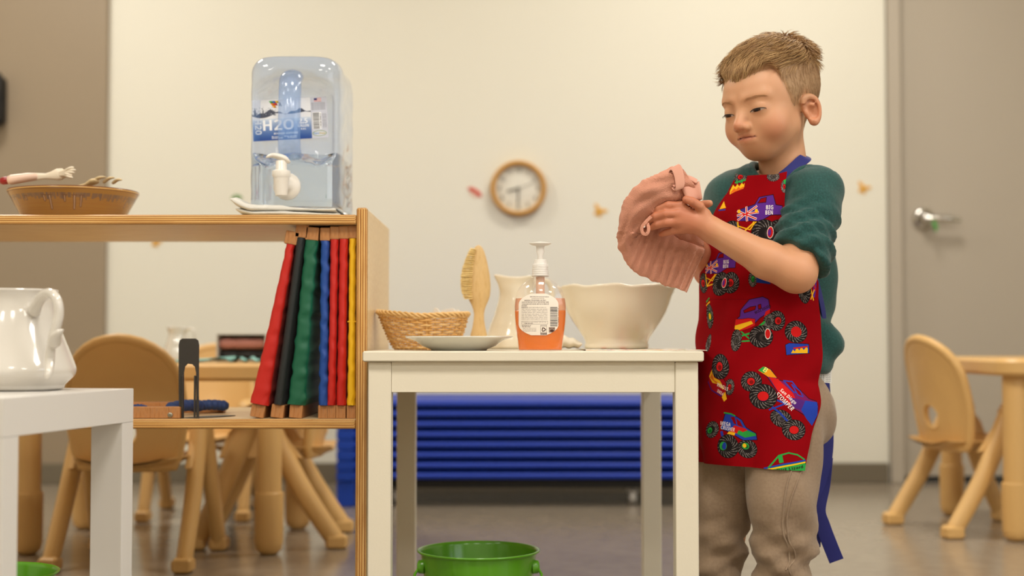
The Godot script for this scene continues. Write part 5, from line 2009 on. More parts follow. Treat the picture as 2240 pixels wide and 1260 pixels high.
func hair_field(p: Vector3) -> float:
	var q := HI * p
	var sx := q.x
	q.x = absf(q.x)
	var d := head_core(q) * 1.03
	if d > 0.05: return d - 0.02
	d = smin(d, cap(q, Vector3(0, -0.04, -0.018), Vector3(0, -0.15, -0.006), 0.039, 0.042) * 1.03, 0.018)
	var over := q.y - hairline(q)
	var top := smoothstep(0.034, 0.088, q.y + 0.16 * clampf(q.z, 0, 0.08))
	var th := lerpf(0.0020, 0.0130, top)
	th += 0.003 * top * clampf(q.z / 0.06, -0.5, 0.3) - 0.007 * top * smoothstep(0.03, 0.075, q.z)
	th += 0.002 * top * sin(q.z * 95.0 + sx * 70.0) + 0.0012 * top * sin(sx * 210.0 - q.z * 60.0)
	th *= smoothstep(-0.004, lerpf(0.022, 0.012, top), over)
	th -= 0.004 * (1.0 - smoothstep(-0.008, 0.004, over))
	return d - th

func strand_dir(q: Vector3, top: float) -> Vector3:
	# combing direction in head axes: forward and a little to his right on top, down on the sides
	var crown := Vector3(0.012, 0.09, -0.062)
	var away := (q - crown)
	away.y *= 0.35
	var fwd := Vector3(-0.32, -0.1, 1.0)
	var d := away.normalized().lerp(fwd.normalized(), clampf(0.2 + (q.z + 0.05) * 7.0, 0.0, 0.8) * top)
	if top < 0.5: d = d.lerp(Vector3(0.0, -1.0, -0.25), 0.75 - top)
	return d.normalized()

var AL := {}
func arm_points() -> void:
	AL.sl = W(1784, 424, 2.452); AL.el = W(1742, 596, 2.374); AL.wl = W(1556, 503, 2.362)
	AL.sr = W(1596, 436, 2.585); AL.er = W(1556, 590, 2.585); AL.wr = W(1515, 540, 2.47)

func fingers(l: Array) -> Array:
	var r := []
	for q in l: r.append(W(q[0], q[1], q[2]))
	return r

func left_arm_field() -> Callable:
	var F5 := [
		fingers([[1489, 450, 2.356], [1462, 449, 2.352], [1440, 456, 2.360], [1425, 464, 2.372]]),
		fingers([[1484, 468, 2.351], [1456, 468, 2.350], [1434, 474, 2.358], [1419, 481, 2.371]]),
		fingers([[1484, 486, 2.352], [1458, 487, 2.352], [1438, 492, 2.360], [1426, 498, 2.372]]),
		fingers([[1491, 502, 2.358], [1471, 505, 2.360], [1456, 509, 2.367], [1446, 513, 2.376]]),
		fingers([[1541, 470, 2.356], [1530, 451, 2.346], [1514, 441, 2.342], [1500, 436, 2.344]]),
	]
	var rr := [0.0069, 0.0072, 0.0070, 0.0062, 0.0080]
	var s: Vector3 = AL.sl
	var e: Vector3 = AL.el
	var w: Vector3 = AL.wl
	var mid := e.lerp(w, 0.35) + Vector3(0, -0.004, 0)
	var heel := W(1536, 492, 2.360)
	return func(p: Vector3) -> float:
		var d := cap(p, s, e, 0.037, 0.033)
		d = smin(d, cap(p, e, mid, 0.033, 0.0315), 0.012)
		d = smin(d, cap(p, mid, w, 0.0305, 0.0215), 0.01)
		if (p - heel).length() > 0.14: return d
		var h := cap(p, w, heel, 0.0195, 0.0165)
		for i in 4:
			h = smin(h, cap(p, heel.lerp(F5[i][0], 0.15), F5[i][0], 0.0125, rr[i] * 1.22), 0.009)
		h = smin(h, cap(p, w.lerp(heel, 0.6), F5[4][0], 0.015, 0.0115), 0.01)
		for i in 5:
			var c: Array = F5[i]
			var g := cap(p, c[0], c[1], rr[i] * 1.08, rr[i])
			g = smin(g, cap(p, c[1], c[2], rr[i] * 1.03, rr[i] * 0.92), 0.002)
			g = smin(g, cap(p, c[2], c[3], rr[i] * 0.95, rr[i] * 0.78), 0.002)
			h = smin(h, g, 0.0032)
		return smin(d, h, 0.008)

func right_arm_field() -> Callable:
	var F5 := [
		fingers([[1478, 470, 2.462], [1458, 452, 2.452], [1446, 440, 2.445], [1440, 434, 2.44]]),
		fingers([[1472, 484, 2.466], [1448, 470, 2.46], [1432, 464, 2.452], [1424, 462, 2.446]]),
		fingers([[1474, 500, 2.468], [1450, 492, 2.464], [1434, 488, 2.458], [1424, 486, 2.452]]),
		fingers([[1480, 514, 2.468], [1462, 510, 2.466], [1448, 508, 2.46], [1440, 506, 2.456]]),
		fingers([[1508, 472, 2.44], [1522, 456, 2.425], [1538, 448, 2.412], [1552, 445, 2.404]]),
	]
	var s: Vector3 = AL.sr
	var e: Vector3 = AL.er
	var w: Vector3 = AL.wr
	var heel := W(1500, 515, 2.468)
	return func(p: Vector3) -> float:
		var d := cap(p, s, e, 0.037, 0.032)
		d = smin(d, cap(p, e, w, 0.031, 0.021), 0.01)
		var h := cap(p, w, heel, 0.019, 0.016)
		for i in 4: h = smin(h, cap(p, heel, F5[i][0], 0.012, 0.0085), 0.009)
		for i in 5:
			var c: Array = F5[i]
			var r := 0.0078 if i == 4 else 0.0068
			var g := cap(p, c[0], c[1], r * 1.05, r)
			g = smin(g, cap(p, c[1], c[2], r, r * 0.95), 0.002)
			g = smin(g, cap(p, c[2], c[3], r * 0.95, r * 0.82), 0.002)
			h = smin(h, g, 0.0035)
		return smin(d, h, 0.008)

func arm_tint(p: Vector3) -> Color:
	var c := rgb(210, 152, 113)
	var k := seen(p)
	# knuckles and fingers are ruddier than the forearm
	c = c.lerp(rgb(190, 112, 82), 0.75 * clampf((1575.0 - k.x) / 60.0, 0, 1))
	return c.srgb_to_linear()

func shirt_field() -> Callable:
	var sl: Vector3 = AL.sl
	var el: Vector3 = AL.el
	var sr: Vector3 = AL.sr
	var er: Vector3 = AL.er
	var axl := (el - sl).normalized()
	var axr := (er - sr).normalized()
	var cutl := sl.lerp(el, 0.86) - axl * 0.0
	var cutr := sr.lerp(er, 0.8)
	# the turned-up cuff lies obliquely: lower at the back of the elbow
	var nl := (axl + (W(1770, 585, 2.37) - W(1700, 548, 2.37)).normalized() * -0.25).normalized()
	var neck := HX * Vector3(0, -0.115, -0.010)
	return func(p: Vector3) -> float:
		var o := p - BC
		var q := Vector3(o.dot(BL), o.y, o.dot(BF))
		var z := Vector3(q.x, q.y, q.z / 0.78)
		var d := cap(z, Vector3(0, 0.745, -0.012), Vector3(0, 0.475, -0.012), 0.093, 0.108) * 0.85
		d = smin(d, cap(q, Vector3(-0.062, 0.785, -0.014), Vector3(0.066, 0.785, -0.014), 0.044, 0.044), 0.035)
		d = smin(d, cap(q, Vector3(0.045, 0.52, -0.07), Vector3(-0.05, 0.52, -0.07), 0.045, 0.045), 0.03)
		d = smin(d, (q - Vector3(0.092, 0.512, -0.03)).length() - 0.034, 0.025)
		d = smin(d, cap(q, Vector3(0.065, 0.72, -0.055), Vector3(0.066, 0.6, -0.05), 0.042, 0.043), 0.03)
		var a := cap(p, sl, el, 0.05, 0.0475)
		a = smin(a, cap(p, sl.lerp(el, 0.72), sl.lerp(el, 0.84), 0.0475, 0.0475), 0.012)
		a = smax(a, (p - cutl).dot(nl), 0.008)
		d = smin(d, a, 0.022)
		var r := cap(p, sr, er, 0.046, 0.044)
		r = smax(r, (p - cutr).dot(axr), 0.008)
		d = smin(d, r, 0.022)
		d = smax(d, -((p - neck).length() - 0.058), 0.006)
		d = smax(d, 0.468 - p.y, 0.012)
		return d

func shirt_folds(p: Vector3, n: Vector3) -> float:
	var sl: Vector3 = AL.sl
	var el: Vector3 = AL.el
	var ax := (el - sl).normalized()
	var t := (p - sl).dot(ax) / sl.distance_to(el)
	var near := 1.0 - smoothstep(0.05, 0.085, ((p - sl) - ax * (p - sl).dot(ax)).length())
	var side := (p - sl).dot(Vector3(1, 0, 0.3))
	var w := 0.0
	if near > 0.0 and t > -0.2:
		w += near * smoothstep(0.1, 0.5, t) * (0.0036 * sin(t * 34.0 + side * 60.0 + 1.5 * sin(side * 50.0)) + 0.0018 * sin(t * 61.0 - side * 90.0))
		w += near * 0.0022 * sin(t * 12.0 - side * 40.0)
	w += (1.0 - near) * (0.002 * sin(p.y * 70.0 + p.x * 45.0 + 2.0 * sin(p.z * 40.0)) + 0.0018 * sin(p.y * 33.0 - p.z * 60.0))
	if p.y < 0.55: w += 0.003 * sin(p.x * 110.0 + p.y * 60.0 + p.z * 40.0)
	return w

func trouser_field() -> Callable:
	var hl := W(1718, 900, 2.475)
	var kl := W(1709, 1085, 2.45)
	var al := W(1713, 1310, 2.475)
	var hr := W(1618, 900, 2.555)
	var kr := W(1584, 1085, 2.545)
	var ar := W(1568, 1310, 2.56)
	var bum := W(1750, 905, 2.53)
	var calf := W(1732, 1160, 2.475)
	AL.al = al; AL.ar = ar
	return func(p: Vector3) -> float:
		var d := cap(p, hl, kl, 0.074, 0.058)
		d = smin(d, cap(p, kl, al, 0.058, 0.046), 0.02)
		d = smin(d, (p - calf).length() - 0.044, 0.03)
		var e := cap(p, hr, kr, 0.07, 0.050)
		e = smin(e, cap(p, kr, ar, 0.050, 0.042), 0.02)
		d = smin(d, e, 0.012)
		d = smin(d, cap(p, hl.lerp(hr, 0.2) + UP * 0.02, bum, 0.08, 0.066), 0.03)
		d = smax(d, p.y - 0.53, 0.01)
		d = smax(d, 0.055 - p.y, 0.01)
		return d

func trouser_folds(p: Vector3, n: Vector3) -> float:
	var low := smoothstep(0.25, 0.15, p.y)
	var ang := atan2(p.z + 2.5, p.x - 0.45)
	var w := low * (0.0052 * sin(p.y * 105.0 + 1.6 * sin(ang * 2.0) + p.x * 40.0) + 0.0022 * sin(p.y * 190.0 - p.x * 80.0))
	w += (1.0 - low) * (0.0022 * sin(p.y * 36.0 + p.x * 60.0 - p.z * 50.0) + 0.0012 * sin(p.x * 120.0 + p.y * 25.0))
	return w

# the apron: a sheet round the front of the body, by angle (0 = straight ahead, positive to his left) and height
const AP0 := -1.75
const AP1 := 1.26
func apron_pt(phi: float, y: float) -> Vector3:
	var a := table_of([[0.29, 0.1225], [0.40, 0.124], [0.50, 0.1245], [0.62, 0.120], [0.74, 0.113], [0.82, 0.104]], y)
	var b := table_of([[0.29, 0.108], [0.40, 0.113], [0.50, 0.110], [0.62, 0.104], [0.74, 0.097], [0.82, 0.083]], y)
	var low := smoothstep(0.6, 0.3, y)
	var w := low * (0.0035 * sin(phi * 5.0 + y * 14.0) + 0.0016 * sin(phi * 11.0 - y * 30.0)) + 0.0019 * sin(y * 46.0 + phi * 3.0) + 0.0011 * sin(y * 90.0 - phi * 9.0)
	var cx := 0.002 * low
	return B3(sin(phi) * (a + w) + cx, y, cos(phi) * (b + w))

func apron_uv(phi: float, y: float) -> Vector2:
	return Vector2((phi - AP0) / (AP1 - AP0), (0.825 - y) / 0.53)

func apron_find(px: float, py: float) -> Vector2:      # where on the cloth the photograph shows this spot
	var y := EYE + (745.0 - py) / 1265.0
	var phi := 0.0
	for it in 6:
		var best := 1e9
		for i in 91:
			var c := lerpf(-0.75, 1.26, i / 90.0)
			var e := absf(seen(apron_pt(c, y)).x - px)
			if e < best: best = e; phi = c
		y += (seen(apron_pt(phi, y)).y - py) / 1265.0
	return apron_uv(phi, y)

func tyre(k: Ink, c: Vector2, rx: float, ry: float, rot: float, hub: Color, rng: RandomNumberGenerator, face := Vector2.ZERO) -> void:
	k.oval(c, rx, ry, rgb(34, 30, 30), rot)
	for ring in 3:
		var f: float = [0.93, 0.74, 0.6][ring]
		for i in 17:
			var a := TAU * i / 17.0 + ring * 0.2
			var p0 := c + Vector2(cos(a) * rx * f, sin(a) * ry * f).rotated(rot)
			var p1 := c + Vector2(cos(a + 0.16) * rx * (f - 0.13), sin(a + 0.16) * ry * (f - 0.13)).rotated(rot)
			k.line(p0, p1, 1.7, rgb(128, 120, 116) if (i + ring) % 3 else rgb(92, 86, 84))
	var h := c + face
	k.oval(h, rx * 0.46, ry * 0.46, rgb(40, 34, 34), rot)
	k.oval(h, rx * 0.36, ry * 0.36, hub, rot)
	k.oval(h + Vector2(rx, ry) * 0.06, rx * 0.2, ry * 0.2, hub.darkened(0.35), rot)

func apron_print() -> ImageTexture:
	var red := rgb(140, 2, 12)
	var k := Ink.new(1024, 1536, red)
	var sc := 2.29
	var dk := rgb(44, 18, 26)
	var pu := rgb(92, 44, 140)
	var ye := rgb(246, 188, 36)
	var gr := rgb(48, 160, 70)
	var bl := rgb(40, 66, 170)
	var wh := rgb(240, 232, 224)
	var rd := rgb(206, 30, 30)
	var rng := RandomNumberGenerator.new()
	rng.seed = 3
	var at := func(px: float, py: float, rot := 0.0, s := 1.0) -> void:
		var u := apron_find(px, py)
		k.m = Transform2D(rot, Vector2.ONE * sc * s, 0.0, Vector2(u.x * 1024.0, u.y * 1536.0))
	# purple pick-up with a flag on its bonnet (twice)
	for q in [[1655, 482, 1.12], [1568, 597, 0.95]]:
		at.call(q[0], q[1], 0.0, q[2])
		tyre(k, Vector2(-52, 22), 24, 24, 0, rd, rng)
		k.path([[-38, 2], [-34, 30], [-10, 26]], 3.0, ye); k.path([[-32, 28], [-6, 6], [0, -6]], 3.0, ye); k.path([[-36, 10], [-12, 18], [2, 0]], 2.4, ye)
		tyre(k, Vector2(44, 24), 22, 25, 0, rd, rng)
		k.poly([[-40, -8], [-38, -22], [-4, -32], [4, -46], [34, -50], [40, -30], [54, -28], [54, -10], [30, -10], [8, 2], [-30, 0]], pu, dk, 1.4)
		k.poly([[2, -34], [8, -43], [20, -45], [19, -35]], red, dk, 1.2)
		k.poly([[-40, -6], [-38, -22], [-2, -31], [2, -12], [-8, 0], [-36, 0]], rgb(70, 40, 130))
		for z in [[[-40, -20], [0, -3]], [[-38, -2], [0, -28]], [[-40, -11], [4, -16]], [[-22, -27], [-18, 0]]]: k.line(z[0], z[1], 4.4, wh)
		for z in [[[-40, -20], [0, -3]], [[-38, -2], [0, -28]], [[-40, -11], [4, -16]], [[-22, -27], [-18, 0]]]: k.line(z[0], z[1], 2.2, rd)
		k.oval(Vector2(-37, -19), 3.2, 4, ye); k.oval(Vector2(0, -19), 3.2, 4, ye)
		k.text("BIG", Vector2(27, -25), 8, wh, 15); k.text("BEN", Vector2(26, -15), 8, wh, 15)
		tyre(k, Vector2(16, 26), 26, 28, 0.15, rgb(58, 48, 46), rng, Vector2(11, 0))
		k.oval(Vector2(28, 24), 6.4, 12, wh, 0.1); k.oval(Vector2(28, 24), 5.4, 10.6, rd, 0.1); k.oval(Vector2(26.5, 24), 3, 7, pu, 0.1)
	# purple van "mole digger"
	at.call(1651, 712)
	tyre(k, Vector2(46, -10), 18, 22, 0.1, rd, rng, Vector2(3, 0)); tyre(k, Vector2(30, -8), 11, 18, 0.1, rgb(80, 74, 70), rng)
	k.path([[-34, 24], [-6, 16], [22, -8]], 4.0, gr); k.path([[-32, 10], [-8, 30], [0, 10], [20, -4]], 3.0, gr); k.path([[-26, 34], [6, 32]], 3.4, gr)
	k.poly([[-44, 4], [-40, -12], [-30, -20], [-28, -34], [-10, -56], [18, -62], [30, -56], [34, -30], [12, -16], [-4, 2], [-36, 12]], pu, dk, 1.4)
	k.poly([[-22, -32], [-8, -40], [4, -42], [2, -34], [-20, -27]], red, dk, 1.2); k.poly([[8, -44], [14, -46], [15, -37], [9, -35]], red, dk, 1.2)
	k.poly([[-44, 2], [-40, -14], [-26, -14], [-12, -16], [2, -14], [2, 0], [-10, 6], [-36, 14]], rd, rgb(120, 20, 20), 1.2)
	k.poly([[-44, 6], [-42, 0], [-6, -10], [-2, -4], [-38, 12]], ye)
	k.text("MOLE DIGGER", Vector2(18, -35), 5.5, dk, 36, -0.45)
	k.poly([[24, -30], [34, -36], [32, -26], [20, -18]], rd)
	tyre(k, Vector2(14, 24), 25, 24, 0, rgb(60, 52, 50), rng, Vector2(6, 2)); k.oval(Vector2(28, 18), 6, 12, wh); k.oval(Vector2(28, 18), 5, 10, rd)
	tyre(k, Vector2(-40, 32), 13, 24, 0.1, rgb(80, 74, 70), rng)
	# tyre and flaming bumper
	at.call(1746, 738)
	tyre(k, Vector2(-2, -12), 25, 24, 0, rd, rng)
	k.oval(Vector2(-2, -12), 11.5, 11.5, rd)
	k.poly([[-26, 16], [-18, 12], [26, 14], [28, 34], [-24, 38]], bl, dk, 1.2)
	k.poly([[-14, 34], [-10, 26], [-6, 30], [-2, 22], [4, 28], [8, 20], [14, 27], [20, 20], [24, 24], [24, 34]], ye); k.poly([[-10, 22], [24, 18], [24, 21], [-8, 25]], rd)
	# upside-down car with flames
	at.call(1571, 828)
	tyre(k, Vector2(28, 18), 12, 18, 0.2, rd, rng)
	k.poly([[-32, -10], [-12, -34], [0, -20], [20, 10], [18, 40], [6, 38], [-24, 26], [-34, 10]], rgb(168, 16, 30), dk, 1.6)
	k.poly([[-30, -4], [-18, -22], [-12, -2], [4, 4], [14, 22], [10, 24], [-4, 12], [-18, 10]], ye); k.poly([[-26, -2], [-18, -12], [-12, 4], [2, 10], [-8, 10]], rgb(226, 110, 30))
	k.path([[-34, 8], [-24, 26], [4, 38]], 3.2, rgb(70, 30, 120)); k.poly([[6, 40], [16, 28], [20, 44], [12, 50]], ye)
	k.text("FIRE", Vector2(2, 30), 7, wh, 18, PI + 0.45); k.text("STORM", Vector2(10, 18), 8, wh, 30, PI + 0.35)
	tyre(k, Vector2(4, -26), 25, 28, -0.2, rd, rng)
	# long car "San Diego stomper"
	at.call(1712, 872)
	tyre(k, Vector2(-62, -36), 22, 22, 0, rd, rng)
	tyre(k, Vector2(-4, 42), 22, 18, 0.6, rgb(90, 80, 80), rng)
	k.path([[-36, 4], [-6, 30], [10, 50]], 4.0, bl); k.path([[-14, 2], [24, 18]], 4.0, bl); k.path([[-26, 24], [14, 6], [4, -14]], 3.2, bl)
	k.poly([[-46, -60], [-34, -68], [-22, -62], [-8, -40], [24, -32], [52, 0], [70, 6], [74, 16], [70, 40], [58, 56], [48, 40], [28, 26], [14, 18], [-8, -12], [-30, -46]], rgb(120, 30, 90), dk, 1.4)
	k.poly([[-48, -60], [-36, -68], [-24, -62], [-10, -44], [-28, -46]], rgb(232, 150, 30)); k.poly([[-48, -60], [-38, -68], [-30, -64], [-36, -54]], gr); k.text("B", Vector2(-33, -61), 10, rgb(240, 230, 120), 8, 0.6)
	k.poly([[-26, -46], [-8, -42], [20, -12], [30, 14], [12, 14], [-8, -14]], rd); k.poly([[10, -4], [44, 4], [34, 24], [18, 18]], rgb(84, 40, 120))
	k.poly([[44, 4], [72, 8], [72, 34], [58, 58], [46, 44], [34, 24]], bl)
	k.poly([[4, -38], [22, -36], [36, -12], [22, -14]], red, bl, 2.6); k.poly([[20, -30], [36, -16], [40, -4], [30, -8]], red, bl, 2.0)
	k.text("San Diego", Vector2(10, -4), 7, wh, 40, 0.82); k.text("STOMPER", Vector2(4, 6), 9, wh, 46, 0.86)
	tyre(k, Vector2(-38, -4), 28, 27, 0, rgb(70, 30, 110), rng); k.oval(Vector2(-38, -5), 11, 10, rd)
	tyre(k, Vector2(20, 66), 23, 22, 0, rgb(70, 30, 110), rng); k.oval(Vector2(20, 66), 9, 8.5, rd)
	# blue car
	at.call(1598, 952)
	tyre(k, Vector2(-46, -10), 15, 20, 0.5, gr, rng, Vector2(-5, 2))
	k.path([[-24, -6], [-20, 6], [10, 26], [36, 30]], 6.0, bl)
	tyre(k, Vector2(38, 28), 22, 20, 0.2, gr, rng, Vector2(-4, -6)); k.oval(Vector2(32, 21), 4, 4.6, ye)
	k.poly([[-26, -12], [-22, -26], [-14, -46], [4, -46], [28, -34], [38, -18], [58, -6], [60, 8], [30, 10], [4, -4]], bl, dk, 1.4)
	k.poly([[-4, -40], [8, -41], [24, -32], [34, -16], [6, -24]], red, bl, 2.4); k.line([10, -40], [16, -20], 3.0, bl)
	k.path([[-16, -48], [0, -46], [10, -42]], 3.2, gr)
	k.poly([[-4, -8], [8, -22], [36, -16], [46, -8], [30, -2]], rd); k.poly([[16, -4], [20, -12], [30, -8], [40, -12], [56, -6], [58, -1], [34, 4]], gr)
	k.poly([[-10, -2], [-6, -8], [12, -6], [10, 0]], ye)
	k.text("MEGA", Vector2(-14, -24), 8, wh, 24, 0.12); k.text("CRUSHER", Vector2(-8, -14), 8, wh, 36, 0.12)
	tyre(k, Vector2(-6, 24), 26, 26, 0, gr, rng, Vector2(-11, 0)); k.oval(Vector2(-14, 24), 5, 8, bl)
	# green dirt racer at the hem
	at.call(1716, 1010)
	k.poly([[-46, 16], [-10, 4], [10, 2], [36, -4], [40, 22], [-40, 22]], gr, dk, 1.0)
	k.path([[-42, 14], [-6, 4], [36, -4]], 3.6, bl); k.path([[-40, 17], [-4, 8], [36, 0]], 3.0, ye)
	k.path([[-34, 12], [-14, -14], [4, -20], [20, -16], [34, -6]], 3.2, gr); k.poly([[-16, -14], [-8, -16], [-6, 0], [-14, 2]], gr)
	k.text("Dirt Lizard", Vector2(6, 13), 6, dk, 50, -0.16)
	# tyre and flames at the top of the bib
	at.call(1617, 395)
	tyre(k, Vector2(2, -8), 20, 14, 0, rd, rng); k.path([[-12, 4], [18, 0]], 3.4, gr); k.path([[-8, -2], [-4, 10]], 3.0, gr); k.path([[8, -2], [8, 8]], 3.0, gr)
	k.poly([[-24, 22], [-18, 8], [-10, 14], [-4, 8], [2, 13], [8, 6], [14, 10], [16, 6], [16, 16], [-22, 30]], ye); k.poly([[-20, 24], [-12, 16], [-6, 20], [0, 14], [6, 18], [14, 14], [15, 19], [-20, 28]], rgb(226, 110, 30))
	at.call(1692, 386)
	tyre(k, Vector2(-2, 0), 16, 11, 0, rgb(90, 80, 76), rng)
	at.call(1716, 408)
	tyre(k, Vector2(-2, 0), 8, 14, 0, rd, rng); k.poly([[-4, -14], [6, -18], [6, -6], [-2, -6]], gr)
	at.call(1588, 430)
	tyre(k, Vector2(-6, -14), 10, 12, 0.5, rd, rng); k.poly([[-12, 28], [-2, 10], [8, 26]], ye); k.line([-14, 30], [6, 30], 3, bl)
	# tyre at the right side, below the elbow
	at.call(1764, 628)
	k.path([[10, -40], [22, -12], [20, 20]], 8.0, pu); k.path([[10, 4], [20, 28]], 3.0, ye); k.path([[20, 6], [12, 26]], 3.0, ye); k.path([[14, -20], [24, 6]], 3.4, rd)
	tyre(k, Vector2(-6, 4), 17, 32, -0.12, rgb(80, 74, 70), rng, Vector2(-6, -6)); k.oval(Vector2(-13, -2), 6, 10, wh); k.oval(Vector2(-11, -2), 3, 6, rd)
	at.call(1660, 610)
	tyre(k, Vector2(-14, 0), 10, 18, 0, gr, rng); k.poly([[-6, -6], [24, -6], [24, 12], [-6, 8]], rgb(30, 60, 150))
	at.call(1551, 690)
	tyre(k, Vector2(2, 2), 13, 28, 0, gr, rng); k.oval(Vector2(2, 2), 4, 7, ye); k.path([[-10, -30], [4, -38]], 4, gr); k.path([[-10, -22], [6, -30]], 3, ye)
	at.call(1550, 770)
	tyre(k, Vector2(0, -20), 8, 20, 0.2, rgb(90, 80, 76), rng)
	# the sewn line of the pocket
	k.m = Transform2D.IDENTITY
	var a := apron_find(1545, 655)
	var b := apron_find(1640, 655)
	k.line(Vector2(a.x * 1024, a.y * 1536), Vector2(b.x * 1024, b.y * 1536), 2.0, rgb(104, 4, 16))
	return k.tex()

func ribbon(path: Array, width, out: Vector3, thick := 0.0012) -> Sh:
	# a cloth band along a path; its width lies across the path and square to out
	var rows := []
	for i in path.size():
		var d: Vector3 = (path[min(i + 1, path.size() - 1)] - path[max(i - 1, 0)]).normalized()
		var s := d.cross(out).normalized()
		var o := s.cross(d).normalized()
		var w: float = width[i] if width is Array else width
		var q := PackedVector3Array()
		for z in [[-1, 0.3], [-0.96, 1], [0, 1.0], [0.96, 1], [1, 0.3], [1, -0.3], [0.96, -1], [0, -1], [-0.96, -1], [-1, -0.3], [-1, 0.3]]:
			q.append(path[i] + s * z[0] * w * 0.5 + o * z[1] * thick * 0.5)
		rows.append(q)
	var sh := Sh.new()
	sh.grid(rows, true, true)
	return sh

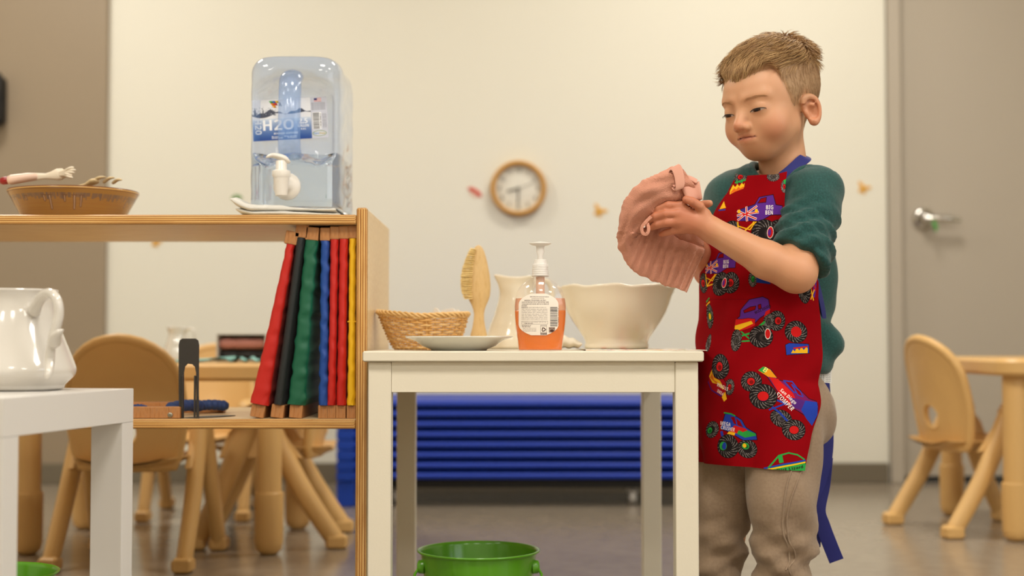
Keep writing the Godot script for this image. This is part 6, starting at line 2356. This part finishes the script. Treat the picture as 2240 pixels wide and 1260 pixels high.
func build_boy() -> void:
	set_head()
	arm_points()
	mat("skin", Color.WHITE, 0.48, {"vertex_color_use_as_albedo": true, "subsurf_scatter_enabled": true, "subsurf_scatter_strength": 0.12})
	mat("hair", Color.WHITE, 0.6, {"vertex_color_use_as_albedo": true})
	mat("eye", Color.WHITE, 0.08, {"vertex_color_use_as_albedo": true})
	mat("lash", rgb(52, 36, 26), 0.6)
	var knit := noise_tex("knit", 0.5, 256, 2)
	mat("shirt", Color.WHITE, 0.85, {"rim_enabled": true, "rim": 0.35, "rim_tint": 0.5})
	M["shirt"].albedo_texture = noise_tex("heather", 0.09, 256, 4, false, ramp([rgb(8, 54, 52), rgb(16, 70, 66), rgb(40, 94, 88)]))
	bumpy(M["shirt"], knit, 0.02, Vector3(10, 10, 10))
	mat("trousers", Color.WHITE, 0.9, {"rim_enabled": true, "rim": 0.35, "rim_tint": 0.5})
	M["trousers"].albedo_texture = noise_tex("fleece", 0.06, 256, 4, false, ramp([rgb(140, 117, 95), rgb(150, 127, 103), rgb(158, 135, 111)]))
	bumpy(M["trousers"], knit, 0.025, Vector3(9, 9, 9))
	mat("navy_tape", rgb(30, 34, 112), 0.75)
	mat("apron_cloth", Color.WHITE, 0.92, {"albedo_texture": apron_print(), "metallic_specular": 0.22})
	var base := Vector3(BC.x - 0.02, 0, BC.z)
	var boy := thing("person", "young boy in a red truck-print apron drying his hands with a pink towel", "person", base)
	# ---- skin: one mesh; trunk and legs coarse, arms and head fine
	var sk := Sh.new()
	var lf := left_arm_field()
	var rf := right_arm_field()
	var tf := trouser_field()
	var al: Vector3 = AL.al
	var ar: Vector3 = AL.ar
	var trunk := func(p: Vector3) -> float:
		var d := cap(p, B3(0, 0.77, -0.01), B3(0, 0.47, -0.01), 0.055, 0.07)
		d = smin(d, cap(p, B3(-0.07, 0.785, -0.014), B3(0.07, 0.785, -0.014), 0.03, 0.03), 0.03)
		d = smin(d, cap(p, B3(0.045, 0.45, 0), al - UP * 0.06, 0.05, 0.024), 0.02)
		return smin(d, cap(p, B3(-0.045, 0.45, 0), ar - UP * 0.06, 0.05, 0.024), 0.02)
	sk.tint = rgb(216, 160, 120).srgb_to_linear()
	nets(trunk, Vector3(0.2, 0.0, -2.75), Vector3(0.68, 0.86, -2.3), 0.014, sk, func(_p): return rgb(216, 160, 120).srgb_to_linear())
	nets(lf, Vector3(0.21, 0.565, -2.52), Vector3(0.6, 0.84, -2.31), 0.0028, sk, arm_tint)
	nets(rf, Vector3(0.21, 0.55, -2.66), Vector3(0.46, 0.84, -2.38), 0.0038, sk, arm_tint)
	nets(head_field, HX.origin - Vector3(0.13, 0.175, 0.13), HX.origin + Vector3(0.13, 0.125, 0.13), 0.0021, sk, skin_at)
	sk.renormal()
	obj("body", sk.moved(-base), M["skin"], boy)
	# ---- eyes, lashes and brows: laid on the lids
	var on_face := func(x: float, y: float, up: float) -> Vector3:
		var a := HX * Vector3(x, y, 0.115)
		var to := -HX.basis.z.normalized()
		var t := 0.0
		for it in 40:
			var h := head_field(a + to * t)
			if h < 0.0001: break
			t += h * 0.7
		return a + to * (t - up)
	var rngb := RandomNumberGenerator.new()
	rngb.seed = 4
	mat("brow", rgb(188, 140, 96), 0.6)
	for e in [1, -1]:
		var rows := []
		var s := Sh.new()
		var lower := func(k: float) -> float: return -0.0102 + 0.0016 * pow(absf(k * 2.0 - 0.9), 2.0) + 0.0008 * k
		var open_h := func(k: float) -> float: return 0.0052 * pow(maxf(0.0, 1.0 - pow(absf(k * 2.0 - 1.0), 2.4)), 0.8)
		for i in 7:
			var q := PackedVector3Array()
			for j in 25:
				var k := j / 24.0
				q.append(on_face.call(e * lerpf(0.0175, 0.0425, k), lower.call(k) + open_h.call(k) * i / 6.0, 0.00045))
			rows.append(q)
		s.grid(rows, false, e < 0)
		var gaze: Vector3 = on_face.call(0.0300 * e, -0.0070, 0.0004)
		for i in s.v.size():
			var dd := s.v[i].distance_to(gaze)
			var c := rgb(186, 164, 150)
			if dd < 0.0070: c = rgb(64, 42, 28)
			if dd < 0.0030: c = rgb(14, 11, 9)
			s.c[i] = c.srgb_to_linear()
		obj("eye", s.moved(-base), M["eye"], boy)
		s = Sh.new()
		var line := []
		for j in 23:
			var k := j / 22.0
			var x: float = e * lerpf(0.017, 0.0435, k)
			var lid: Vector3 = on_face.call(x, lower.call(k) + open_h.call(k) + 0.0002, 0.0008)
			line.append(lid)
			var d := Vector3(e * (k - 0.35) * 0.9, -0.62, 0.8).normalized()
			if j > 3: s.tube([lid, lid + HX.basis * d * 0.003, lid + HX.basis * (d * 0.0058 + Vector3(0, 0.0008, 0))], [0.00026, 0.0002, 0.00008], 4, false)
		s.tube(line, 0.0005, 6)
		obj("lashes", s.moved(-base), M["lash"], boy)
		s = Sh.new()
		for n in 90:
			var k := rngb.randf()
			var x: float = e * lerpf(0.012, 0.043, k)
			var y := 0.0112 + 0.0042 * sin(k * 2.2) + rngb.randf_range(-0.0022, 0.0022) * (1.0 - 0.5 * k)
			var a: Vector3 = on_face.call(x, y, 0.0)
			var b: Vector3 = on_face.call(x + e * 0.003, y + lerpf(0.0016, -0.0012, k), 0.0007)
			var c2: Vector3 = on_face.call(x + e * 0.0055, y + lerpf(0.002, -0.003, k), 0.0004)
			s.tube([a, b, c2], [0.00014, 0.00012, 0.00005], 4, false)
		obj("eyebrow", s.moved(-base), M["brow"], boy)
	# ---- hair: a cap with strands combed over it
	var hr := Sh.new()
	var rng := RandomNumberGenerator.new()
	rng.seed = 12
	var shade := func(p: Vector3) -> Color:
		var q := HI * p
		var top := smoothstep(0.045, 0.08, q.y)
		var c := rgb(184, 146, 106).lerp(rgb(150, 110, 66), top)
		c = c.darkened(0.1)
		var over := q.y - hairline(Vector3(absf(q.x), q.y, q.z))
		return c.lerp(rgb(206, 154, 112), 0.75 * (1.0 - top) * (1.0 - smoothstep(0.0, 0.022, over))).srgb_to_linear()
	nets(hair_field, HX.origin - Vector3(0.12, 0.09, 0.12), HX.origin + Vector3(0.12, 0.135, 0.12), 0.0034, hr, shade)
	hr.renormal()
	var roots := hr.v.duplicate()
	var rn := hr.n.duplicate()
	var grad := func(p: Vector3) -> Vector3:
		var e := 0.002
		return Vector3(hair_field(p + Vector3(e, 0, 0)) - hair_field(p - Vector3(e, 0, 0)), hair_field(p + Vector3(0, e, 0)) - hair_field(p - Vector3(0, e, 0)), hair_field(p + Vector3(0, 0, e)) - hair_field(p - Vector3(0, 0, e))).normalized()
	var count := 0
	while count < 7000:
		var i := rng.randi() % roots.size()
		var p: Vector3 = roots[i]
		var q := HI * p
		if q.y < hairline(Vector3(absf(q.x), q.y, q.z)) + 0.002: continue
		var top := smoothstep(0.034, 0.080, q.y + 0.16 * clampf(q.z, 0, 0.08))
		if top < 0.4 and rng.randf() < 0.15: continue
		if q.z > 0.03 and (HX.basis.inverse() * rn[i]).y < -0.15: continue
		if top < 0.4 and q.x < -0.02: continue
		count += 1
		var ln := lerpf(0.009, 0.034, top) * rng.randf_range(0.7, 1.25)
		var crest := top > 0.6 and q.z < -0.045
		if crest: ln *= 0.6
		var lift := rng.randf_range(0.0, 0.5) * top
		if crest: lift += 0.4
		if q.z > 0.03: lift *= 0.25; ln *= 0.65
		var steps := 5 if top > 0.4 else 3
		var pts := [p - rn[i] * 0.0015]
		var cur: Vector3 = p
		var wave := rng.randf() * 6.0
		for st in steps:
			var lq := HI * cur
			var d := strand_dir(lq, top)
			d.x += 0.3 * top * sin(st * 1.3 + wave + q.x * 40.0)
			if q.z > 0.04: d.y -= 0.35 + 0.35 * st
			var wd := (HX.basis * d).normalized()
			var nn: Vector3 = rn[i] if st == 0 else grad.call(cur)
			wd = (wd - nn * wd.dot(nn) * 0.9 + nn * lift * (0.5 if st < 3 else 0.25)).normalized()
			cur += wd * ln / steps
			var f := hair_field(cur)
			if f < 0.0006: cur += nn * (0.0006 - f)
			pts.append(cur)
		var rad := []
		var r0 := lerpf(0.00026, 0.00052, top) * rng.randf_range(0.7, 1.2)
		for st in pts.size(): rad.append(r0 * (1.0 - 0.8 * pow(st / float(steps), 2.0)))
		var c := rgb(136, 98, 56).lerp(rgb(214, 176, 122), pow(rng.randf(), 1.2))
		if top < 0.4: c = rgb(152, 116, 80).lerp(rgb(206, 170, 130), rng.randf())
		hr.tint = c.srgb_to_linear()
		hr.tube(pts, rad, 4, false)
	hr.tint = Color.WHITE
	obj("hair", hr.moved(-base), M["hair"], boy)
	# ---- shirt
	var sf := shirt_field()
	var sh := Sh.new()
	nets(sf, Vector3(0.24, 0.44, -2.72), Vector3(0.68, 0.87, -2.28), 0.0062, sh)
	push(sh, 0, shirt_folds)
	var shirt := obj("shirt", sh.moved(-base), M["shirt"], boy)
	# collar band round the neck opening
	var s := Sh.new()
	var neck := HX * Vector3(0, -0.115, -0.010)
	var ring := []
	for i in 41:
		var a := TAU * (i % 40) / 40.0
		var dir := B3(cos(a), 0, sin(a)) - BC
		# walk outwards from the neck until the shirt starts
		var p := neck
		var best := neck + dir * 0.058
		for y in 24:
			var pp := neck + dir * 0.05 + UP * (0.03 - y * 0.004)
			if sf.call(neck + dir * 0.0615 + UP * (0.03 - y * 0.004)) < 0.0:
				best = neck + dir * 0.0575 + UP * (0.03 - y * 0.004)
				break
		ring.append(best)
	for it in 3:
		for i in 40: ring[i] = ring[i] * 0.5 + (ring[(i + 1) % 40] + ring[(i + 39) % 40]) * 0.25
		ring[40] = ring[0]
	s.tube(ring, 0.006, 10, false)
	obj("collar", s.moved(-base), M["shirt"], shirt)
	# rolled cuff of the near sleeve
	var ax: Vector3 = (AL.el - AL.sl).normalized()
	# ---- trousers, with the raised seam of the near leg
	var tr := Sh.new()
	nets(tf, Vector3(0.24, 0.03, -2.7), Vector3(0.66, 0.55, -2.32), 0.0085, tr)
	push(tr, 0, trouser_folds)
	var trousers := obj("trousers", tr.moved(-base), M["trousers"], boy)
	for line in [[[1752, 1030], [1740, 1060], [1730, 1095], [1723, 1130], [1722, 1160], [1726, 1185], [1738, 1205], [1742, 1225], [1724, 1240], [1728, 1256]], [[1730, 1030], [1722, 1060], [1716, 1100], [1712, 1140], [1714, 1170], [1722, 1190], [1728, 1212], [1726, 1232], [1718, 1245]]]:
		s = Sh.new()
		var pts := []
		for q in line:
			var h := hit(tf, q[0], q[1], 2.25, 2.7)
			if h.is_finite():
				var e := 0.002
				var g := Vector3(tf.call(h + Vector3(e, 0, 0)) - tf.call(h - Vector3(e, 0, 0)), 0, tf.call(h + Vector3(0, 0, e)) - tf.call(h - Vector3(0, 0, e))).normalized()
				pts.append(h + g * trouser_folds(h, g))
		if pts.size() > 3:
			s.tube(Array(spline(pts, 40)), 0.0016, 6)
			obj("seam", s.moved(-base), M["trousers"], trousers)
	# shoes, below the frame
	mat("shoe", rgb(60, 58, 62), 0.6)
	for f in [al, ar]:
		var foot := Sh.new()
		var heel := Vector3(f.x, 0.03, f.z)
		var toe: Vector3 = heel + BF * 0.1
		nets(func(p: Vector3) -> float: return smax(smin(cap(p, heel + UP * 0.012, toe, 0.034, 0.026), cap(p, heel + UP * 0.01, heel + UP * 0.04, 0.032, 0.034), 0.02), 0.004 - p.y, 0.004), heel - Vector3(0.16, 0.04, 0.08), heel + Vector3(0.07, 0.09, 0.16), 0.009, foot)
		foot.renormal()
		obj("shoe", foot.moved(-base), M["shoe"], boy)
	# ---- apron
	var chest := func(p: Vector3) -> float:
		var o := p - BC
		var z := Vector3(o.dot(BL), o.y, o.dot(BF) / 0.78)
		return cap(z, Vector3(0, 0.745, -0.012), Vector3(0, 0.475, -0.012), 0.093, 0.108) * 0.85
	var rowsf := []
	var rowsb := []
	var uvs := []
	var nu := 84
	var nv := 96
	for i in nv + 1:
		var v := i / float(nv)
		var y := lerpf(0.3045, 0.812, v)
		var pl := deg_to_rad(table_of([[0.30, -96.0], [0.55, -92.0], [0.62, -76.0], [0.68, -56.0], [0.74, -34.0], [0.79, -17.0], [0.812, -12.0]], y))
		var pr := deg_to_rad(table_of([[0.30, 47.0], [0.36, 54.0], [0.42, 65.0], [0.52, 70.0], [0.62, 68.0], [0.68, 50.0], [0.74, 38.0], [0.79, 38.0], [0.812, 40.0]], y))
		var qf := PackedVector3Array()
		var qb := PackedVector3Array()
		for j in nu + 1:
			var u := j / float(nu)
			var phi := lerpf(pl, pr, u)
			var yy := y + (0.004 * cos(phi * 1.2) - 0.006 * (u - 0.5) if i == 0 else 0.0) - (0.008 * sin(u * PI) if i == nv else 0.0)
			var p := apron_pt(phi, yy)
			var od := (p - B3(0, yy, 0)).normalized()
			for it in 8:
				var gap := minf(tf.call(p), chest.call(p))
				if gap > 0.005: break
				p += od * (0.0055 - gap)
			var out := (p - B3(0, yy, 0)).normalized()
			qf.append(p); qb.append(p - out * 0.0016)
			uvs.append(apron_uv(phi, yy))
		rowsf.append(qf); rowsb.append(qb)
	s = Sh.new()
	s.grid(rowsf)
	for i in uvs.size(): s.uv[i] = uvs[i]
	var n0 := s.v.size()
	s.grid(rowsb, false, true)
	for i in uvs.size(): s.uv[n0 + i] = uvs[i]
	for e in [0, nu]:
		var r := []
		for i in nv + 1: r.append(PackedVector3Array([rowsf[i][e], rowsb[i][e]]))
		var n1 := s.v.size()
		s.grid(r, false, e == 0)
		for i in range(n1, s.v.size()): s.uv[i] = Vector2(0.9, 0.02)
	for e in [0, nv]:
		var n1 := s.v.size()
		s.grid([rowsf[e], rowsb[e]], false, e == 0)
		for i in range(n1, s.v.size()): s.uv[i] = Vector2(0.9, 0.02)
	var apron := obj("apron", s.moved(-base), M["apron_cloth"], boy)
	# neck band, waist tie and hanging tapes
	var pts := []
	for q in [[1708, 394], [1722, 384], [1736, 372], [1750, 359], [1760, 351]]:
		var h := hit(func(p: Vector3) -> float: return minf(sf.call(p), head_field(p)), q[0], q[1], 2.25, 2.7)
		if h.is_finite(): pts.append(h + Vector3(0.0, 0.004, 0.009))
	if pts.size() > 2:
		pts.append(pts[-1] + Vector3(-0.002, 0.003, -0.03)); pts.append(pts[-1] + Vector3(-0.03, 0.004, -0.04))
		obj("neck_band", ribbon(Array(spline(pts, 24)), 0.021, Vector3(0.1, 0.5, 0.85), 0.0018).moved(-base), M["navy_tape"], apron)
	pts = fingers([[1783, 610, 2.425], [1792, 640, 2.44], [1799, 672, 2.46], [1803, 700, 2.475], [1802, 720, 2.49]])
	obj("waist_tie", ribbon(Array(spline(pts, 16)), 0.017, Vector3(0.75, 0.1, 0.66), 0.0018).moved(-base), M["navy_tape"], apron)
	pts = fingers([[1800, 820, 2.56], [1806, 900, 2.555], [1810, 960, 2.55], [1806, 1010, 2.55], [1800, 1060, 2.552], [1790, 1110, 2.55], [1784, 1150, 2.548], [1781, 1196, 2.545]])
	obj("tape", ribbon(Array(spline(pts, 30)), 0.027, Vector3(0.4, 0.05, 0.9), 0.0014).moved(-base), M["navy_tape"], apron)
	pts = fingers([[1806, 1000, 2.558], [1800, 1060, 2.555], [1790, 1115, 2.545], [1800, 1150, 2.54], [1813, 1185, 2.538], [1830, 1227, 2.54]])
	obj("tape", ribbon(Array(spline(pts, 30)), 0.026, Vector3(-0.2, 0.1, 0.95), 0.0014).moved(-base), M["navy_tape"], apron)
	# care label under the shirt's hem
	var ck := Ink.new(64, 64, rgb(238, 236, 230))
	for i in 7: ck.text("100% cotton wash warm", Vector2(32, 8 + i * 8), 5, rgb(90, 90, 90), 56, 0, false, false)
	mat("care", Color.WHITE, 0.7, {"albedo_texture": ck.tex()})
	s = Sh.new()
	var c0 := W(1805, 822, 2.49)
	s.grid([PackedVector3Array([c0 + Vector3(-0.012, -0.011, 0.004), c0 + Vector3(0.011, -0.013, 0)]), PackedVector3Array([c0 + Vector3(-0.011, 0.012, 0.002), c0 + Vector3(0.012, 0.012, -0.002)])])
	for i in s.uv.size(): s.uv[i].y = 1.0 - s.uv[i].y
	obj("care_label", s.moved(-base), M["care"], shirt)
	build_towel()

func build_towel() -> void:
	var terry: Texture2D = noises["terry"]
	mat("towel_pink", rgb(216, 150, 124), 0.95, {"rim_enabled": true, "rim": 0.5, "rim_tint": 0.7})
	bumpy(M["towel_pink"], terry, 0.34, Vector3(9, 9, 9))
	mat("towel_hem", rgb(220, 160, 138), 0.85, {"rim_enabled": true, "rim": 0.4})
	var c := W(1440, 500, 2.4)
	var t := thing("pink_towel", "pink terry hand towel draped over the boy's hands above the basin", "towel", c)
	var O := [[1482, 362], [1450, 374], [1420, 388], [1392, 406], [1368, 434], [1355, 474], [1350, 512], [1354, 545], [1374, 580], [1404, 604], [1440, 619], [1472, 630], [1500, 639]]
	var I := [[1534, 436], [1506, 440], [1478, 450], [1452, 462], [1430, 476], [1410, 494], [1398, 512], [1398, 512], [1412, 496], [1436, 498], [1470, 514], [1508, 532], [1543, 549]]
	var D := [[2.378, 0.028], [2.374, 0.030], [2.372, 0.030], [2.374, 0.029], [2.380, 0.027], [2.388, 0.024], [2.394, 0.020], [2.400, 0.016], [2.406, 0.012], [2.410, 0.009], [2.412, 0.007], [2.413, 0.006], [2.413, 0.0045]]
	var po := []
	var pi := []
	var dd := []
	for i in O.size():
		po.append(W(O[i][0], O[i][1], D[i][0])); pi.append(W(I[i][0], I[i][1], D[i][0])); dd.append(Vector3(D[i][1], 0, 0))
	var n := 130
	var so := spline(po, n)
	var si := spline(pi, n)
	var sd := spline(dd, n)
	var rows := []
	for i in n + 1:
		var u := i / float(n)
		var q := PackedVector3Array()
		var mid := (so[i] + si[i]) * 0.5
		var half := (si[i] - so[i]) * 0.5
		var end := 1.0
		for j in 65:
			var th := TAU * (j % 64) / 64.0
			var v := -cos(th)
			var s := sin(th)
			var puff := signf(s) * pow(absf(s), 0.75)
			var wob := 0.0
			# ribs run across the hanging part; soft lumps over the rest
			if u > 0.62: wob += 0.0027 * sin(u * 150.0) * smoothstep(0.62, 0.7, u)
			else: wob += 0.002 * sin(u * 38.0 + v * 3.0) + 0.0016 * sin(v * 9.0 + u * 20.0)
			wob += 0.0007 * sin(u * 330.0 + v * 17.0) * sin(v * 46.0 + u * 60.0)
			var edge := half * v
			edge += half.normalized() * (0.0006 * sin(u * 190.0 + 3.0 * sin(u * 37.0)) + 0.0011 * sin(u * 61.0 + 2.0 * sin(u * 23.0))) * absf(v)
			q.append(mid + edge + Vector3(0, 0, 1) * (puff * sd[i].x + wob * s) + Vector3(0, 0, -0.006) * v * (1.0 if u < 0.5 else 0.0))
		rows.append(q)
	var close := func(r: PackedVector3Array, k: float) -> PackedVector3Array:
		var m := Vector3.ZERO
		for j in 64: m += r[j] / 64.0
		var w := PackedVector3Array()
		for p in r: w.append(m.lerp(p, k))
		return w
	var rr := rows.duplicate()
	rr.insert(0, close.call(rows[0], 0.6)); rr.insert(0, close.call(rows[0], 0.0))
	rr.append(close.call(rows[-1], 0.0))
	var s := Sh.new()
	s.grid(rr, true, true)
	obj("terry_cloth", s.moved(-c), M["towel_pink"], t)
	# smooth woven band at the hanging end
	s = Sh.new()
	var band := []
	for i in range(n - 15, n + 1):
		var q := PackedVector3Array()
		var m := Vector3.ZERO
		for j in 64: m += rows[i][j] / 64.0
		for j in 65: q.append(m + (rows[n - 6][j] - (so[n - 6] + si[n - 6]) * 0.5) * Vector3(1.0, 1.0, 1.18) * 1.012)
		band.append(q)
	band.append(close.call(band[-1], 0.0)); band.insert(0, close.call(band[0], 0.0))
	s.grid(band, true, true)
	obj("woven_band", s.moved(-c), M["towel_hem"], t)
	# the rolled end: a hollow sleeve of smooth hem, a turned flap and an inner layer
	var kk := 2.35 / F
	var sl := []
	for row in [[0.0, 0.86], [0.08, 1.0], [0.9, 1.04], [1.0, 0.98], [1.0, 0.84], [0.5, 0.74], [0.1, 0.6]]:
		var ctr := W(lerpf(1470, 1489, row[0]), lerpf(394, 385, row[0]), 2.341)
		var q := PackedVector3Array()
		for j in 41:
			var a := TAU * (j % 40) / 40.0
			var r: float = row[1] * (1.0 + 0.05 * sin(a * 3.0))
			q.append(ctr + (Vector3(0.16, -1.0, 0.1) * cos(a) * 26.0 + Vector3(0.62, 0.05, 0.78) * sin(a) * 11.0) * kk * r)
		sl.append(q)
	s = Sh.new()
	s.grid(sl, true, false)
	obj("rolled_hem", s.moved(-c), M["towel_hem"], t)
	s = Sh.new()
	var fl := []
	for i in 9:
		var u := i / 8.0
		var q := PackedVector3Array()
		var a0 := W(lerpf(1490, 1529, u), lerpf(412, 396, u), 2.350 + 0.006 * u)
		var b0 := W(lerpf(1502, 1536, u), lerpf(436, 437, u), 2.346 + 0.008 * u)
		for j in 21:
			var a := TAU * (j % 20) / 20.0
			q.append((a0 + b0) * 0.5 + (a0 - b0) * 0.5 * cos(a) + Vector3(0, 0, 0.0042) * sin(a) + Vector3(0, 0, 0.003 * sin(u * 7.0)))
		fl.append(q)
	fl.insert(0, close.call(fl[0], 0.0) if false else PackedVector3Array(Array(fl[0]).map(func(_p): return fl[0][0].lerp(fl[0][10], 0.5))))
	fl.append(PackedVector3Array(Array(fl[-1]).map(func(_p): return fl[-1][0].lerp(fl[-1][10], 0.5))))
	s.grid(fl, true, false)
	obj("turned_flap", s.moved(-c), M["towel_hem"], t)
	obj("inner_layer", ribbon(Array(spline(fingers([[1480, 392, 2.362], [1496, 388, 2.356], [1510, 391, 2.353], [1524, 398, 2.354]]), 20)), 0.009, Vector3(0.1, 0.6, 0.8), 0.004).moved(-c), M["towel_hem"], t)
	# hanging loop
	s = Sh.new()
	var lp := fingers([[1424, 474, 2.352], [1412, 486, 2.345], [1404, 498, 2.342], [1406, 510, 2.341], [1414, 512, 2.341], [1419, 502, 2.343], [1416, 488, 2.348]])
	obj("hanging_loop", ribbon(Array(spline(lp, 30)), 0.0055, Vector3(0.3, 0.1, 0.95), 0.002).moved(-c), M["towel_pink"], t)
	# the part bunched between the two hands
	s = Sh.new()
	var rows3 := []
	for i in 21:
		var u := i / 20.0
		var a := W(lerpf(1412, 1530, u), lerpf(470, 448, u), 2.415)
		var b := W(lerpf(1412, 1540, u), lerpf(512, 540, u), 2.425)
		var q := PackedVector3Array()
		for j in 25:
			var th := TAU * (j % 24) / 24.0
			q.append((a + b) * 0.5 + (b - a) * 0.5 * -cos(th) + Vector3(0, 0, sin(th) * 0.014 * (1.0 - 0.5 * pow(u * 2 - 1, 4.0)) + 0.002 * sin(u * 30.0)))
		rows3.append(q)
	rows3.insert(0, close.call(rows3[0], 0.0) if false else PackedVector3Array(Array(rows3[0]).map(func(p): return rows3[0][6].lerp(rows3[0][18], 0.5))))
	rows3.append(PackedVector3Array(Array(rows3[-1]).map(func(p): return rows3[-1][6].lerp(rows3[-1][18], 0.5))))
	s.grid(rows3, true, true)
	obj("bunched_middle", s.moved(-c), M["towel_pink"], t)
